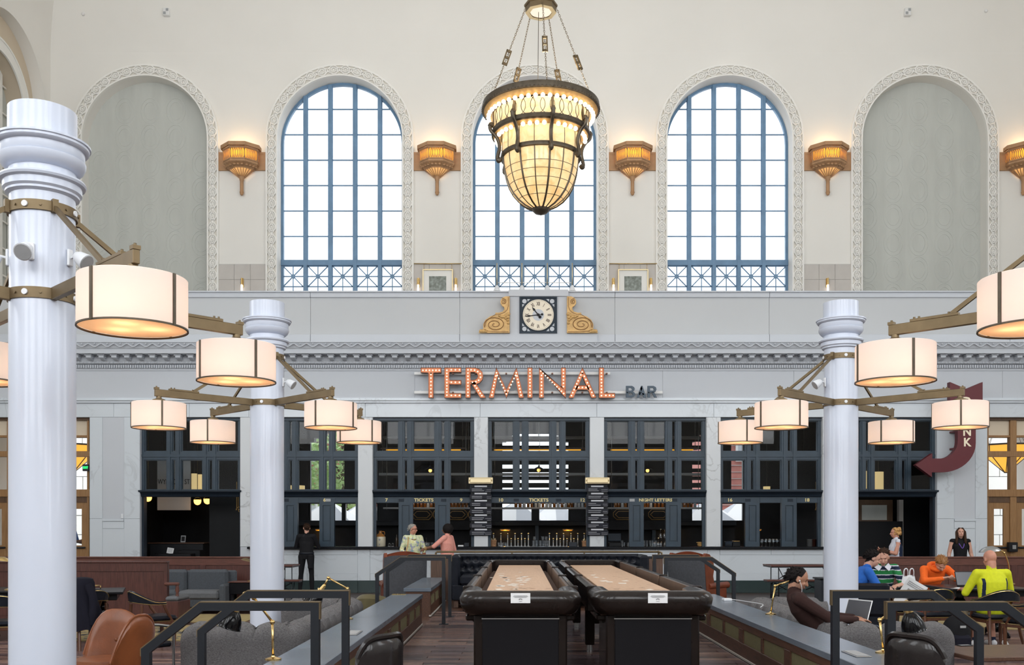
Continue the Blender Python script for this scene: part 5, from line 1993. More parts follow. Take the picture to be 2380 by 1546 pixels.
# tile panels, small brass wall lamps and hung pictures behind the parapet
for i, x in enumerate(SCX[:4]):
    t = thing('tile_panel', ['taupe tiled panel under the leftmost sconce', 'taupe panel behind the left picture', 'taupe panel behind the right picture', 'taupe tiled panel under the fourth sconce'][i], 'tile panel', (x, D2, 6.4))
    z1 = Z(615, D2) - 6.4
    b = MB(); b.box(-.76, .76, -.012, .0, 0, z1 + .01); obj('backing', b, 'joint_grey', t)
    if i in (0, 3):
        for c in range(3):
            for r in range(6):
                zt = z1 - r * .475
                b = MB(); b.box(-.745 + c * .497, -.745 + (c + 1) * .497 - .006, -.03, -.008, zt - .469, zt, .003); obj('tile', b, 'tile_taupe', t)
    else:
        for c in range(3):
            b = MB(); b.box(-.745 + c * .497, -.745 + (c + 1) * .497 - .006, -.03, -.008, .0, z1, .003); obj('tile', b, 'tile_taupe', t)
    for dx in ((0,) if i in (0, 3) else (-.585, .575)):
        nm = ['leftmost sconce', 'left picture', 'right picture', 'fourth sconce'][i]
        side = '' if dx == 0 else ('left of ' if dx < 0 else 'right of ')
        t2 = thing('picture_sconce', 'small brass tube lamp %s the %s' % ((side[:-1] if side else 'below'), nm), 'wall lamp', (x + dx, D2 - .03, Z(648, D2)))
        b = MB(); b.box(-.045, .045, -.03, .0, -.28, .0, .005); b.cyl((0, -.07, -.20), (0, -.07, 0), .03, .026, n=12); b.box(-.01, .01, -.07, 0, -.1, -.06); obj('holder', b, 'brass', t2)
        b = MB(); b.cyl((0, -.07, -.21), (0, -.07, -.55), .03, n=12); obj('tube', b, 'glow_white', t2)
    if i in (1, 2):
        t3 = thing('framed_picture', 'grey green picture in a pale wood frame hung %s of the middle window' % ('left' if i == 1 else 'right'), 'picture', (x + .02, D2 - .07, Z(628, D2)))
        b = MB()
        for (x0, x1, z0, z1_) in ((-.47, .47, -.03, 0), (-.47, -.44, -1.4, -.03), (.44, .47, -1.4, -.03), (-.47, .47, -1.43, -1.4)):
            b.box(x0, x1, -.05, .03, z0, z1_)
        obj('frame', b, 'brass_pale', t3)
        b = MB(); b.box(-.44, .44, -.01, .02, -1.4, -.03); obj('mount', b, 'plaster_white', t3)
        b = MB(); b.box(-.27, .26, -.015, 0, -1.0, -.21); obj('print', b, 'art_green', t3)
        for dx in (-.43, .43):
            b = MB(); b.cyl((dx, -.01, 0), (dx, -.01, .17), .006, n=5); obj('wire', b, 'brass', t3)
        b = MB(); b.cyl((-.74, -.01, .18), (.74, -.01, .18), .014, n=6); obj('hanging_rail', b, 'brass', t3)

# row of white stem lamps on the mezzanine in front of the middle window
d = 27.5
t = thing('stem_lamp_rail', 'white rail of four slim bell lamps before the middle window', 'lamp', (X(1242, d), d, 6.35))
zr = Z(657, d) - 6.35
b = MB(); b.cyl((X(1155, d) - X(1242, d), 0, zr), (X(1330, d) - X(1242, d), 0, zr), .012, n=8); obj('rail', b, 'white_paint', t)
for px in (1155, 1213, 1272, 1330):
    x = X(px, d) - X(1242, d)
    b = MB(); b.cyl((x, -.02, Z(612, d) - 6.35), (x, -.02, Z(664, d) - 6.35), .014, n=8); st = obj('stem', b, 'brass_pale', t)
    b = MB(); b.lathe([(.03, 0), (.05, -.03), (.11, -.16), (.115, -.17)], 14, (x, -.02, Z(664, d) - 6.35)); obj('bell_shade', b, 'plastic_white', st)
for x in (X(1155, d) - X(1242, d), X(1330, d) - X(1242, d)):
    b = MB(); b.cyl((x, .02, 0), (x, .02, zr), .02, n=8); obj('foot', b, 'white_paint', t)

# ================================================================== CLOCK AND SCROLLS
PY_ = D1 - .03
ckx, ckz = X(1251, PY_), Z(732.7, PY_)
t = thing('wall_clock', 'square dark blue clock with a cream dial on the parapet', 'clock', (ckx, PY_, ckz))
b = MB(); b.box(-.47, .47, .0, .05, -.455, .455); obj('body', b, 'clock_blue', t)
b = MB()
for (x0, x1, z0, z1) in ((-.47, .47, .425, .455), (-.47, .47, -.455, -.425), (-.47, -.44, -.425, .425), (.44, .47, -.425, .425)):
    b.box(x0, x1, -.03, 0, z0, z1)
obj('frame', b, 'clock_blue', t)
b = MB(); b.cyl((0, 0, 0), (0, -.02, 0), .405, n=64); obj('dial_rim', b, 'frame_dark', t)
b = MB(); b.cyl((0, -.02, 0), (0, -.026, 0), .385, n=64); dial = obj('dial', b, 'clock_face', t)
b = MB(); b.cyl((0, -.026, 0), (0, -.029, 0), .145, n=32); obj('centre_disc', b, 'plaster_grey', dial)
for i, num in enumerate(['XII', 'I', 'II', 'III', 'IIII', 'V', 'VI', 'VII', 'VIII', 'IX', 'X', 'XI']):
    a = PI / 2 - i * PI / 6
    text_mesh('numeral', num, .125, 'numeral', dial, (.275 * math.cos(a), -.028, .275 * math.sin(a)), rot=(PI / 2, -(a - PI / 2), 0), depth=.002, sx=.55, bold=.004)
b = MB()
for i in range(60):
    a = 2 * PI * i / 60
    b.cyl((.362 * math.cos(a), -.024, .362 * math.sin(a)), (.362 * math.cos(a), -.030, .362 * math.sin(a)), .0075, n=6)
obj('minute_dot', b, 'numeral', dial, kind='stuff')
for sx in (-1, 1):
    for sz in (-1, 1):
        b = MB(); b.cyl((sx * .345, .0, sz * .345), (sx * .345, -.012, sz * .345), .055, n=20); obj('corner_disc', b, 'plaster_grey', t)
        b = MB()
        b.prism([(sx * .20, sz * .40), (sx * .275, sz * .40), (sx * .265, sz * .335)], -.008, 0); b.prism([(sx * .40, sz * .20), (sx * .40, sz * .275), (sx * .345, sz * .265)], -.008, 0)
        obj('corner_inlay', b, 'plaster_grey', t)


def hand(ang, L, w, name, y):
    b = MB()
    a = PI / 2 - ang
    R = Matrix.Rotation(a - PI / 2, 4, 'Y').inverted()
    b.T = R
    b.prism([(-w, 0), (-w * .7, L * .55), (-w * 1.9, L * .66), (0, L), (w * 1.9, L * .66), (w * .7, L * .55), (w, 0)], y - .006, y)
    b.prism([(-w * .8, 0), (w * .8, 0), (w * .5, -L * .22), (-w * .5, -L * .22)], y - .006, y)
    b.cyl((0, y - .006, -L * .28), (0, y, -L * .28), w * 2.4, n=14)
    obj(name, b, 'ink', t)


hand(2 * PI * (10.72 / 12), .245, .016, 'hour_hand', -.032)
hand(2 * PI * (43.9 / 60), .345, .012, 'minute_hand', -.040)
b = MB(); b.cyl((0, -.026, 0), (0, -.052, 0), .035, n=16); obj('hub', b, 'ink', t)


def scroll(sgn, label, px):
    t = thing('gilt_scroll_bracket', label, 'ornament', (X(px, PY_), PY_, Z(775, PY_)))
    S = 1 / 93.0
    # outline in photo pixels from the inner bottom corner, x outward
    o = [(0, 0), (0, 84), (9, 84.5), (17, 81), (21, 75), (21, 68), (17, 62), (13, 60), (12, 55), (16, 49), (25, 46.5), (33, 46.5), (33, 42), (45, 38), (56, 30), (61, 20), (61, 11), (60, 9), (67, 7), (71, 3), (71, 0)]
    b = MB(); b.prism([(sgn * x * S, z * S) for x, z in o], -.08, 0); obj('plate', b, 'gilt', t)
    b = MB()
    c = (34, 19)
    b.tube([(sgn * (c[0] + (25 - i * .50) * math.cos(-.4 + i * .33) * 1.02) * S, -.085, (c[1] + (18 - i * .38) * math.sin(-.4 + i * .33)) * S) for i in range(44)], .011, 5)
    c = (14, 72)
    b.tube([(sgn * (c[0] + (6.5 - i * .25) * math.cos(1 + i * .5)) * S, -.085, (c[1] + (7 - i * .27) * math.sin(1 + i * .5)) * S) for i in range(22)], .008, 5)
    b.tube([(sgn * x * S, -.085, z * S) for x, z in ((3, 82), (3, 62), (6, 53), (12, 47), (22, 43), (32, 43), (44, 35), (54, 26), (57, 14))], .007, 5)
    b.tube([(sgn * x * S, -.085, z * S) for x, z in ((2, 2), (30, 2), (50, 4), (58, 8))], .007, 5)
    obj('scroll_line', b, 'gilt_dark', t)
    b = MB()
    for (x, z, r) in ((3, 43, 4), (8, 40, 4), (13, 37, 4), (18, 37, 4), (23, 39, 3), (4, 36, 4), (5, 29, 3), (3, 22, 3), (9, 33, 3), (66, 4, 4), (60, 4, 4), (55, 3, 3)):
        b.sphere((sgn * x * S, -.085, z * S), (r * S * 1.2, .035, r * S), 8, 6)
    obj('leaf_carving', b, 'gilt', t, kind='stuff')


scroll(-1, 'gilt scroll bracket on the left of the clock', 1184.5)
scroll(1, 'gilt scroll bracket on the right of the clock', 1317.5)

# ================================================================== MARQUEE SIGN
LY = D1 - .30
SP = lambda px: X(px, LY)
for i, (z_, a, c) in enumerate(((868, 963, 1418), (912, 963, 1540))):
    b = MB(); b.box(X(a, D1 - .16), X(c, D1 - .16), D1 - .17, D1 - .13, Z(z_ + 3, D1 - .16), Z(z_ - 3, D1 - .16))
    o = obj('sign_rail', b, 'white_paint')
    tag(o, '%s white rail carrying the marquee letters' % ('upper' if i == 0 else 'lower'), 'sign rail')
    b = MB()
    for px in np.linspace(a + 15, c - 15, 6): b.box(X(px, D1) - .02, X(px, D1) + .02, D1 - .13, D1 + .02, Z(z_ + 2, D1), Z(z_ - 2, D1))
    obj('standoff', b, 'white_paint', o)
MT, MBt = 855.0, 925.0
w = 11.5       # stroke width in photo pixels
LET = {
    'T': (978, 1025.5, [[(978, MT), (1025.5, MT), (1025.5, MT + w), (978, MT + w)], [(996, MT + w), (1007.5, MT + w), (1007.5, MBt), (996, MBt)]],
          [[(983, MT + 6), (1021, MT + 6)], [(1001.7, MT + 16), (1001.7, MBt - 4)]]),
    'E': (1033, 1072, [[(1033, MT), (1044.5, MT), (1044.5, MBt), (1033, MBt)], [(1044.5, MT), (1072, MT), (1072, MT + 10.5), (1044.5, MT + 10.5)], [(1044.5, 884), (1072, 884), (1072, 894), (1044.5, 894)], [(1044.5, MBt - 10.5), (1072, MBt - 10.5), (1072, MBt), (1044.5, MBt)]],
          [[(1038.7, MT + 6), (1038.7, MBt - 6)], [(1049, MT + 5), (1068, MT + 5)], [(1049, 889), (1068, 889)], [(1049, MBt - 5.5), (1068, MBt - 5.5)]]),
    'R': (1082, 1129, [[(1082, MT), (1093.5, MT), (1093.5, MBt), (1082, MBt)], [(1093.5, 888), (1104, 888), (1129.5, MBt), (1116, MBt)],
                       [(1093.5, MT), (1104, MT), (1114, MT + 3), (1121, MT + 10), (1123, MT + 19), (1121, MT + 28), (1114, MT + 36), (1104, MT + 39), (1093.5, MT + 39), (1093.5, MT + 28.5), (1103, MT + 28.5), (1109, MT + 25), (1111, MT + 19), (1109, MT + 14), (1103, MT + 10.5), (1093.5, MT + 10.5)]],
          [[(1087.7, MT + 5), (1087.7, MBt - 5)], [(1095, MT + 5), (1106, MT + 6), (1116, MT + 13), (1117, MT + 22), (1111, MT + 32), (1098, MT + 34)], [(1104, 897), (1120, 920)]]),
    'M': (1136, 1217, [[(1136, MBt), (1147.5, MBt), (1158, MT + 14), (1153.5, MT - 1)], [(1153.5, MT - 1), (1158, MT + 14), (1177, MBt + 1), (1177, MBt - 19)], [(1177, MBt - 19), (1177, MBt + 1), (1196, MT + 14), (1200.5, MT - 1)], [(1200.5, MT - 1), (1196, MT + 14), (1206, MBt), (1217.5, MBt)]],
          [[(1143, MBt - 6), (1154, MT + 12)], [(1156, MT + 18), (1177, MBt - 9)], [(1198, MT + 18), (1181, MBt - 16)], [(1200, MT + 12), (1211, MBt - 6)]]),
    'I': (1226, 1237, [[(1226, MT), (1237.5, MT), (1237.5, MBt), (1226, MBt)]], [[(1231.7, MT + 5), (1231.7, MBt - 5)]]),
    'N': (1252.5, 1315, [[(1253, MT - 1), (1264, MT + 15), (1264, MBt), (1253, MBt)], [(1253, MT - 1), (1315, MBt + 1), (1315, MBt - 16), (1264, MT + 12)], [(1304, MT), (1315, MT), (1315, MBt - 14), (1304, MBt - 28)]],
          [[(1258.5, MT + 18), (1258.5, MBt - 5)], [(1257, MT + 8), (1310, MBt - 10)], [(1309.5, MT + 5), (1309.5, MBt - 26)]]),
    'A': (1321.5, 1386, [[(1321.5, MBt), (1333, MBt), (1353.5, MT + 20), (1353.5, MT - 1)], [(1353.5, MT - 1), (1353.5, MT + 20), (1374.5, MBt), (1386, MBt)], [(1341, 896), (1366, 896), (1370, 906), (1337, 906)]],
          [[(1328, MBt - 5), (1353, MT + 10)], [(1358, MT + 20), (1379, MBt - 5)], [(1345, 901), (1362, 901)]]),
    'L': (1392, 1429, [[(1392, MT), (1403.5, MT), (1403.5, MBt), (1392, MBt)], [(1403.5, MBt - 11), (1429, MBt - 11), (1429, MBt), (1403.5, MBt)]],
          [[(1397.7, MT + 5), (1397.7, MBt - 5)], [(1408, MBt - 5.5), (1425, MBt - 5.5)]]),
}
for ch_, (a, c, polys, lines) in LET.items():
    ox, oz = SP((a + c) / 2), Z(MBt, LY)
    t = thing('marquee_letter', 'copper marquee letter %s edged with lit bulbs in the big bar sign' % ch_, 'sign letter', (ox, LY, oz), 0, 'bulb letters of the bar sign')
    b = MB()
    for p in polys:
        pts = [(SP(x) - ox, Z(z, LY) - oz) for x, z in p]
        b.prism(pts, 0, .02)
    obj('letter_face', b, 'marquee_face', t)
    f_ = MB()
    for z_ in (868, 912): f_.box(-.02, .02, .0, .14, Z(z_, LY) - oz - .015, Z(z_, LY) - oz + .015)
    obj('stud', f_, 'marquee_side', t)
    # keep only the outer channel walls: those not inside another stroke
    e = MB()

    def inside(pt, poly):
        r = False
        for i in range(len(poly)):
            (x1, y1), (x2, y2) = poly[i], poly[i - 1]
            if (y1 > pt[1]) != (y2 > pt[1]) and pt[0] < (x2 - x1) * (pt[1] - y1) / (y2 - y1) + x1:
                r = not r
        return r
    for pi, p in enumerate(polys):
        n = len(p)
        for i in range(n):
            (x0, z0), (x1, z1) = p[i], p[(i + 1) % n]
            steps = 6
            for k in range(steps):
                fa, fb = k / steps, (k + 1) / steps
                m_ = ((x0 + (x1 - x0) * (fa + fb) / 2), (z0 + (z1 - z0) * (fa + fb) / 2))
                nx, nz = -(z1 - z0), (x1 - x0)
                ln = math.hypot(nx, nz)
                hit = 0
                for pj, p2 in enumerate(polys):
                    if pj != pi:
                        for sg in (-.4, .4):
                            if inside((m_[0] + sg * nx / ln, m_[1] + sg * nz / ln), p2): hit += 1
                if hit == 0:
                    A = (SP(x0 + (x1 - x0) * fa) - ox, Z(z0 + (z1 - z0) * fa, LY) - oz)
                    B2 = (SP(x0 + (x1 - x0) * fb) - ox, Z(z0 + (z1 - z0) * fb, LY) - oz)
                    e.add([(A[0], -.04, A[1]), (B2[0], -.04, B2[1]), (B2[0], .11, B2[1]), (A[0], .11, A[1])], [(0, 1, 2, 3)])
    obj('letter_edge', e, 'marquee_side', t)
    for ln in lines:
        P = [Vector((SP(x) - ox, 0, Z(z, LY) - oz)) for x, z in ln]
        tot = sum((P[i + 1] - P[i]).length for i in range(len(P) - 1))
        n = max(2, int(round(tot / .082)) + 1)
        for k in range(n):
            dd = tot * k / (n - 1)
            for i in range(len(P) - 1):
                L_ = (P[i + 1] - P[i]).length
                if dd <= L_ + 1e-6:
                    q = P[i].lerp(P[i + 1], dd / L_)
                    break
                dd -= L_
            if 'MBULB' not in globals():
                MBULB = MB().sphere((0, 0, 0), .018, 8, 6).mesh('bulb', 'bulb_small')
            link_mesh('bulb', MBULB, t, (q.x, -.015, q.z))
t = thing('plain_letters', 'slate blue word BAR right of the lit marquee letters', 'sign letters', (X(1455, LY), LY, Z(924, LY)))
bw = 6.2
for ch_, polys in (('B', [[(1455, 897), (1461, 897), (1461, 924), (1455, 924)], [(1461, 897), (1469, 897), (1474, 900), (1475.5, 904), (1474, 908), (1471, 910), (1475, 913), (1476.5, 917), (1474.5, 921.5), (1469, 924), (1461, 924), (1461, 919.5), (1468, 919.5), (1471, 917), (1468, 912.5), (1461, 912.5), (1461, 908), (1467, 908), (1469.5, 905), (1467, 901.5), (1461, 901.5)]]),
                   ('A', [[(1480, 924), (1485.5, 924), (1493, 903.5), (1490.5, 897)], [(1490.5, 897), (1488, 903.5), (1496, 924), (1502, 924), (1493.5, 897)], [(1486, 914), (1496, 914), (1497.5, 918), (1484.5, 918)]]),
                   ('R', [[(1505, 897), (1511, 897), (1511, 924), (1505, 924)], [(1515, 911), (1520, 911), (1527, 924), (1521, 924)], [(1511, 897), (1519, 897), (1524.5, 900), (1526, 905), (1524, 910), (1519, 912.5), (1511, 912.5), (1511, 908), (1518, 908), (1520, 905), (1518, 901.5), (1511, 901.5)]])):
    b = MB()
    for p in polys:
        b.prism([(SP(x) - X(1455, LY), Z(z, LY) - Z(924, LY)) for x, z in p], 0, .06)
    xm_ = sum(SP(x) for x, z in polys[0]) / len(polys[0]) - X(1455, LY)
    b.box(xm_ - .015, xm_ + .015, .0, .14, Z(914, LY) - Z(924, LY), Z(911, LY) - Z(924, LY))
    obj('letter', b, 'letter_blue', t)

# ================================================================== RED ARROW SIGN
RY = 23.6
rp = lambda x, z: (X(x, RY) - X(2246, RY), Z(z, RY) - Z(1098, RY))
t = thing('arrow_sign', 'dark red hooked arrow sign with cream letters on the right pier', 'sign', (X(2246, RY), RY, Z(1098, RY)))
out = [(2208, 888), (2246, 904), (2284, 888), (2284, 944), (2268, 952), (2268, 1030)]
out += [(2190 + 78 * math.cos(PI / 2 * i / 10), 1030 + 68 * math.sin(PI / 2 * i / 10)) for i in range(1, 11)]
out += [(2166, 1098), (2166, 1109), (2128, 1081), (2167, 1054), (2167, 1066), (2185, 1066)]
out += [(2185 + 41 * math.sin(PI / 2 * i / 8), 1025 + 41 * math.cos(PI / 2 * i / 8)) for i in range(0, 9)]
out += [(2226, 952), (2208, 944)]
b = MB(); b.prism([rp(x, z) for x, z in out], 0, .16); obj('body', b, 'sign_red', t)
for ch_, z in zip('DRINK', (934, 957.5, 981, 1004.5, 1029)):
    text_mesh('letter', ch_, .285, 'letter_cream', t, (rp(2247.5, z)[0], -.004, rp(2247.5, z)[1]), depth=.006, bold=.008, sx=.95)
b = MB()
for z in (1000, 1040): b.box(rp(2232, z)[0], rp(2256, z)[0], .02, D1 - RY + .02, rp(0, z)[1] - .02, rp(0, z)[1] + .02)
obj('wall_bracket', b, 'sign_red', t)
# ================================================================== RAISED MIDDLE PLATFORM
PZ = 0.36
PX0, PX1 = -1.67, 2.62
mb = MB(); mb.box(PX0, PX1, 3.0, 17.1, 0, PZ - .012)
plat = struct('floor.002', mb, 'walnut')
PLK = []
for m in WOODS:
    b = MB(); b.box(0, 1, 0, .146, -.012, 0, .002); PLK.append(b.mesh('plank', m))
r = 0
y = 8.9
while y < 14.9:
    x = PX0 + .42 - (r % 3) * .33
    xe = PX1 - .42
    while x < xe:
        xa, xb = max(x, PX0 + .42), min(x + 1.0, xe)
        if xb - xa > .05:
            o = link_mesh('plank', random.choice(PLK), plat, (xa, y, PZ + random.uniform(-.0012, .0012)))
            o.scale = (xb - xa - .006, 1, 1)
        x += 1.0
    y += .149
    r += 1
for (ya, yb) in ((5.35, 6.28), (12.87, 14.04)):
    for (xa, xb) in ((PX0 - .32, PX0), (PX1, PX1 + .32)):
        b = MB(); b.box(xa, xb, ya, yb, 0, .18, .01); obj('step', b, 'walnut', plat)

# slate topped partitions along both sides of the platform
def partition(lab, x0, x1, y0, y1, inner):
    t = thing('slate_topped_partition', lab, 'partition', ((x0 + x1) / 2, y0, 0))
    w = (x1 - x0) / 2
    L = y1 - y0
    b = MB(); b.box(-w + .03, w - .03, .02, L - .02, 0, .72); obj('body', b, 'walnut', t)
    n = max(1, int(round(L / 3.2)))
    for i in range(n):
        b = MB(); b.box(-w, w, L * i / n + .001, L * (i + 1) / n - .001, .72, .772, .004); obj('slate_top', b, 'slate', t)
    xi = inner * (w - .03)
    b = MB()
    fr = []
    yy = .12
    while yy + 1.6 < L:
        fr += [(yy, yy + .70), (yy + .78, yy + 1.48)]
        yy += 1.66
    if L - yy > .8: fr += [(yy, yy + (L - yy) / 2 - .12), (yy + (L - yy) / 2 - .04, L - .16)]
    def stile(ya, yb, za, zb): b.box(min(xi, xi + inner * .02), max(xi, xi + inner * .02), ya, yb, za, zb, .003)
    stile(0.02, L - .02, .655, .72); stile(.02, L - .02, .37, .515)
    ys = [.02] + [v for f in fr for v in f] + [L - .02]
    for i in range(0, len(ys), 2): stile(ys[i], ys[i + 1], .515, .655)
    obj('stile', b, 'walnut', t)
    for (ya, yb) in fr:
        b = MB(); b.box(min(xi, xi + inner * .006), max(xi, xi + inner * .006), ya, yb, .515, .655); obj('mesh_panel', b, 'brass_mesh', t)
    b = MB(); b.box(min(xi, xi + inner * .03), max(xi, xi + inner * .03), 0, L, PZ, PZ + .02); obj('floor_trim', b, 'tile_taupe', t)
    return t


IL, IR = -1.27, 2.205
partition('long slate topped wood partition left of the shuffleboard tables', IL - .40, IL, 6.3, 12.85, 1)
partition('short slate topped partition beyond the left steps', IL - .40, IL, 14.06, 16.95, 1)
partition('long slate topped wood partition right of the shuffleboard tables', IR, IR + .40, 6.3, 12.85, -1)
partition('short slate topped partition beyond the right steps', IR, IR + .40, 14.06, 16.95, -1)
# wood screen and brass rail behind the black banquette
t = thing('wood_screen', 'walnut screen closing the platform behind the black banquette', 'screen', (.5, 17.1, 0))
for i in range(6):
    xa = -2.05 + i * 4.1 / 6
    b = MB(); b.box(xa + .004, xa + 4.1 / 6 - .004, -.05, .0, 0, 1.10, .004); obj('plank', b, 'walnut_v', t)
b = MB(); b.box(-2.07, 2.07, -.06, .02, 1.10, 1.14, .006); obj('top_rail', b, 'rail_metal', t)
t = thing('brass_rail', 'thin bronze rail behind the top of the black banquette', 'rail', (.5, 17.0, 1.14))
zr = Z(1283, 17) - 1.14
xa, xb = X(1013, 17) - .5, X(1531, 17) - .5
b = MB(); b.tube([(xa, 0, 0), (xa, 0, zr - .02), (xa + .02, 0, zr), (xb - .02, 0, zr), (xb, 0, zr - .02), (xb, 0, 0)], .018, 8); obj('rail', b, 'bronze', t)
for px in (1190, 1358):
    b = MB(); b.cyl((X(px, 17) - .5, 0, 0), (X(px, 17) - .5, 0, zr), .014, n=8); obj('post', b, 'bronze', t)
b = MB(); b.tube([(xb + .05, -.02, 0), (xb + .05, -.02, zr - .02), (xb - .02, -.02, zr + .01)], .018, 8); obj('bend', b, 'bronze', t)

# ------------------------------------------------------------------ shuffleboard tables
def shuffleboard(cx, lab, card_dx):
    t = thing('shuffleboard_table', lab, 'shuffleboard table', (cx, 7.12, PZ))
    Lt, hw, zt = 6.6, .46, .836
    prof = [(0, 0), (.035, .0), (.075, -.02), (.095, -.06), (.085, -.12), (.055, -.17), (.02, -.185), (-.06, -.185), (-.06, -.02), (-.03, -.003)]
    # near bumper: padded end swept round the corners
    def sweep(path, prof, b):
        n = len(prof)
        vs = []
        for (p, nrm) in path:
            for (o_, z) in prof:
                vs.append((p[0] + nrm[0] * o_, p[1] + nrm[1] * o_, zt + z))
        fs = []
        for i in range(len(path) - 1):
            for k in range(n):
                k2 = (k + 1) % n
                fs.append((i * n + k, i * n + k2, (i + 1) * n + k2, (i + 1) * n + k))
        fs += [tuple(range(n)), tuple(range((len(path) - 1) * n, len(path) * n))]
        b.add(vs, fs, True)
    def corner(x, y, a0, a1, r=.09, n=6):
        return [((x + r * math.cos(a0 + (a1 - a0) * i / n), y + r * math.sin(a0 + (a1 - a0) * i / n)), (math.cos(a0 + (a1 - a0) * i / n), math.sin(a0 + (a1 - a0) * i / n))) for i in range(n + 1)]
    xo = hw - .095
    path = [((-xo, .62), (-1, 0))] + corner(-xo + .09, .185, PI, 1.5 * PI) + corner(xo - .09, .185, 1.5 * PI, 2 * PI) + [((xo, .62), (1, 0))]
    b = MB(); sweep(path, prof, b); obj('bumper', b, 'espresso', t)
    pf = [(u * .5, z) for u, z in prof]
    path = [((xo + .03, Lt - .5), (1, 0))] + corner(xo - .06, Lt - .12, 0, .5 * PI) + corner(-xo + .06, Lt - .12, .5 * PI, PI) + [((-xo - .03, Lt - .5), (-1, 0))]
    b = MB(); sweep(path, pf, b); obj('far_rail', b, 'espresso', t)
    segs = [(.62, 2.4), (2.4, 4.25), (4.25, Lt - .5)]
    for sx in (-1, 1):
        for (ya, yb) in segs:
            b = MB()
            b.box(sx * (xo + .03), sx * (xo + .085), ya + .006, yb - .006, zt - .20, zt - .006, .012)
            sr = obj('side_rail', b, 'espresso', t)
            b = MB(); b.box(sx * (xo + .012), sx * (xo + .035), ya + .006, yb - .006, zt - .20, zt - .012); obj('inner_face', b, 'espresso_inner', sr)
            b = MB(); b.box(sx * (xo + .01), sx * (xo + .095), ya - .03, ya + .03, zt - .2, zt + .004, .008); obj('joint_cap', b, 'espresso', sr)
    b = MB(); b.box(-.285, .285, .16, Lt - .25, zt - .15, zt - .066, .003); obj('playfield', b, 'maple_board', t)
    rnd = random.Random(int(cx * 100) + 5)
    b = MB()
    for k in range(40 if card_dx < .005 else 10):
        px, py = rnd.gauss(-.08, .10), rnd.gauss(2.6, .75)
        a = rnd.uniform(0, PI)
        s_ = rnd.uniform(.01, .05)
        b.add([(px + s_ * math.cos(a + q) * (1 if q % 2 < 1.5 else .4), py + 2.2 * s_ * math.sin(a + q), zt - .0652) for q in (0, 1.3, 2.9, 4.3)], [(0, 1, 2, 3)])
    obj('wax_mark', b, 'wax', t, kind='stuff')
    b = MB()
    for k in range(46):
        px, py = rnd.uniform(-.27, .27), rnd.choice([rnd.uniform(.9, 1.5), rnd.uniform(.5, 5.6)])
        a, s_ = rnd.uniform(-.4, .4), rnd.uniform(.01, .035)
        b.add([(px - s_, py - s_ * .3, zt - .0655), (px + s_, py + a * s_, zt - .0655), (px + s_ * .7, py + s_ * .5, zt - .0655), (px - s_ * .4, py + s_ * .6, zt - .0655)], [(0, 1, 2, 3)])
    obj('stain_mark', b, 'stain', t, kind='stuff')
    for sx in (-1, 1):
        b = MB(); b.box(sx * .286, sx * (xo + .02), .15, Lt - .2, zt - .19, zt - .15); obj('gutter', b, 'carpet_brown', t)
    b = MB(); b.box(-xo - .05, xo + .05, .2, Lt - .1, zt - .235, zt - .19, .01); obj('tray', b, 'espresso', t)
    b = MB(); b.prism([(-xo - .02, zt - .235), (xo + .02, zt - .235), (.26, zt - .36), (-.26, zt - .36)], .35, Lt - .3); obj('cradle', b, 'espresso', t)
    ped = MB(); ped.box(-.35, .35, .12, .75, .0, zt - .18, .012); p_ = obj('pedestal', ped, 'espresso', t)
    b = MB(); b.box(-.285, .285, .106, .125, .03, zt - .20, .004); obj('pedestal_panel', b, 'table_black', p_)
    b = MB()
    for z in (zt - .215, .02): b.box(-.29, .29, .104, .12, z, z + .008)
    obj('trim_line', b, 'steel', p_)
    for yy in (3.1, 5.4):
        for sx in (-1, 1):
            b = MB(); b.box(sx * .20, sx * .30, yy, yy + .12, .06, zt - .23, .008); lg = obj('leg', b, 'espresso', t)
            b = MB(); b.cyl((sx * .25, yy + .06, 0), (sx * .25, yy + .06, .06), .03, n=10); obj('foot', b, 'steel', lg)
        b = MB(); b.box(-.25, .25, yy + .03, yy + .09, .28, .40, .006); obj('stretcher', b, 'espresso', t)
    b = MB(); b.box(card_dx - .072, card_dx + .072, -.002, .002, zt - .086, zt - .012); cd = obj('notice_card', b, 'paper', t, label='white notice card taped on the bumper')
    b = MB()
    for (z, w) in ((.030, .05), (.036, .055), (.042, .045), (.072, .012)):
        b.box(card_dx - w, card_dx + w, -.0045, -.002, zt - z - .002, zt - z)
    for i in range(9):
        a = PI * (i + .5) / 9
        b.bar((card_dx + .006 * math.cos(a), -.0035, zt - .062 + .006 * math.sin(a)), (card_dx + .014 * math.cos(a), -.0035, zt - .062 + .012 * math.sin(a)), .0022, .002)
    obj('print', b, 'print_grey', cd, kind='stuff')
    return t


shuffleboard(.015, 'left shuffleboard table with white wax on its maple board', 0.0)
shuffleboard(1.005, 'right shuffleboard table with a cleaner maple board', .02)

# ------------------------------------------------------------------ black tufted banquette
t = thing('tufted_banquette', 'long black leather banquette with buttoned back behind the shuffleboard tables', 'banquette', (.508, 16.2, PZ))
W = 3.2
zb = Z(1287, 16.2) - PZ
btn = []
for r_ in range(4):
    z = zb - .095 - r_ * .135
    for c in range(25):
        x = -W / 2 + .12 + c * .1305 + (r_ % 2) * .065
        if x < W / 2 - .12: btn.append((x, z))
BA = np.array(btn)


def tuft(u, v):
    x = -W / 2 + .11 + u * (W - .22)
    z = .50 + v * (zb - .50)
    d2 = ((BA[:, 0] - x) ** 2 + (BA[:, 1] - z) ** 2)
    dep = float(np.exp(-d2 / .0016).sum()) * .045
    edge = .05 * max(0, (v - .88) / .12) ** 2
    return (x, -.10 + .10 * (1 - v) * .3 + dep + edge, z)


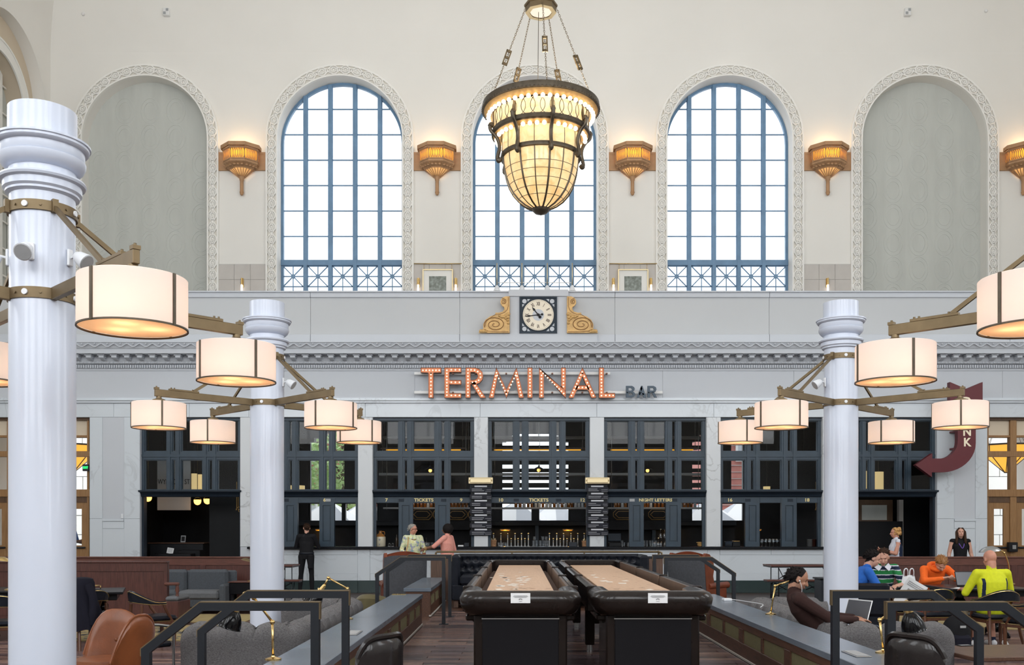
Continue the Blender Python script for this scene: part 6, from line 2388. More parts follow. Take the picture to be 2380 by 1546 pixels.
b = MB(); b.grid(tuft, 150, 26); obj('buttoned_back', b, 'leather_black', t)
b = MB()
for (x, z) in btn: b.sphere((x, tuft((x + W / 2 - .11) / (W - .22), (z - .5) / (zb - .5))[1] - .004, z), (.013, .008, .013), 8, 5)
obj('button', b, 'leather_black_soft', t, kind='stuff')
b = MB(); b.box(-W / 2 + .02, W / 2 - .02, -.02, .14, .1, zb - .01, .03); obj('back_frame', b, 'leather_black', t)
for sx in (-1, 1):
    b = MB()
    b.box(sx * (W / 2 - .15), sx * W / 2, -.62, .14, .12, zb - .01, .035)
    obj('wing', b, 'leather_black', t)
for i in range(3):
    xa = -W / 2 + .15 + i * (W - .3) / 3
    b = MB(); b.box(xa + .004, xa + (W - .3) / 3 - .004, -.70, -.06, .36, .53, .04); obj('seat_cushion', b, 'leather_black', t)
b = MB(); b.box(-W / 2 + .02, W / 2 - .02, -.66, .1, .12, .36, .01); obj('base', b, 'leather_black', t)
for sx in (-1, 1):
    for y in (-.58, .06):
        b = MB(); b.box(sx * (W / 2 - .12), sx * (W / 2 - .05), y - .03, y + .03, 0, .12); obj('leg', b, 'walnut_v', t)


# ------------------------------------------------------------------ handrails at the steps
def handrail(lab, y, x0, x1, x2, zt, zlow, zfoot0, zfoot2):
    """post at x0 on the platform, level run to x1, slope down to x2, lower post"""
    t = thing('handrail', lab, 'handrail', (x0, y, 0))
    P = [(0, zfoot0), (0, zt), (x1 - x0, zt), (x2 - x0, zlow), (x2 - x0, zfoot2)]
    h = .023
    sg = 1 if x1 < x0 else -1
    b = MB(); sq_sweep(b, P, -h, h, -h, h); obj('rail', b, 'rail_metal', t)
    b = MB(); sq_sweep(b, [(0, zt - .07)] + P[1:4] + [(x2 - x0, zlow - .03)], *sorted((-sg * h, -sg * (h + .006))), -h + .002, h - .002); obj('brass_cap', b, 'bronze', t)
    b = MB(); b.box(-.06, .06, -.05, .05, zfoot0, zfoot0 + .008); b.box(x2 - x0 - .06, x2 - x0 + .06, -.05, .05, zfoot2, zfoot2 + .008); obj('foot_plate', b, 'rail_metal', t)


M2 = 2 * .475
for (y, lab) in ((6.33, 'far'), (5.39, 'near')):
    handrail('dark handrail at the left front steps, %s of the pair' % lab, y, -1.13, -1.76, -2.07, 1.23, .985, PZ, .0)
    handrail('dark handrail at the right front steps, %s of the pair' % lab, y, 2.07, 2.70, 3.01, 1.23, 1.0, PZ, .0)
for (y, lab, dx) in ((12.95, 'near', 0), (13.97, 'far', .01)):
    handrail('thin handrail at the left rear steps, %s of the pair' % lab, y, -1.0 + dx, -1.57, -1.89, 1.235, 1.02, PZ, .0)
    handrail('thin handrail at the right rear steps, %s of the pair' % lab, y, 1.97 - dx, 2.58, 2.88, 1.235, 1.03, PZ, .0)


# ------------------------------------------------------------------ grey button-back sofas, U shaped
def usofa(lab, fx):
    """fx maps the left sofa's x to this sofa's x"""
    c0 = fx(-2.5)
    t = thing('chesterfield_sofa', lab, 'sofa', (c0, 11.0, 0))
    # path of the back roll, outward normal
    path = [(-3.27, 9.32), (-2.42, 9.32)]
    for i in range(1, 8): path.append((-2.42 + .38 * math.sin(PI / 2 * i / 8), 9.70 - .38 * math.cos(PI / 2 * i / 8)))
    path += [(-2.04, 9.70), (-2.04, 12.45)]
    for i in range(1, 8): path.append((-2.42 + .38 * math.cos(PI / 2 * i / 8), 12.45 + .38 * math.sin(PI / 2 * i / 8)))
    path += [(-2.42, 12.83), (-3.10, 12.83)]
    P = [Vector((x, y, 0)) for x, y in path]
    # resample
    S = [0]
    for i in range(1, len(P)): S.append(S[-1] + (P[i] - P[i - 1]).length)
    n = 190
    pts = []
    for k in range(n + 1):
        s_ = S[-1] * k / n
        i = max(j for j in range(len(S)) if S[j] <= s_ + 1e-9)
        i = min(i, len(P) - 2)
        f = (s_ - S[i]) / (S[i + 1] - S[i])
        pts.append((P[i].lerp(P[i + 1], f), (P[i + 1] - P[i]).normalized(), s_))
    # outward offset u (0 = outer face) and height
    prof = [(.0, .10), (-.005, .30), (.01, .46), (.035, .545), (.04, .60), (.015, .65), (-.05, .68), (-.13, .685), (-.20, .665), (-.25, .62), (-.265, .56), (-.25, .50), (-.23, .42), (-.22, .32)]
    vs = []
    m = len(prof)
    for k, (p, d, s_) in enumerate(pts):
        nrm = Vector((d.y, -d.x, 0))
        ph = (s_ / .36) % 1.0
        sc = abs(math.sin(PI * s_ / .36)) ** .6
        endf = min(1, k / 5.0, (n - k) / 5.0)
        for (u, z) in prof:
            top = max(0, (z - .50) / .18)
            puff = .05 * (sc - .8) * (.22 + top)
            zz_ = z + puff * (.9 if z > .5 else 0)
            uu = u + (puff if u > -.1 else -puff * 1.6)
            shrink = (.55 + .45 * math.sqrt(endf))
            uc = -.11
            q = p + nrm * (uc + (uu - uc) * shrink)
            vs.append((fx(q.x) - c0, q.y - 11.0, .10 + (zz_ - .10) * 1.085 * (.93 + .07 * endf)))
    fs = []
    for k in range(n):
        for j in range(m - 1):
            fs.append((k * m + j, k * m + j + 1, (k + 1) * m + j + 1, (k + 1) * m + j))
    fs += [tuple(range(m)), tuple(range(n * m, (n + 1) * m))]
    b = MB(); b.add(vs, fs, True); obj('rolled_back', b, 'tweed_grey', t)
    def bx(nm, x0, x1, y0, y1, z0, z1, r, mt):
        a, c = sorted((fx(x0) - c0, fx(x1) - c0))
        b = MB(); b.box(a, c, y0 - 11, y1 - 11, z0, z1, r); obj(nm, b, mt, t)
    bx('base', -3.22, -2.10, 9.40, 10.0, .10, .30, .03, 'tweed_grey'); bx('base', -2.72, -2.10, 9.95, 12.2, .10, .30, .03, 'tweed_grey'); bx('base', -3.06, -2.10, 12.2, 12.75, .10, .30, .03, 'tweed_grey')
    bx('seat_cushion', -3.22, -2.32, 9.58, 10.15, .30, .44, .05, 'tweed_grey')
    bx('seat_cushion', -2.85, -2.29, 10.17, 11.28, .30, .44, .05, 'tweed_grey'); bx('seat_cushion', -2.85, -2.29, 11.30, 12.15, .30, .44, .05, 'tweed_grey')
    bx('seat_cushion', -3.05, -2.32, 12.17, 12.60, .30, .44, .05, 'tweed_grey')
    for (x, y) in ((-3.2, 9.38), (-2.12, 9.5), (-2.12, 12.7), (-3.0, 12.72), (-2.7, 11.2)):
        bx('foot', x - .03, x + .03, y - .03, y + .03, 0, .11, .005, 'chair_wood')


usofa('grey tweed buttoned sofa wrapping the left white column', lambda x: x)
usofa('grey tweed buttoned sofa on the right where a man reads his laptop', lambda x: .95 - x)


# ------------------------------------------------------------------ task lamps clipped to the partitions
def task_lamp(lab, x, y, pts, sh, r, ln):
    """pts: joints of the brass arm; sh: unit direction of the shade; r: mouth radius"""
    t = thing('task_lamp', lab, 'lamp', (x, y, .772))
    b = MB(); b.lathe([(0, 0), (.055, 0), (.055, .010), (.015, .022), (.012, .03)], 20); obj('base', b, 'brass', t)
    b = MB()
    P = [Vector(p) for p in pts]
    for i in range(len(P) - 1): b.cyl(tuple(P[i]), tuple(P[i + 1]), .009, n=8)
    obj('arm', b, 'brass', t)
    b = MB()
    for p in P[1:]: b.sphere(tuple(p), .018, 10, 8)
    obj('knuckle', b, 'brass', t, kind='stuff')
    e, d = P[-1], Vector(sh).normalized()
    b = MB(); b.cyl(tuple(e), tuple(e + d * .05), .018, .024, n=12); b.cyl(tuple(e + d * .05), tuple(e + d * .058), .038, n=14); b.cyl(tuple(e + d * .058), tuple(e + d * .075), .03, n=14); obj('socket', b, 'brass', t)
    b = MB()
    b.T = Matrix.Translation(e + d * .07) @ d.to_track_quat('Z', 'Y').to_matrix().to_4x4()
    b.lathe([(.025, 0), (r * .40, ln * .04), (r * .58, ln * .18), (r * .75, ln * .36), (r * .90, ln * .60), (r * .98, ln * .85), (r, ln), (r + .003, ln + .004), (r - .004, ln), (r * .88, ln * .62), (.03, .02)], 28)
    obj('lamp_shade', b, 'black_gloss', t)


task_lamp('brass task lamp with a black shade on the front end of the left partition', -1.66, 6.55, [(0, 0, .02), (-.005, 0, .255), (-.13, 0, .42), (-.19, 0, .445), (-.235, 0, .40)], (-.35, 0, -1), .078, .12)
task_lamp('brass task lamp with a glossy black shade on the right partition', 2.60, 6.9, [(0, 0, .02), (-.025, 0, .235), (.14, 0, .345), (.165, 0, .36)], (.28, 0, -1), .086, .14)
task_lamp('brass task lamp halfway along the left partition', -1.66, 9.4, [(0, 0, .02), (0, 0, .295), (-.185, 0, .40), (-.225, 0, .325)], (-.75, 0, -1), .095, .15)
task_lamp('brass task lamp half hidden by the man with earphones', 2.58, 9.90, [(0, 0, .02), (.045, 0, .29), (.25, .16, .34), (.28, .17, .32)], (.1, .3, -1), .065, .09)

# small things on the slate tops
def lid(lab, x, y, rz):
    t = thing('socket_lid', lab, 'power socket', (x, y, .772), rz)
    b = MB(); b.box(-.055, .055, -.16, .16, 0, .008, .003); obj('frame', b, 'steel', t)
    b = MB(); b.box(-.045, .045, -.14, .14, .008, .012, .002); obj('lid', b, 'plastic_grey', t)


lid('flat steel socket lid on the left slate top', -1.39, 8.15, 0)
lid('flat steel socket lid on the right slate top', 2.38, 6.82, 0)
t = thing('vent_grille', 'small brass vent grille at the far end of the left slate top', 'vent', (-1.57, 12.72, .772))
b = MB(); b.box(-.09, .09, -.06, .06, 0, .005); obj('frame', b, 'brass_mesh', t)
for i in range(6):
    b = MB(); b.box(-.08 + i * .028, -.062 + i * .028, -.05, .05, .005, .012); obj('slat', b, 'brass', t)
t = thing('power_adapter', 'white charger block with its cable on the right slate top', 'charger', (2.52, 11.7, .772), .1)
b = MB(); b.box(-.05, .05, -.05, .05, 0, .03, .006); obj('block', b, 'plastic_white', t)
b = MB(); b.tube(smooth_path([(.05, 0, .015), (.12, .05, .006), (.16, -.15, .006), (.22, -.6, .005), (.06, -1.0, .005)], 6), .005, 5); obj('cable', b, 'plastic_white', t)

# ------------------------------------------------------------------ black leather tub chairs at the front
def tub_shell(b, r, th, a0, a1, zlo, zfun, lean=.12, n=28, m=8, squash=1.0):
    """padded shell: inner and outer skins with a rolled top; opening faces +y"""
    vs = []
    K = 2 * m + 2
    for i in range(n + 1):
        a = a0 + (a1 - a0) * i / n
        zt = zfun(a)
        ring = []
        for j in range(m + 1):
            f = j / m
            z = zlo + (zt - zlo) * f
            ring.append((r + th / 2 + lean * f - (th * .35 if j == m else 0), z - (th * .25 if j == m else 0) + (0)))
        for j in range(m, -1, -1):
            f = j / m
            z = zlo + (zt - zlo) * f
            ring.append((r - th / 2 + lean * f + (th * .35 if j == m else 0), z + (th * .0)))
        for (q, z) in ring:
            vs.append((q * math.cos(a), q * math.sin(a) * squash, z))
    fs = []
    for i in range(n):
        for j in range(K):
            j2 = (j + 1) % K
            fs.append((i * K + j, i * K + j2, (i + 1) * K + j2, (i + 1) * K + j))
    fs += [tuple(range(K)), tuple(range(n * K, (n + 1) * K))]
    b.add(vs, fs, True)


def btz(a):
    q = abs(a - 1.5 * PI) / .66
    return .775 - .10 * q ** 5


def black_chair(lab, x, y, rz):
    t = thing('leather_tub_chair', lab, 'chair', (x, y, PZ), rz)
    b = MB(); tub_shell(b, .275, .055, 1.5 * PI - .66, 1.5 * PI + .66, .40, btz, .0); obj('backrest', b, 'leather_black_soft', t)
    b = MB(); b.tube([(.290 * math.cos(a), .290 * math.sin(a), btz(a) - .006) for a in [1.5 * PI - .66 + 1.32 * i / 30 for i in range(31)]], .014, 6); obj('piping', b, 'leather_black_soft', t)
    b = MB(); b.lathe([(0, .36), (.25, .36), (.27, .40), (.25, .45), (0, .46)], 24); obj('seat', b, 'leather_black_soft', t)
    for i in range(4):
        a = PI / 4 + i * PI / 2
        b = MB(); b.cyl((.17 * math.cos(a), .17 * math.sin(a), .37), (.24 * math.cos(a), .24 * math.sin(a), 0), .018, .012, n=8); obj('leg', b, 'chair_wood', t)


black_chair('black leather tub chair at the bottom beside the left partition', X(800, 5.0), 5.0, 1.05)
black_chair('black leather tub chair at the bottom right before the handrails', X(2198, 5.0), 5.0, -1.08)

# tan leather lounge chair
t = thing('lounge_chair', 'tan leather barrel lounge chair in the left foreground', 'armchair', (X(248, 9.2), 9.2, 0), PI / 2 + .70)
def tanz(a):
    q = abs(a - 1.5 * PI)
    f = min(1, q / 1.0)
    e = max(0, (q - 1.15) / .64)
    return .66 + .19 * f * f * (3 - 2 * f) - .42 * e ** 2.2
b = MB(); tub_shell(b, .325, .065, PI * .93, PI * 2.07, .20, tanz, .085, 34, 10); obj('shell', b, 'leather_tan', t)
b = MB(); b.tube([(.415 * math.cos(a), .415 * math.sin(a), tanz(a) - .008) for a in [PI * .93 + PI * 1.14 * i / 34 for i in range(35)]], .014, 6); obj('piping', b, 'leather_tan', t)
b = MB(); b.lathe([(0, .26), (.285, .26), (.30, .34), (.285, .42), (0, .44)], 28); obj('seat_cushion', b, 'leather_tan', t)
for a in (1.5 * PI - 1.0, 1.5 * PI - .1, 1.5 * PI + 1.0):
    b = MB(); b.sphere((.330 * math.cos(a), .330 * math.sin(a), .56), .02, 10, 8); obj('button', b, 'leather_tan', t)
b = MB(); b.cyl((0, 0, .04), (0, 0, .26), .035, n=12); b.lathe([(0, 0), (.26, 0), (.26, .02), (.04, .045), (0, .045)], 28); obj('swivel_base', b, 'steel', t)

# ------------------------------------------------------------------ captain's chairs with brass nails
def captain(lab, x, y, rz):
    t = thing('captain_chair', lab, 'chair', (x, y, 0), rz, 'nail trimmed captain chairs')
    def bz(a):       # top and bottom of the padded back band
        q = max(0, -math.sin(a)) ** 1.7
        return .665 + .145 * q, .625 + .03 * q
    A = [PI * .90 + PI * 1.2 * i / 30 for i in range(31)]
    rr = lambda a: (.29 * math.cos(a), .27 * math.sin(a))
    b = MB()
    vs = []
    for a in A:
        zt, zb_ = bz(a)
        x_, y_ = rr(a)
        k = .045 / .29
        ex = .05 * max(0, (zt - .665) / .145)
        for (f, z) in ((1 + k * .4 + ex, zt - .01), (1 + k * .6, (zt + zb_) / 2), (1 + k * .4, zb_), (1 - k * .4, zb_), (1 - k * .6, (zt + zb_) / 2), (1 - k * .4 + ex, zt - .01), (1 + ex, zt + .006)):
            vs.append((x_ * f, y_ * f, z))
    fs = []
    for i in range(30):
        for j in range(7):
            fs.append((i * 7 + j, i * 7 + (j + 1) % 7, (i + 1) * 7 + (j + 1) % 7, (i + 1) * 7 + j))
    fs += [tuple(range(7)), tuple(range(210, 217))]
    b.add(vs, fs, True)
    back = obj('backrest', b, 'leather_black', t)
    b = MB(); b.tube([(rr(a)[0] * 1.075, rr(a)[1] * 1.075, bz(a)[1] + .004) for a in A], .0055, 5)
    b.tube([(rr(a)[0] * (1.07 + .05 * max(0, (bz(a)[0] - .665) / .145)), rr(a)[1] * (1.07 + .05 * max(0, (bz(a)[0] - .665) / .145)), bz(a)[0] - .012) for a in A], .005, 5)
    obj('nail_trim', b, 'brass', back, kind='stuff')
    b = MB()
    b.box(-.26, .26, -.235, .27, .40, .47, .045)
    seat = obj('seat', b, 'leather_black', t)
    b = MB(); b.box(-.245, .245, -.22, .255, .355, .405, .006); obj('seat_frame', b, 'chair_wood', seat)
    b = MB()
    for (x0, x1, y0, y1) in ((-.25, .25, -.228, -.222), (-.25, .25, .257, .263), (-.252, -.246, -.22, .26), (.246, .252, -.22, .26)):
        b.box(x0, x1, y0, y1, .395, .405)
    obj('nail_trim', b, 'brass', seat, kind='stuff')
    for sx in (-1, 1):
        b = MB(); b.tube(smooth_path([(sx * .20, -.20, .62), (sx * .205, -.215, .40), (sx * .22, -.25, .2), (sx * .25, -.31, .0)], 4), .022, 8); obj('leg', b, 'chair_wood', t)
        b = MB(); b.lathe([(.012, 0), (.022, .10), (.026, .30), (.026, .36)], 10, (sx * .22, .225, 0)); obj('leg', b, 'chair_wood', t)
        b = MB(); b.tube(smooth_path([(sx * .235, .20, .38), (sx * .245, .16, .45), (sx * .27, .10, .54), (sx * .278, .06, .63)], 4), .02, 8); obj('arm_support', b, 'chair_wood', t)
    return t


captain('captain chair with black leather and brass nails beside the left black table', X(352, 13.1), 13.1, -.85)
captain('captain chair under the dark coat at the left table', X(196, 13.3), 13.3, .95)
captain('captain chair cut off at the left edge of the photo', X(2, 12.4), 12.4, .35)
captain('captain chair the man in yellow sits on', X(2312, 13.35), 13.35, .08)
captain('empty captain chair left of the man in yellow', X(2162, 13.7), 13.7, .12)
captain('captain chair at the right edge of the photo', X(2398, 12.6), 12.6, .5)
captain('captain chair turned to the newspaper readers', X(2118, 14.4), 14.4, -.4)


def pedestal_table(lab, x, y, sx, sy, rz):
    t = thing('pedestal_table', lab, 'table', (x, y, 0), rz)
    b = MB(); b.box(-sx, sx, -sy, sy, .715, .75, .008); obj('table_top', b, 'table_black', t)
    b = MB(); b.box(-sx + .08, sx - .08, -sy + .08, sy - .08, .63, .715, .006); obj('apron', b, 'table_black', t)
    for q in (-.45, .45):
        b = MB(); b.lathe([(.07, .63), (.06, .58), (.09, .54), (.09, .50), (.05, .46), (.075, .36), (.075, .28), (.05, .2), (.09, .14), (.09, .08), (.05, .06)], 18, (q * sx, 0, 0)); obj('pedestal', b, 'black_gloss', t)
        b = MB()
        for sg in (-1, 1): b.tube(smooth_path([(q * sx, 0, .12), (q * sx, sg * sy * .4, .10), (q * sx, sg * sy * .7, .02)], 4), [.04] * 8 + [.025], 8)
        obj('foot', b, 'black_gloss', t)
    return t


pedestal_table('black pedestal table behind the tan leather chair', -6.25, 13.9, .55, .55, .35)
pedestal_table('long black pedestal table before the man in yellow', 7.0, 14.75, .62, .55, .0)
t = thing('table_gallery', 'thin brass gallery rail standing on the left black table', 'rail', (-6.3, 14.0, .75), .1)
b = MB()
for (a, c) in (((-.2, -.15), (.2, -.15)), ((.2, -.15), (.2, .15)), ((.2, .15), (-.2, .15)), ((-.2, .15), (-.2, -.15))):
    b.cyl((*a, .055), (*c, .055), .006, n=6); b.cyl((*a, 0), (*a, .055), .006, n=6)
obj('rail', b, 'brass', t)
b = MB(); b.box(-.2, .2, -.15, .15, 0, .004); obj('tray', b, 'table_black', t)
# dark coat over the left chair
t = thing('hung_coat', 'dark navy coat draped over a captain chair beside the big column', 'coat', (X(193, 13.15), 13.1, .30))
def coat(u, v):
    a = 2 * PI * u
    z = .66 * v
    w = (.10 + .17 * (1 - v) ** .6) * (1 + .12 * math.sin(5 * a + 3 * v) * (1 - v * .6)) + .05 * v
    return (w * math.cos(a) * .95 + .02 * math.sin(7 * v), w * math.sin(a) * .75, z - .04 * abs(math.sin(3 * a)) * (1 - v))
b = MB(); b.grid(coat, 40, 14, cu=True); b.sphere((0, 0, .655), (.15, .115, .03), 20, 6); obj('body', b, 'coat_navy', t)
b = MB(); b.tube(smooth_path([(.12, -.08, .58), (.20, -.10, .42), (.21, -.12, .2), (.19, -.12, .05)], 5), [.055] * 12 + [.045] * 4, 10); obj('sleeve', b, 'coat_navy', t)
# folded newspaper edge and black arm chair beside the tan chair
t = thing('tube_arm_chair', 'black chair with a bent steel arm right of the tan lounge chair', 'chair', (X(330, 10.2), 10.2, 0), -.6)
b = MB(); b.box(-.22, .22, -.24, .22, .40, .46, .02); obj('seat', b, 'leather_black', t)
b = MB(); b.grid(lambda u, v: (-.20 + .40 * u, -.22 - .05 * math.sin(PI * u) - .04 * v, .44 + .28 * v * (1 - .25 * abs(2 * u - 1) ** 3)), 14, 8); obj('backrest', b, 'coat_navy', t)
for sx in (-1, 1):
    b = MB(); b.tube(smooth_path([(sx * .24, -.22, .0), (sx * .25, -.2, .60), (sx * .25, .16, .62), (sx * .25, .2, .57), (sx * .25, .21, .0)], 5), .015, 8); obj('arm', b, 'steel', t)

# ------------------------------------------------------------------ panelled booth backs
def panelled(name, lab, x0, x1, y, z1, pw, m, mv, cap=.03):
    t = thing(name, lab, 'partition', ((x0 + x1) / 2, y, 0))
    h = (x1 - x0) / 2
    b = MB(); b.box(-h, h, .02, .10, 0, z1 - cap); obj('backing', b, m, t)
    b = MB(); b.box(-h, h, -.02, .13, z1 - cap, z1, .008); obj('cap_rail', b, m, t)
    b = MB(); b.box(-h, h, 0, .03, z1 - .17, z1 - cap); b.box(-h, h, 0, .03, 0, .16); obj('frame_rail', b, m, t, kind='stuff')
    n = max(1, int(round((x1 - x0) / pw)))
    for i in range(n + 1):
        xx = -h + (x1 - x0) * i / n
        b = MB(); b.box(max(-h, xx - .055), min(h, xx + .055), 0, .03, .16, z1 - .17); obj('stile', b, mv, t)
        if i < n:
            b = MB(); b.box(xx + .06, xx + (x1 - x0) / n - .06, .012, .03, .17, z1 - .18); obj('panel', b, mv, t)
    return t


panelled('booth_partition', 'long mahogany panelled partition on the left before the bar entrance', -13.2, -5.22, 19.5, 1.055, 1.18, 'mahogany', 'mahogany_v')
panelled('booth_partition', 'long mahogany panelled partition on the right behind the seated readers', 6.2, 12.5, 19.5, 1.055, 1.26, 'mahogany', 'mahogany_v')
panelled('booth_divider', 'darker mahogany booth back in front of the left partition', -11.0, -5.88, 16.2, 1.085, 4.9, 'mahogany_v', 'mahogany_v')
t = thing('booth_end', 'mahogany bench end with an open arm beside the dark booth back', 'bench', (-5.78, 16.25, 0))
b = MB(); b.box(-.1, .12, -.15, .45, 0, .42, .01); obj('side', b, 'mahogany_v', t)
b = MB(); b.box(-.10, .115, -.15, .45, .42, .50, .03); obj('cushion', b, 'loveseat_seat', t)
b = MB(); b.box(-.14, .10, -.1, .0, .68, .73, .015); obj('arm', b, 'mahogany', t)
b = MB(); b.lathe([(.03, .5), (.022, .55), (.034, .6), (.025, .68)], 12, (.07, -.05, 0)); obj('arm_post', b, 'mahogany', t)

# grey love seat, low console, lamps along the left partition
t = thing('love_seat', 'charcoal love seat against the left mahogany partition', 'sofa', (-6.48, 18.7, 0))
for i in range(2):
    b = MB(); b.box(-.80 + i * .80, -.01 + i * .80, .22, .40, .36, .82, .05); obj('back_cushion', b, 'loveseat_grey', t)
    b = MB(); b.box(-.80 + i * .80, -.01 + i * .80, -.34, .22, .26, .44, .05); obj('seat_cushion', b, 'loveseat_seat' if i else 'loveseat_grey', t)
b = MB(); b.box(-.90, .90, -.32, .42, .12, .27, .02); obj('frame', b, 'loveseat_grey', t)
b = MB(); b.box(-.92, .92, .38, .46, .12, .80, .03); obj('back', b, 'loveseat_grey', t)
for sx in (-1, 1):
    b = MB(); b.box(sx * .80, sx * .92, -.36, .42, .12, .56, .03); obj('arm', b, 'loveseat_grey', t)
    for y in (-.28, .36):
        b = MB(); b.box(sx * .82, sx * .88, y - .03, y + .03, 0, .12); obj('leg', b, 'chair_wood', t)
t = thing('low_console', 'dark low console beside the love seat', 'console', (-5.30, 18.8, 0))
b = MB(); b.box(-.26, .30, -.2, .2, .36, .585, .008); obj('cabinet', b, 'table_black', t)
b = MB(); b.box(-.28, .32, -.22, .22, .585, .60, .004); obj('top', b, 'mahogany', t)
b = MB(); b.box(-.26, .30, -.2, .2, .08, .11); obj('shelf', b, 'mahogany', t)
for x in (-.24, .28):
    b = MB(); b.box(x - .02, x + .02, -.19, -.15, 0, .36); b.box(x - .02, x + .02, .15, .19, 0, .36); obj('leg', b, 'table_black', t, kind='stuff')


def dome_desk_lamp(lab, x, y, z, hx, h, r, m, tilt):
    t = thing('desk_lamp', lab, 'lamp', (x, y, z))
    b = MB(); b.lathe([(0, 0), (.09, 0), (.09, .012), (.02, .03), (.012, .04)], 20); obj('base', b, 'brass', t)
    b = MB(); b.tube(smooth_path([(0, 0, .03), (-.02 * hx, 0, h * .5), (hx * .25, 0, h * .92), (hx * .6, 0, h)], 5), .010, 8); b.sphere((hx * .25, 0, h * .92), .02, 10, 6); obj('stem', b, 'brass', t)
    b = MB(); b.T = Matrix.Translation((hx, 0, h - .02)) @ Matrix.Rotation(tilt, 4, 'Y')
    b.lathe([(0, r * .50), (r * .3, r * .48), (r * .7, r * .32), (r * .95, r * .1), (r, 0), (r * .97, 0), (r * .6, r * .3), (0, r * .45)], 28); obj('lamp_shade', b, m, t)


dome_desk_lamp('small brass dome lamp on the low console left of the column', X(585, 18.8), 18.8, .60, -.10, .42, .105, 'bronze', .25)
dome_desk_lamp('big steel dome lamp behind the bald man in yellow', X(2330, 15.6), 15.4, .75, -.30, .54, .165, 'steel', -.12)
dome_desk_lamp('brass lamp cut off at the left edge beside the big column', X(26, 14.0), 14.0, .75, -.12, .45, .1, 'brass', .2)
pedestal_table('black table glimpsed left of the big column', X(10, 14.2), 14.2, .5, .5, .1)

# ------------------------------------------------------------------ wing chairs
def wing_chair(lab, x, y, rz):
    t = thing('wing_chair', lab, 'armchair', (x, y, 0), rz)
    b = MB(); b.grid(lambda u, v: (-.385 + .77 * u, -.365 - .10 * v - .03 * math.sin(PI * u), .22 + (.93 - .05 * abs(2 * u - 1) ** 4) * v), 14, 14); obj('outside_back', b, 'felt_grey', t)
    b = MB(); b.grid(lambda u, v: (-.33 + .66 * u, -.24 - .10 * v - .03 * math.sin(PI * u), .40 + (.76 + .06 * math.sin(PI * u)) * v), 14, 12); b.box(-.33, .33, -.44, -.30, 1.06, 1.13, .03); obj('inside_back', b, 'leather_rust', t)
    for sx in (-1, 1):
        b = MB()
        o = [(-.34, .30), (-.44, 1.12), (-.38, 1.19), (-.26, 1.17), (-.14, 1.06), (-.10, .92), (-.14, .78), (-.10, .66), (-.12, .30)]
        b.prism(o, sx * .32, sx * .375, 'yz')
        obj('wing', b, 'leather_rust', t)
        b = MB(); b.box(sx * .29, sx * .38, -.36, .36, .20, .58, .03); b.cyl((sx * .345, -.28, .60), (sx * .345, .40, .60), .06, n=14); b.cyl((sx * .345, .40, .60), (sx * .345, .41, .60), .064, n=14); obj('arm', b, 'leather_rust', t)
        for y_ in (-.32, .32):
            b = MB(); b.cyl((sx * .30, y_, .2), (sx * .32, y_ * 1.08, 0), .03, .018, n=8); obj('leg', b, 'chair_wood', t)
    b = MB(); b.box(-.29, .29, -.28, .40, .34, .50, .05); obj('seat_cushion', b, 'leather_rust', t)
    b = MB(); b.box(-.33, .33, -.34, .36, .20, .34, .02); obj('seat_frame', b, 'leather_rust', t)


wing_chair('grey backed rust leather wing chair beyond the left rear steps', -2.12, 17.75, .22)
wing_chair('grey backed rust leather wing chair beyond the right rear steps', 3.28, 17.6, -.72)
t = thing('club_chair', 'low olive velvet club chair behind the left slate partition', 'armchair', (-2.18, 15.0, 0), -.3)
b = MB(); tub_shell(b, .30, .10, PI * .9, PI * 2.1, .12, lambda a: .50 + .14 * max(0, -math.sin(a)), .02); obj('shell', b, 'olive', t)
b = MB(); b.lathe([(0, .12), (.27, .12), (.28, .36), (.24, .42), (0, .43)], 24); obj('seat_cushion', b, 'olive', t)
for i in range(4):
    a = PI / 4 + i * PI / 2
    b = MB(); b.cyl((.22 * math.cos(a), .22 * math.sin(a), .12), (.24 * math.cos(a), .24 * math.sin(a), 0), .02, n=8); obj('foot', b, 'chair_wood', t)


# ------------------------------------------------------------------ folding tables with benches before the bar
def folding(lab, x, y, w, z, dp, name, cat):
    t = thing(name, lab, cat, (x, y, 0))
    b = MB(); b.box(-w, w, -dp, dp, z - .03, z, .005); obj('top', b, 'mahogany', t)
    b = MB(); b.box(-w + .01, w - .01, -dp + .01, dp - .01, z - .055, z - .03); obj('frame', b, 'black_metal', t)
    for sx in (-1, 1):
        xx = sx * (w - .18)
        b = MB()
        for sy in (-1, 1): b.cyl((xx, sy * (dp - .05), z - .05), (xx, sy * (dp - .03), 0), .011, n=6)
        b.cyl((xx, -dp + .04, .10), (xx, dp - .04, .10), .009, n=6)
        obj('leg_frame', b, 'black_metal', t)
        b = MB(); b.cyl((xx, -dp + .05, z - .06), (xx - sx * .32, dp - .05, z * .52), .010, n=6); b.cyl((xx, dp - .05, z * .42), (xx - sx * .4, -dp + .05, z - .06), .010, n=6); obj('brace', b, 'black_metal', t)


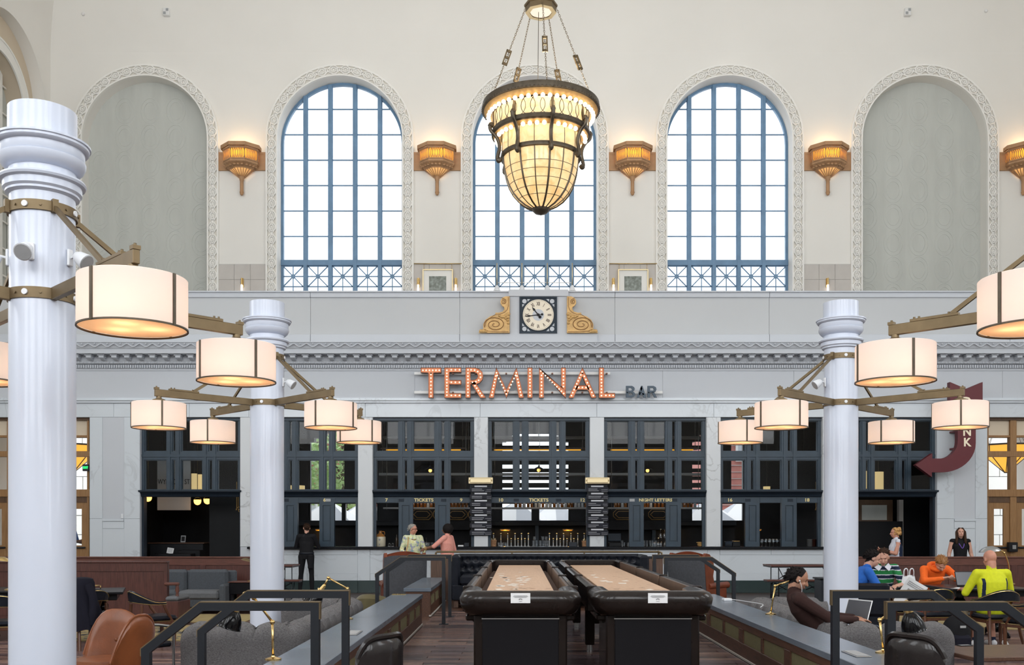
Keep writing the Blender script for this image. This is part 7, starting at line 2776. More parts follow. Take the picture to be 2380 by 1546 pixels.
folding('dark folding table right of the bar, behind the man with earphones', 6.55, 22.1, .88, .79, .38, 'folding_table', 'table')
folding('low dark folding bench left of the right hand folding table', 6.2, 21.5, .72, .48, .16, 'folding_bench', 'bench')
folding('dark folding table left of the man in black', -5.95, 22.1, .88, .79, .38, 'folding_table', 'table')
folding('low dark folding bench near the feet of the man in black', -5.55, 21.5, .72, .48, .16, 'folding_bench', 'bench')
t = thing('service_cabinet', 'dark wood service cabinet half behind the right column', 'cabinet', (6.15, 18.4, 0))
b = MB(); b.box(-.45, .3, -.2, .25, .05, .66, .01); obj('body', b, 'bar_panel', t)
b = MB(); b.box(-.48, .33, -.22, .27, .66, .69, .005); obj('top', b, 'table_black', t)
for i in range(2):
    b = MB(); b.box(-.43 + i * .36, -.09 + i * .36, -.215, -.2, .10, .62, .004); dd = obj('door', b, 'bar_panel', t)
    b = MB(); b.box(-.13 + i * .10, -.12 + i * .10, -.23, -.215, .33, .43); obj('handle', b, 'steel', dd)

# right hand seating
t = thing('box_armchair', 'black leather box armchair seen from behind beside the right column', 'armchair', (5.06, 14.1, 0), -.15)
b = MB(); b.box(-.36, .32, -.10, .06, .37, .845, .035); obj('back', b, 'leather_black', t)
b = MB(); b.box(-.36, .32, -.06, .62, .22, .38, .02); obj('base', b, 'leather_black', t)
b = MB(); b.box(-.24, .22, .06, .60, .38, .48, .04); obj('seat_cushion', b, 'leather_black', t)
for x in (-.36, .22):
    b = MB(); b.box(x, x + .11, .0, .62, .36, .62, .03); obj('arm', b, 'leather_black', t)
for x in (-.31, .27):
    for y in (-.04, .56):
        b = MB(); b.box(x - .025, x + .025, y - .025, y + .025, 0, .22); obj('leg', b, 'chair_wood', t)
t = thing('coffee_table', 'low brown coffee table at the bottom right edge', 'table', (4.95, 9.55, 0), .12)
b = MB(); b.box(-.75, .95, -.45, .45, .41, .45, .006); obj('table_top', b, 'walnut', t)
for x in (-.68, .86):
    for y in (-.38, .38):
        b = MB(); b.box(x - .03, x + .03, y - .03, y + .03, 0, .41); obj('leg', b, 'chair_wood', t)
t = thing('phone', 'dark phone lying on the low brown coffee table', 'phone', (X(2232, 10.0), 9.9, .45), .2)
b = MB(); b.box(-.07, .07, -.035, .035, 0, .009, .003); obj('body', b, 'ink', t)
b = MB(); b.box(-.055, .055, -.03, .03, .009, .010); obj('screen', b, 'print_grey', t)
# rugs
def rug(lab, x0, x1, y0, y1, pattern):
    t = thing('rug', lab, 'rug', ((x0 + x1) / 2, (y0 + y1) / 2, .006))
    w, l = (x1 - x0) / 2, (y1 - y0) / 2
    b = MB(); b.box(-w, w, -l, l, 0, .012, .004); obj('pile', b, 'rug_gold', t)
    if pattern:
        b = MB()
        rnd = random.Random(11)
        for i in range(220):
            x, y, s_, a = rnd.uniform(-w + .1, w - .1), rnd.uniform(-l + .1, l - .1), rnd.uniform(.03, .09), rnd.uniform(0, PI)
            b.add([(x + s_ * math.cos(a + q) * (1 if k % 2 else .45), y + s_ * math.sin(a + q) * (1 if k % 2 else .45), .0125) for k, q in enumerate((0, .8, 1.6, 2.4, 3.1, 3.9, 4.7, 5.5))], [tuple(range(8))])
        obj('woven_motif', b, 'rug_blue', t, kind='stuff')
    b = MB(); b.box(-w, w, -l - .02, -l, 0, .01); b.box(-w, w, l, l + .02, 0, .01); obj('fringe', b, 'rug_gold', t, kind='stuff')


rug('plain gold rug before the love seat', -7.4, -4.75, 16.75, 18.2, False)
rug('gold rug with dark blue motifs beside the captain chair', -6.9, -4.55, 14.05, 16.2, True)
rug('plain gold rug under the right hand tables', 5.4, 9.2, 15.6, 18.4, False)
rug('gold rug at the lower right edge', 6.35, 9.0, 11.6, 12.95, False)

t = thing('floor_cable', 'black power cable with a clear plug block on the floor under the yellow shirted man', 'cable', (X(2340, 12.8), 12.8, .012))
b = MB(); b.tube(smooth_path([(-.35, .1, 0), (-.1, -.05, 0), (.1, .08, 0), (.35, -.04, 0), (.6, .1, 0), (.7, .5, 0), (.72, .6, .3), (.7, .62, .62)], 6), .008, 6); obj('cable', b, 'ink', t)
b = MB(); b.obox((.02, .05, .08), (.06, .16, .05), Matrix.Rotation(.6, 3, 'X'), .008); obj('plug_block', b, 'plastic_white', t)
# ================================================================== PEOPLE
for nm, c, r in (('skin_fair', (0.62, 0.34, 0.25), .5), ('skin_pink', (0.56, 0.26, 0.18), .5), ('skin_tan', (0.40, 0.20, 0.125), .5), ('skin_brown', (0.20, 0.09, 0.05), .5),
                 ('lip', (0.36, 0.10, 0.08), .5), ('eye_dark', (0.02, 0.015, 0.012), .3), ('black_cloth', (0.010, 0.010, 0.012), .85), ('denim', (0.05, 0.06, 0.09), .9),
                 ('brown_cloth', (0.040, 0.020, 0.018), .9), ('blue_cloth', (0.018, 0.13, 0.52), .85), ('orange_cloth', (0.90, 0.14, 0.01), .85), ('yellow_cloth', (0.62, 0.66, 0.01), .8),
                 ('navy_cloth', (0.016, 0.024, 0.055), .85), ('white_cloth', (0.66, 0.68, 0.76), .85), ('green_cloth', (0.015, 0.22, 0.06), .85), ('khaki', (0.22, 0.18, 0.12), .9),
                 ('hair_black', (0.009, 0.007, 0.007), .75), ('hair_brown', (0.040, 0.020, 0.012), .75), ('hair_grey', (0.34, 0.32, 0.29), .6), ('hair_blond', (0.55, 0.30, 0.10), .5), ('hair_ginger', (0.30, 0.13, 0.035), .55)):
    mat(nm, c, r, var=.06, vscale=25)
fm = mat('floral_cloth', (0.70, 0.68, 0.30), .85, col2=(0.14, 0.40, 0.34), vscale=13, detail=2)
fr_ = [n for n in fm.node_tree.nodes if n.type == 'VALTORGB'][0].color_ramp
for p_, c_ in ((.45, (.75, .74, .55, 1)), (.55, (.50, .62, .30, 1)), (.62, (.42, .32, .55, 1))): fr_.elements.new(p_).color = c_
mat('pink_cloth', (0.72, 0.24, 0.18), .85, col2=(0.80, 0.42, 0.36), vscale=70)


def V3(p): return Vector(p)


STAND = dict(pel=(0, 0, .95), waist=(0, .0, 1.08), chest=(0, .0, 1.28), neck=(0, -.01, 1.445), head=(0, .02, 1.60),
             shl=(-.175, -.01, 1.40), elr=None, shr=(.175, -.01, 1.40), ell=(-.235, -.03, 1.12), wrl=(-.25, .06, .88), wrr=(.25, .06, .88),
             hil=(-.09, 0, .92), knl=(-.10, .02, .50), anl=(-.105, -.03, .085), hir=(.09, 0, .92), knr=(.10, .02, .50), anr=(.105, -.03, .085))
STAND['elr'] = (.235, -.03, 1.12)


def person(label, loc, rz, J, mats, yaw=0.0, pitch=0.0, hair=None, skin='skin_fair', top='black_cloth', legs='black_cloth', sleeve=.5, shoes='black_cloth',
           scale=1.0, wide=1.0, curl=.6, voxel=.0075, extra=None, paint=None, hairT=1.75, hairA=.62, hairR=1.07, fat=1.0, roll=0.0, palm_l=None, palm_r=None):
    """body grown as one skin: padded bones fused by a voxel remesh; sleeve = share of the arm that is clothed"""
    j = {k: V3(v) for k, v in {**STAND, **J}.items()}
    prim = []            # (p0, p1, r0, r1, material slot)
    slots = [skin, top, legs, shoes, 'lip', 'eye_dark'] + list(mats) + ([hair] if hair else [])
    b = MB()

    def cap(p0, p1, r0, r1, m, n=14):
        p0, p1 = V3(p0), V3(p1)
        b.cyl(p0, p1, r0, r1, n=n)
        b.sphere(tuple(p0), r0, n, 8); b.sphere(tuple(p1), r1, n, 8)
        prim.append((p0, p1, r0, r1, m))
    lat = (j['shr'] - j['shl']).normalized()
    # torso: rings along the spine
    sp = [(j['pel'] - V3((0, 0, .09)), .13, .105, 2), (j['pel'], .168 * wide, .122 * fat, 2), (j['waist'], .150 * wide, .110 * fat, 1), (j['chest'].lerp(j['waist'], .35), .162 * wide, .118 * fat, 1), (j['chest'], .172 * wide, .115 * fat, 1),
          (j['neck'].lerp(j['chest'], .25), .150 * wide, .088, 1), (j['neck'], .075, .062, 1)]
    vs = []
    N = 20
    for i, (c, rx, ry, m) in enumerate(sp):
        d = (sp[min(i + 1, len(sp) - 1)][0] - sp[max(i - 1, 0)][0]).normalized()
        fwd = d.cross(lat).normalized() if d.cross(lat).length > .1 else V3((0, 1, 0))
        la = fwd.cross(d).normalized()
        for k in range(N):
            a = 2 * PI * k / N
            vs.append(tuple(c + la * rx * math.cos(a) + fwd * ry * math.sin(a)))
    fs = [(i * N + k, i * N + (k + 1) % N, (i + 1) * N + (k + 1) % N, (i + 1) * N + k) for i in range(len(sp) - 1) for k in range(N)]
    fs += [tuple(range(N)), tuple(range((len(sp) - 1) * N, len(sp) * N))]
    b.add(vs, fs)
    for i in range(len(sp) - 1):
        (c0, x0, y0, m0), (c1, x1, y1, m1) = sp[i], sp[i + 1]
        for s_ in (-.5, 0, .5):
            prim.append((c0 + lat * x0 * s_, c1 + lat * x1 * s_, y0, y1, m0 if i < 1 else (2 if i == 1 and False else m1)))
    # arms
    for s_ in 'lr':
        sh, el, wr = j['sh' + s_], j['el' + s_], j['wr' + s_]
        cap(j['neck'].lerp(j['chest'], .3), sh, .06, .062, 1)
        for (p, q, ra, rb, f0, f1) in ((sh, el, .058, .045, 0, .5), (el, wr, .044, .029, .5, 1)):
            n = 4
            for k in range(n):
                t0, t1 = k / n, (k + 1) / n
                f = f0 + (f1 - f0) * (t0 + t1) / 2
                cl = f < sleeve
                e = .006 if cl else 0
                cap(p.lerp(q, t0), p.lerp(q, t1), ra + (rb - ra) * t0 + e, ra + (rb - ra) * t1 + e, 1 if cl else 0, 12)
        # hand: palm, four fingers, thumb
        d = (wr - el).normalized()
        pn = V3((palm_l if s_ == 'l' else palm_r) or (-.6 if s_ == 'r' else .6, .2, -.3))
        pn = (pn - d * pn.dot(d)).normalized()           # palm faces this way
        sd = d.cross(pn).normalized() * (1 if s_ == 'l' else -1)   # towards the thumb
        k0 = wr + d * .085
        for w in (-.028, -.01, .01, .026):
            cap(wr + d * .01 + sd * w * .6, k0 + sd * w, .018, .014, 0, 8)
        for fi, (w, L) in enumerate(((.028, .070), (.010, .080), (-.009, .074), (-.027, .058))):
            p = k0 + sd * w
            a = 0
            for q in range(3):
                a += curl * (.55 + .1 * fi)
                dd = d * math.cos(a) + pn * math.sin(a)
                p2 = p + dd * L * (.45, .32, .25)[q]
                cap(p, p2, .0092, .0085, 0, 8)
                p = p2
        tb = wr + d * .03 + sd * .026
        t1 = tb + (d * .6 + sd * .75 + pn * .35).normalized() * .042
        cap(tb, t1, .0125, .0105, 0, 8)
        cap(t1, t1 + (d * .85 + sd * .2 + pn * .5 * (.4 + curl)).normalized() * .034, .0100, .0088, 0, 8)
    # legs and shoes
    for s_ in 'lr':
        hi, kn, an = j['hi' + s_], j['kn' + s_], j['an' + s_]
        cap(hi, hi.lerp(kn, .5), .092 * wide, .075, 2); cap(hi.lerp(kn, .5), kn, .075, .058, 2)
        cap(kn, kn.lerp(an, .35), .057, .060, 2 if mats != 'x' else 2); cap(kn.lerp(an, .35), an, .060, .042, 2)
        tdir = V3(J.get('toe', (0, 1, 0))).normalized()
        cap(an + V3((0, 0, -.035)) - tdir * .04, an + V3((0, 0, -.045)) + tdir * .15, .040, .032, 3, 12)
    # head
    H = j['head']
    R = Matrix.Rotation(yaw, 3, 'Z') @ Matrix.Rotation(pitch, 3, 'X') @ Matrix.Rotation(roll, 3, 'Y')
    rt, fw, up = R @ V3((1, 0, 0)), R @ V3((0, 1, 0)), R @ V3((0, 0, 1))
    hp = lambda x, y, z: H + rt * x + fw * y + up * z
    T = Matrix.Translation(H) @ R.to_4x4()
    b.T = T
    b.sphere((0, -.012, .022), (.074, .094, .092), 20, 14)
    b.sphere((0, .022, -.045), (.058, .066, .072), 18, 12)
    b.sphere((0, .050, -.085), (.030, .028, .026), 12, 8)
    b.sphere((0, .076, .028), (.045, .014, .010), 12, 6)
    for s_ in (-1, 1):
        b.sphere((s_ * .073, -.008, -.012), (.012, .020, .032), 10, 8)
        b.sphere((s_ * .036, .060, -.030), (.020, .020, .018), 10, 6)
    b.sphere((0, .088, -.064), (.022, .009, .008), 10, 6)
    b.T = None
    prim.append((hp(0, -.012, .022), hp(0, .02, -.04), .085, .065, 0))
    cap(hp(0, .078, .012), hp(0, .104, -.030), .009, .0135, 0, 8)
    cap(j['neck'] + V3((0, 0, -.01)), hp(0, -.025, -.055), .056 * fat ** .6, .052 * fat ** .6, 0)
    tmp = bpy.data.objects.new('tmp', b.mesh('tmp', 'black_cloth'))
    COL.objects.link(tmp)
    md = tmp.modifiers.new('r', 'REMESH'); md.mode = 'VOXEL'; md.voxel_size = voxel; md.use_smooth_shade = True
    ms = tmp.modifiers.new('s', 'SMOOTH'); ms.iterations = 3; ms.factor = .5
    dg = bpy.context.evaluated_depsgraph_get(); dg.update()
    me = bpy.data.meshes.new_from_object(tmp.evaluated_get(dg))
    bpy.data.objects.remove(tmp)
    me.materials.clear()
    for s_ in slots: me.materials.append(MATS[s_])
    nf = len(me.polygons)
    ctr = np.empty(nf * 3); me.polygons.foreach_get('center', ctr); ctr = ctr.reshape(-1, 3)
    best = np.full(nf, 1e9); idx = np.zeros(nf, int)
    for (p0, p1, r0, r1, m) in prim:
        a, d = np.array(p0), np.array(p1 - p0)
        L2 = max(1e-9, float(d @ d))
        t = np.clip(((ctr - a) @ d) / L2, 0, 1)
        dist = np.linalg.norm(ctr - a - t[:, None] * d, axis=1) - (r0 + (r1 - r0) * t)
        k = dist < best
        best[k] = dist[k]; idx[k] = m
    hl = (ctr - np.array(H)) @ np.array(R)           # head space
    onhead = np.linalg.norm(hl, axis=1) < .16
    for (c, rr, m) in (((-.031, .080, .004), (.012, .02, .0065), 5), ((.031, .080, .004), (.012, .02, .0065), 5), ((0, .092, -.063), (.024, .02, .0075), 4)):
        k = onhead & ((((hl - np.array(c)) / np.array(rr)) ** 2).sum(1) < 1)
        idx[k] = m
    if hair:       # scalp under the hair
        k = onhead & (hl[:, 2] > -.045 - 1.0 * np.maximum(0, -hl[:, 1] - .03)) & (hl[:, 1] < .012 + .35 * np.maximum(0, hl[:, 2] - .03)) & (np.abs(hl[:, 0]) < .078) & (idx == 0) & ~((np.abs(hl[:, 0]) > .062) & (np.abs(hl[:, 1] + .008) < .022) & (np.abs(hl[:, 2] + .012) < .034))
        idx[k] = len(slots) - 1
    if paint: idx = paint(ctr, idx, hl, np)
    me.polygons.foreach_set('material_index', idx.astype(np.int32))
    me.polygons.foreach_set('use_smooth', [True] * nf)
    t = thing('person', label, 'person', loc, rz)
    t.scale = (scale,) * 3
    link_mesh('body', me, t)
    if hair:
        hj = random.Random(5)
        hb = MB(); hb.T = T @ Matrix.Rotation(hairA, 4, 'X')
        def hf(u, v):
            a, p = 2 * PI * u, hairT * v
            wob = 1 + .025 * math.sin(9 * (a % (2 * PI)) + 4 * p) + .02 * math.sin(17 * (a % (2 * PI)) + 9 * p) + hj.uniform(-.022, .022) * min(1, 6 * v)
            k = (1 + (hairR - 1) * min(1, (1 - v) / .35 + .12)) * wob * (1 - .04 * max(0, v - .9) / .1)
            return (.078 * k * math.sin(p) * math.cos(a), -.012 + .100 * k * math.sin(p) * math.sin(a), .022 + .094 * k * math.cos(p))
        hb.grid(hf, 36, 14, cu=True)
        for q in range(150):       # loose locks
            u, v = hj.random(), hj.uniform(.02, .93) ** .7
            p0 = Vector(hf(u, v)); p0.z -= .006
            n_ = (p0 - Vector((0, -.012, .022))).normalized()
            d_ = (n_ * .45 + Vector((hj.uniform(-.7, .7), -.5, hj.uniform(-.5, .4)))).normalized()
            p1 = p0 + d_ * hj.uniform(.018, .036)
            hb.cyl(p0, p1, .010, .002, n=5, caps=False)
        obj('hair', hb, hair, t)
    if extra: extra(t, hp, j, T)
    return t


# man in black at the bar, seen from behind
def ex_black(t, hp, j, T):
    b = MB(); b.lathe([(.178, .975), (.182, .98), (.182, 1.015), (.178, 1.02)], 24); b.v = [(x, y * .74, z) for x, y, z in b.v]; obj('belt', b, 'leather_black', t)
    b = MB(); b.box(.06, .19, -.17, -.10, .62, .97, .03); obj('apron_tail', b, 'black_cloth', t)


person('man in black shirt and trousers standing at the bar with his back turned', (X(714, 23.5), 23.42, 0), 0, dict(ell=(-.27, .10, 1.14), wrl=(-.20, .33, 1.16), elr=(.27, .10, 1.14), wrr=(.20, .33, 1.16), chest=(0, .03, 1.28), hil=(-.10, 0, .92), knl=(-.13, .01, .5), anl=(-.15, -.04, .085), knr=(.12, .01, .5), anr=(.14, -.03, .085)),
       [], yaw=.35, pitch=-.25, hair='hair_brown', skin='skin_fair', sleeve=.98, scale=1.015, hairT=1.45, hairA=.75, hairR=1.03, wide=1.08, extra=ex_black, palm_l=(0, 0, -1), palm_r=(0, 0, -1))


# two women talking at the counter
def ex_floral(t, hp, j, T):
    b = MB(); b.T = T
    for s_ in (-1, 1): b.tube([(s_ * .036 + .024 * math.cos(2 * PI * i / 14), .094, .002 + .018 * math.sin(2 * PI * i / 14)) for i in range(14)], .003, 5, closed=True)
    for s_ in (-1, 1): b.tube([(s_ * .06, .088, .006), (s_ * .077, .0, .0)], .003, 5)
    obj('glasses', b, 'eye_dark', t)
    b = MB(); b.tube(smooth_path([(.10, -.05, 1.42), (.13, .10, 1.38), (.16, .15, 1.2), (.20, .13, 1.02)], 5), .014, 6); obj('bag_strap', b, 'gilt', t)
    b = MB(); b.box(.16, .26, .02, .20, .82, 1.02, .03); obj('shoulder_bag', b, 'gilt', t)
    b = MB(); b.tube([(.075 * math.cos(2 * PI * i / 18), .03 + .085 * math.sin(2 * PI * i / 18), 1.40 - .05 * math.sin(2 * PI * i / 18)) for i in range(18)], .009, 5, closed=True); obj('necklace', b, 'jug_brown', t)


person('grey haired woman in a floral top with glasses talking at the bar', (X(960, 22.7), 22.7, 0), PI + .30, dict(ell=(-.26, .03, 1.13), wrl=(-.22, .20, .93), elr=(.27, .00, 1.12), wrr=(.20, .20, .95)), [], yaw=.85, pitch=-.1,
       hair='hair_grey', skin='skin_pink', top='floral_cloth', legs='khaki', sleeve=.95, hairT=1.60, hairA=.62, hairR=1.10, wide=1.12, fat=1.15, extra=ex_floral)


def ex_pink(t, hp, j, T):
    b = MB()
    d = (j['wrl'] - j['ell']).normalized()
    for k in range(3):
        c = j['wrl'] - d * (.02 + .02 * k)
        a = d.orthogonal().normalized(); e = d.cross(a)
        b.tube([c + a * .038 * math.cos(2 * PI * i / 12) + e * .038 * math.sin(2 * PI * i / 12) for i in range(12)], .006, 5, closed=True)
    obj('bangle', b, 'gilt', t, kind='stuff')
    b = MB(); b.T = T
    b.sphere((0, -.035, .005), (.118, .125, .125), 22, 14)
    obj('bobbed_hair', b, 'hair_black', t)


person('dark haired woman in a coral blouse turned to the woman with glasses', (X(1040, 22.5), 22.45, 0), 1.2, dict(ell=(-.30, .20, 1.20), wrl=(-.28, .44, 1.14), elr=(.26, -.06, 1.12), wrr=(.24, .10, .93)), [], yaw=.15, pitch=-.08,
       hair=None, skin='skin_brown', top='pink_cloth', legs='khaki', sleeve=.45, wide=1.22, fat=1.28, extra=ex_pink)


# half hidden man at the left doorway
def ex_cup(t, hp, j, T):
    b = MB(); b.lathe([(0, -.05), (.032, -.05), (.042, .06), (.036, .06), (.028, -.04), (0, -.04)], 14, tuple(j['wrr'] + V3((-.03, .09, -.02)))); obj('paper_cup', b, 'paper', t)


person('man holding a paper cup, mostly hidden by the big white column at the left', (X(166, 25.6), 25.6, .12), -PI / 2, dict(elr=(.22, .12, 1.13), wrr=(.14, .30, 1.16), ell=(-.24, .05, 1.14), wrl=(-.16, .28, 1.08)), [], hair='hair_black', skin='skin_brown', top='blue_cloth', legs='khaki', sleeve=.45, palm_r=(-1, 0, 0), extra=ex_cup)


# women behind the right partition
def ex_phone(t, hp, j, T):
    b = MB(); c = (j['wrl'] + j['wrr']) / 2 + V3((0, .10, .05)); b.obox(tuple(c), (.08, .018, .15), Matrix.Rotation(-.75, 3, 'X'), .006); obj('phone', b, 'ink', t)
    b = MB(); b.T = T
    for i in range(26):
        a = i * 2.4
        b.sphere((.075 * math.cos(a), -.045 + .065 * math.sin(a), .03 + .06 * math.sin(i * 1.7)), .034, 8, 6)
    obj('curls', b, 'hair_blond', t)


def p_blond(c, idx, hl, np):
    k = (idx == 1) & (c[:, 1] < -.03)
    idx[k] = 6
    return idx


person('blonde woman in a pale sleeveless top holding a phone behind the right partition', (X(2082, 21.0), 21.0, 0), PI / 2 - .1, dict(ell=(-.22, .06, 1.13), wrl=(-.09, .30, 1.20), elr=(.22, .06, 1.13), wrr=(.09, .30, 1.18)), ['navy_cloth'], yaw=-.1, pitch=-.05,
       hair='hair_blond', skin='skin_pink', top='white_cloth', legs='khaki', sleeve=.06, scale=.955, wide=1.1, fat=1.25, hairT=1.65, hairA=.7, extra=ex_phone, paint=p_blond, palm_l=(.6, .3, .5), palm_r=(-.6, .3, .5))


def ex_brun(t, hp, j, T):
    b = MB()
    for s_ in (-1, 1):
        b.T = T
        b.tube(smooth_path([(s_ * .03, .045, .10), (s_ * .082, .01, .02), (s_ * .088, .015, -.10), (s_ * .095, .02, -.20), (s_ * .10, .03, -.27)], 5), [.02] * 5 + [.032] * 12 + [.026, .022, .018, .012], 10)
    b.sphere((0, -.055, -.06), (.085, .05, .15), 18, 12)
    obj('long_hair', b, 'hair_brown', t)
    b = MB(); b.tube(smooth_path([(-.075, -.03, 1.43), (-.05, .10, 1.33), (0, .135, 1.24), (.05, .10, 1.33), (.075, -.03, 1.43)], 5), .009, 6); obj('lanyard', b, 'lanyard', t)


mat('lanyard', (.16, .08, .40), .8)
person('brunette woman in a black sleeveless top looking up beside the pale pier', (X(2232, 21.3), 21.3, 0), PI - .1, dict(ell=(-.24, -.02, 1.12), wrl=(-.29, .05, .88), elr=(.24, -.03, 1.12), wrr=(.27, .04, .88)), [], yaw=-.15, pitch=.18,
       hair='hair_brown', skin='skin_fair', top='black_cloth', legs='black_cloth', sleeve=.05, scale=.955, wide=.95, hairT=1.50, hairA=.55, extra=ex_brun)

# seated people -------------------------------------------------------------
SIT = dict(pel=(0, 0, .55), waist=(0, .03, .68), chest=(0, .06, .88), neck=(0, .08, 1.05), head=(0, .14, 1.19), shl=(-.18, .07, 1.0), shr=(.18, .07, 1.0),
           hil=(-.09, .02, .54), knl=(-.13, .44, .53), anl=(-.13, .42, .085), hir=(.09, .02, .54), knr=(.13, .44, .53), anr=(.13, .42, .085))


def ex_watch(t, hp, j, T):
    b = MB(); d = (j['wrr'] - j['elr']).normalized(); a = d.orthogonal().normalized(); e = d.cross(a); c = j['wrr'] - d * .03
    b.tube([c + a * .034 * math.cos(2 * PI * i / 12) + e * .034 * math.sin(2 * PI * i / 12) for i in range(12)], .008, 5, closed=True); obj('watch', b, 'ink', t)


person('dark haired man in a blue shirt bending over to the right beside the column', (X(1976, 14.35), 14.35, -.02), -PI / 2 - .1, {**SIT, **dict(chest=(0, .14, .85), neck=(0, .22, 1.0), head=(0, .31, 1.14), shl=(-.185, .20, .96), shr=(.185, .20, .96), elr=(.24, .33, .73), wrr=(.13, .55, .70), ell=(-.24, .33, .73), wrl=(-.10, .55, .72))},
       [], pitch=-.42, hair='hair_black', skin='skin_fair', top='blue_cloth', legs='khaki', sleeve=.52, wide=1.15, fat=1.15, hairT=1.62, hairA=.66, hairR=1.09, scale=1.07, extra=ex_watch, palm_r=(0, 0, -1), palm_l=(0, 0, -1))


def p_stripe(c, idx, hl, np):
    k = idx == 1
    ph = np.mod(c[:, 2] + .10 * c[:, 1], .13)
    idx = np.where(k & (ph < .058), 1, idx)
    idx = np.where(k & (ph >= .058) & (ph < .071), 7, idx)
    idx = np.where(k & (ph >= .071) & (ph < .118), 6, idx)
    idx = np.where(k & (ph >= .118), 7, idx)
    return idx


def ex_collar(t, hp, j, T):
    for s_ in (-1, 1):
        b = MB(); n = j['neck']
        b.add([(s_ * .02, n.y + .085, n.z - .02), (s_ * .085, n.y + .02, n.z + .035), (s_ * .12, n.y + .05, n.z - .02), (s_ * .07, n.y + .125, n.z - .075)], [(0, 1, 2, 3)]); b.add([(s_ * .02, n.y + .08, n.z - .025), (s_ * .085, n.y + .015, n.z + .03), (s_ * .12, n.y + .045, n.z - .025), (s_ * .07, n.y + .12, n.z - .08)], [(0, 1, 2, 3)])
        obj('collar', b, 'white_cloth', t)


person('young man in a green and navy striped polo shirt looking down', (X(2044, 15.3), 15.3, -.03), PI - .15, {**SIT, **dict(chest=(0, .10, .86), neck=(0, .17, 1.02), head=(0, .26, 1.145), shl=(-.185, .15, .98), shr=(.185, .15, .98), ell=(-.27, .28, .74), wrl=(-.14, .48, .74), elr=(.26, .28, .74), wrr=(.10, .48, .74))},
       ['navy_cloth', 'white_cloth'], yaw=-.25, pitch=-.45, hair='hair_brown', skin='skin_fair', top='green_cloth', legs='khaki', sleeve=.52, wide=1.15, hairT=1.55, hairA=.60, hairR=1.12, scale=1.07, paint=p_stripe, extra=ex_collar, palm_l=(0, 0, -1), palm_r=(0, 0, -1))


def ex_hood(t, hp, j, T):
    b = MB(); n = j['neck']
    b.tube([(.105 * math.cos(a), n.y - .02 + .10 * math.sin(a), n.z + .0 - .05 * math.sin(a)) for a in [2 * PI * i / 20 for i in range(20)]], .034, 8, closed=True); obj('hood', b, 'orange_cloth', t)


person('ginger haired boy in an orange hooded top with his head bowed to his hand', (X(2152, 16.1), 16.1, .0), PI + .1, {**SIT, **dict(chest=(0, .20, .82), waist=(0, .08, .67), neck=(0, .33, .97), head=(0, .46, 1.025), shl=(-.19, .29, .93), shr=(.19, .29, .93), ell=(-.33, .42, .76), wrl=(-.14, .60, .79), elr=(.30, .50, .76), wrr=(.06, .60, .80))},
       [], yaw=-.1, pitch=-.95, hair='hair_ginger', skin='skin_fair', top='orange_cloth', legs='denim', sleeve=.95, wide=1.12, hairT=1.7, hairA=.55, hairR=1.12, scale=1.04, extra=ex_hood, palm_r=(0, -.6, .8), palm_l=(0, -.6, .8), curl=.3)


def p_yellow(c, idx, hl, np):
    k = (idx == 1) & (np.abs(c[:, 0]) > .140) & (np.abs(c[:, 0]) < .172) & (c[:, 2] < .93) & (c[:, 2] > .60)
    idx = np.where(k, 6, idx)
    idx = np.where((idx == 2) & (c[:, 2] < .40), 0, idx)
    idx = np.where((idx == 0) & (c[:, 2] < .13), 6, idx)
    return idx


person('bald man in a bright yellow polo shirt sitting with his back to us', (X(2308, 13.4), 13.38, -.02), .06, {**SIT, **dict(neck=(0, .06, 1.04), head=(0, .10, 1.185), chest=(0, .04, .87), shl=(-.20, .05, .99), shr=(.20, .05, .99), ell=(-.31, .14, .73), wrl=(-.20, .40, .76), elr=(.31, .14, .73), wrr=(.20, .40, .76), knl=(-.17, .42, .53), anl=(-.19, .22, .085), knr=(.16, .42, .53), anr=(.12, .24, .085))},
       ['navy_cloth'], yaw=.12, pitch=-.2, hair=None, skin='skin_pink', top='yellow_cloth', legs='khaki', shoes='plastic_white', sleeve=.45, wide=1.20, fat=1.25, scale=1.045, paint=p_yellow, palm_l=(0, 0, -1), palm_r=(0, 0, -1))


def ex_buds(t, hp, j, T):
    b = MB(); b.T = T
    b.sphere((.079, .004, -.016), .009, 8, 6)
    b.tube(smooth_path([(.080, .008, -.020), (.078, .05, -.07), (.06, .075, -.14), (.03, .05, -.17), (-.02, .02, -.19)], 5), .0026, 5)
    obj('earphones', b, 'plastic_white', t)


def p_beard(c, idx, hl, np):
    k = (idx == 0) & (hl[:, 2] < -.045) & (hl[:, 1] > -.01) & (np.linalg.norm(hl, axis=1) < .14)
    idx = np.where(k, 6, idx)
    return idx


mat('stubble', (.30, .16, .11), .7)
person('man in a brown shirt with white earphones reclining on the right sofa', (X(1838, 9.82), 9.82, .0), -PI / 2 - .12, {**SIT, **dict(pel=(0, .38, .55), waist=(0, .25, .66), chest=(0, .10, .84), neck=(0, .02, .985), head=(0, .075, 1.12), shl=(-.19, .05, .93), shr=(.19, .05, .93), ell=(-.22, .34, .74), wrl=(-.13, .62, .73), elr=(.23, .34, .74), wrr=(.12, .60, .73),
        hil=(-.09, .40, .53), hir=(.09, .40, .53), knl=(-.14, .85, .60), knr=(.14, .85, .60), anl=(-.14, .95, .09), anr=(.14, .95, .09))},
       ['stubble'], yaw=.0, pitch=-.40, hair='hair_black', skin='skin_tan', top='brown_cloth', legs='denim', sleeve=.97, hairT=1.42, hairA=.88, hairR=1.10, scale=1.02, voxel=.0062, extra=ex_buds, paint=p_beard, palm_l=(0, 0, -1), palm_r=(0, 0, -1), curl=.35)


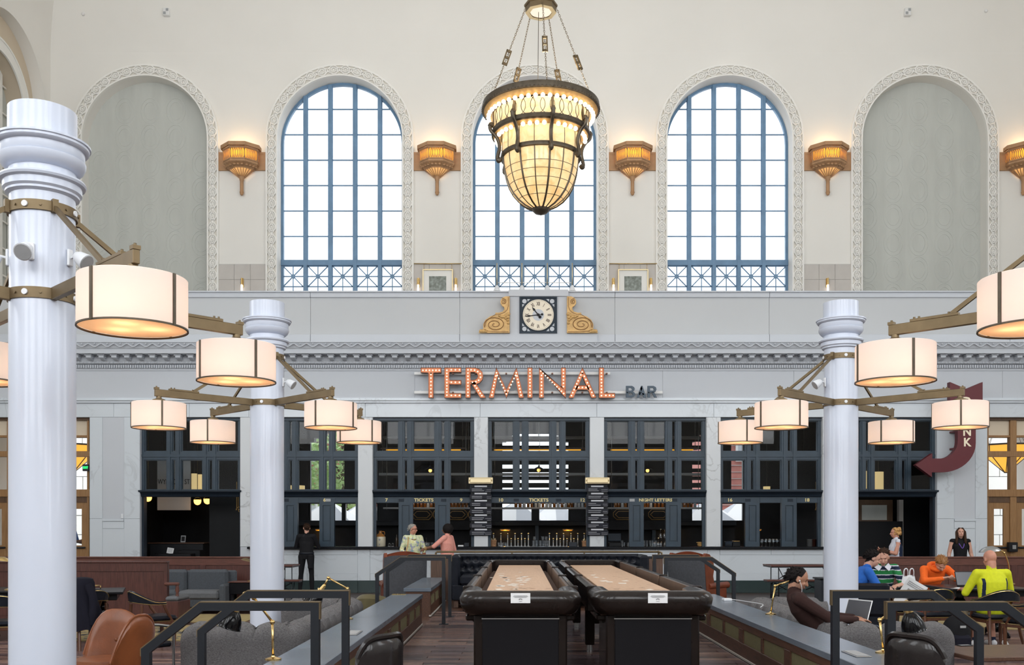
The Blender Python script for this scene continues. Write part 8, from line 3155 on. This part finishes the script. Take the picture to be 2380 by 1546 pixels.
# ------------------------------------------------------------------ what they hold and keep by them
def laptop(lab, x, y, z, rz, tilt, w, m):
    t = thing('laptop', lab, 'laptop', (x, y, z), rz)
    b = MB(); b.box(-w, w, -.115, .115, 0, .014, .004); obj('base', b, 'steel' if m else 'ink', t)
    b = MB(); b.box(-w + .02, w - .02, -.03, .09, .014, .0155); obj('keyboard', b, 'ink', t)
    R = Matrix.Translation((0, -.115, .014)) @ Matrix.Rotation(tilt, 4, 'X')
    b = MB(); b.T = R; b.box(-w, w, -.006, .004, 0, .225, .003); l = obj('lid', b, 'steel' if m else 'ink', t)
    b = MB(); b.T = R; b.box(-w + .01, w - .01, .004, .0048, .012, .213); obj('screen', b, 'screen_grey', l)


laptop('silver laptop open on the knees of the man with earphones', X(1968, 9.85), 9.85, .695, PI / 2 + .45, .33, .165, True)
laptop('black laptop open on the table before the man in yellow', X(2262, 14.6), 14.65, .75, PI + .15, .30, .17, False)
t = thing('newspaper', 'open newspaper held up beside the box armchair', 'newspaper', (X(2098, 14.0), 14.0, .52), -.15)
R = Matrix.Rotation(.55, 4, 'Y')
for k, (a, w) in enumerate(((-.25, .0), (.35, 0))):
    b = MB(); b.T = Matrix.Translation((.02 * k, .01 * k, 0)) @ R; b.grid(lambda u, v: (-.15 + .30 * u, .03 * math.sin(3 * u) + .02 * k + .01 * math.sin(4 * v), .40 * v), 8, 6); obj('sheet', b, 'paper', t)
b = MB(); b.T = R
f_ = lambda u: -.006 + .03 * math.sin(3 * u)
for j in range(3):
    for u0 in np.arange(.12, .86, .06): b.add([(-.15 + .3 * q, f_(q) - .004, z) for q, z in ((u0, .30 + j * .025), (u0 + .045, .30 + j * .025), (u0 + .045, .312 + j * .025), (u0, .312 + j * .025))], [(0, 1, 2, 3)])
us = np.linspace(.28, .78, 6)
for i in range(5): b.add([(-.15 + .3 * q, f_(q) - .004, z) for q, z in ((us[i], .12), (us[i + 1], .12), (us[i + 1], .26), (us[i], .26))], [(0, 1, 2, 3)])
obj('print', b, 'print_grey', t, kind='stuff')
t = thing('shopping_bag', 'white plastic shopping bag with red edged handles on a chair', 'bag', (X(2112, 14.9), 14.9, .75))
b = MB(); b.grid(lambda u, v: ((.11 - .03 * v + .012 * math.sin(9 * 2 * PI * u * .5)) * math.cos(2 * PI * u), (.07 - .03 * v) * math.sin(2 * PI * u), .16 * v + .012 * math.sin(6 * PI * u) * v), 28, 6, cu=True); obj('body', b, 'plastic_white', t)
for s_ in (-.045, .045):
    b = MB(); b.tube(smooth_path([(s_ - .03, 0, .14), (s_ - .025, 0, .24), (s_ + .005, 0, .27), (s_ + .03, 0, .24), (s_ + .03, 0, .14)], 4), .009, 6); hd = obj('handle', b, 'plastic_white', t)
    b = MB(); b.tube(smooth_path([(s_ - .018, -.004, .15), (s_ - .014, -.004, .225), (s_ + .005, -.004, .25), (s_ + .02, -.004, .225), (s_ + .02, -.004, .15)], 4), .005, 5); obj('red_edge', b, 'sign_red', hd)
t = thing('backpack', 'black backpack standing on the floor left of the man in yellow', 'backpack', (X(2222, 12.9), 12.9, 0), .15)
b = MB(); b.sphere((0, 0, .24), (.20, .14, .25), 22, 14); b.box(-.17, .17, -.10, .12, 0, .3, .06); obj('body', b, 'black_cloth', t)
b = MB(); b.box(-.14, .14, -.17, -.08, .05, .24, .05); pk = obj('pocket', b, 'coat_navy', t)
b = MB(); b.box(-.03, .05, -.145, -.135, .33, .36); obj('badge', b, 'plastic_grey', t)
b = MB(); b.tube(smooth_path([(-.04, -.02, .47), (-.03, -.02, .53), (.03, -.02, .53), (.04, -.02, .47)], 4), .012, 6); obj('handle', b, 'black_cloth', t)
t = thing('papers', 'loose white papers on the long black table', 'paper', (X(2230, 14.35), 14.35, .75), .3)
for k in range(3):
    b = MB(); b.T = Matrix.Rotation(.3 * k, 4, 'Z'); b.box(-.10 + .03 * k, .10 + .03 * k, -.07, .07, .002 * k, .002 * k + .0015); obj('sheet', b, 'paper', t)
# ------------------------------------------------------------------ tell look-alikes apart by their place in the row
ORD = 'first second third fourth fifth sixth seventh eighth ninth tenth eleventh twelfth thirteenth fourteenth fifteenth sixteenth seventeenth eighteenth nineteenth twentieth'.split()
rows = {}
for o in bpy.data.objects:
    if o.parent is None and 'label' in o and 'category' in o:
        rows.setdefault(o['label'], []).append(o)
for lab, os_ in rows.items():
    if 1 < len(os_) <= 20:
        os_.sort(key=lambda o: (round(o.location.x, 3), o.location.y))
        for i, o in enumerate(os_):
            o['label'] = lab.replace('one of six ', '') + ', ' + ORD[i] + ' from the left'
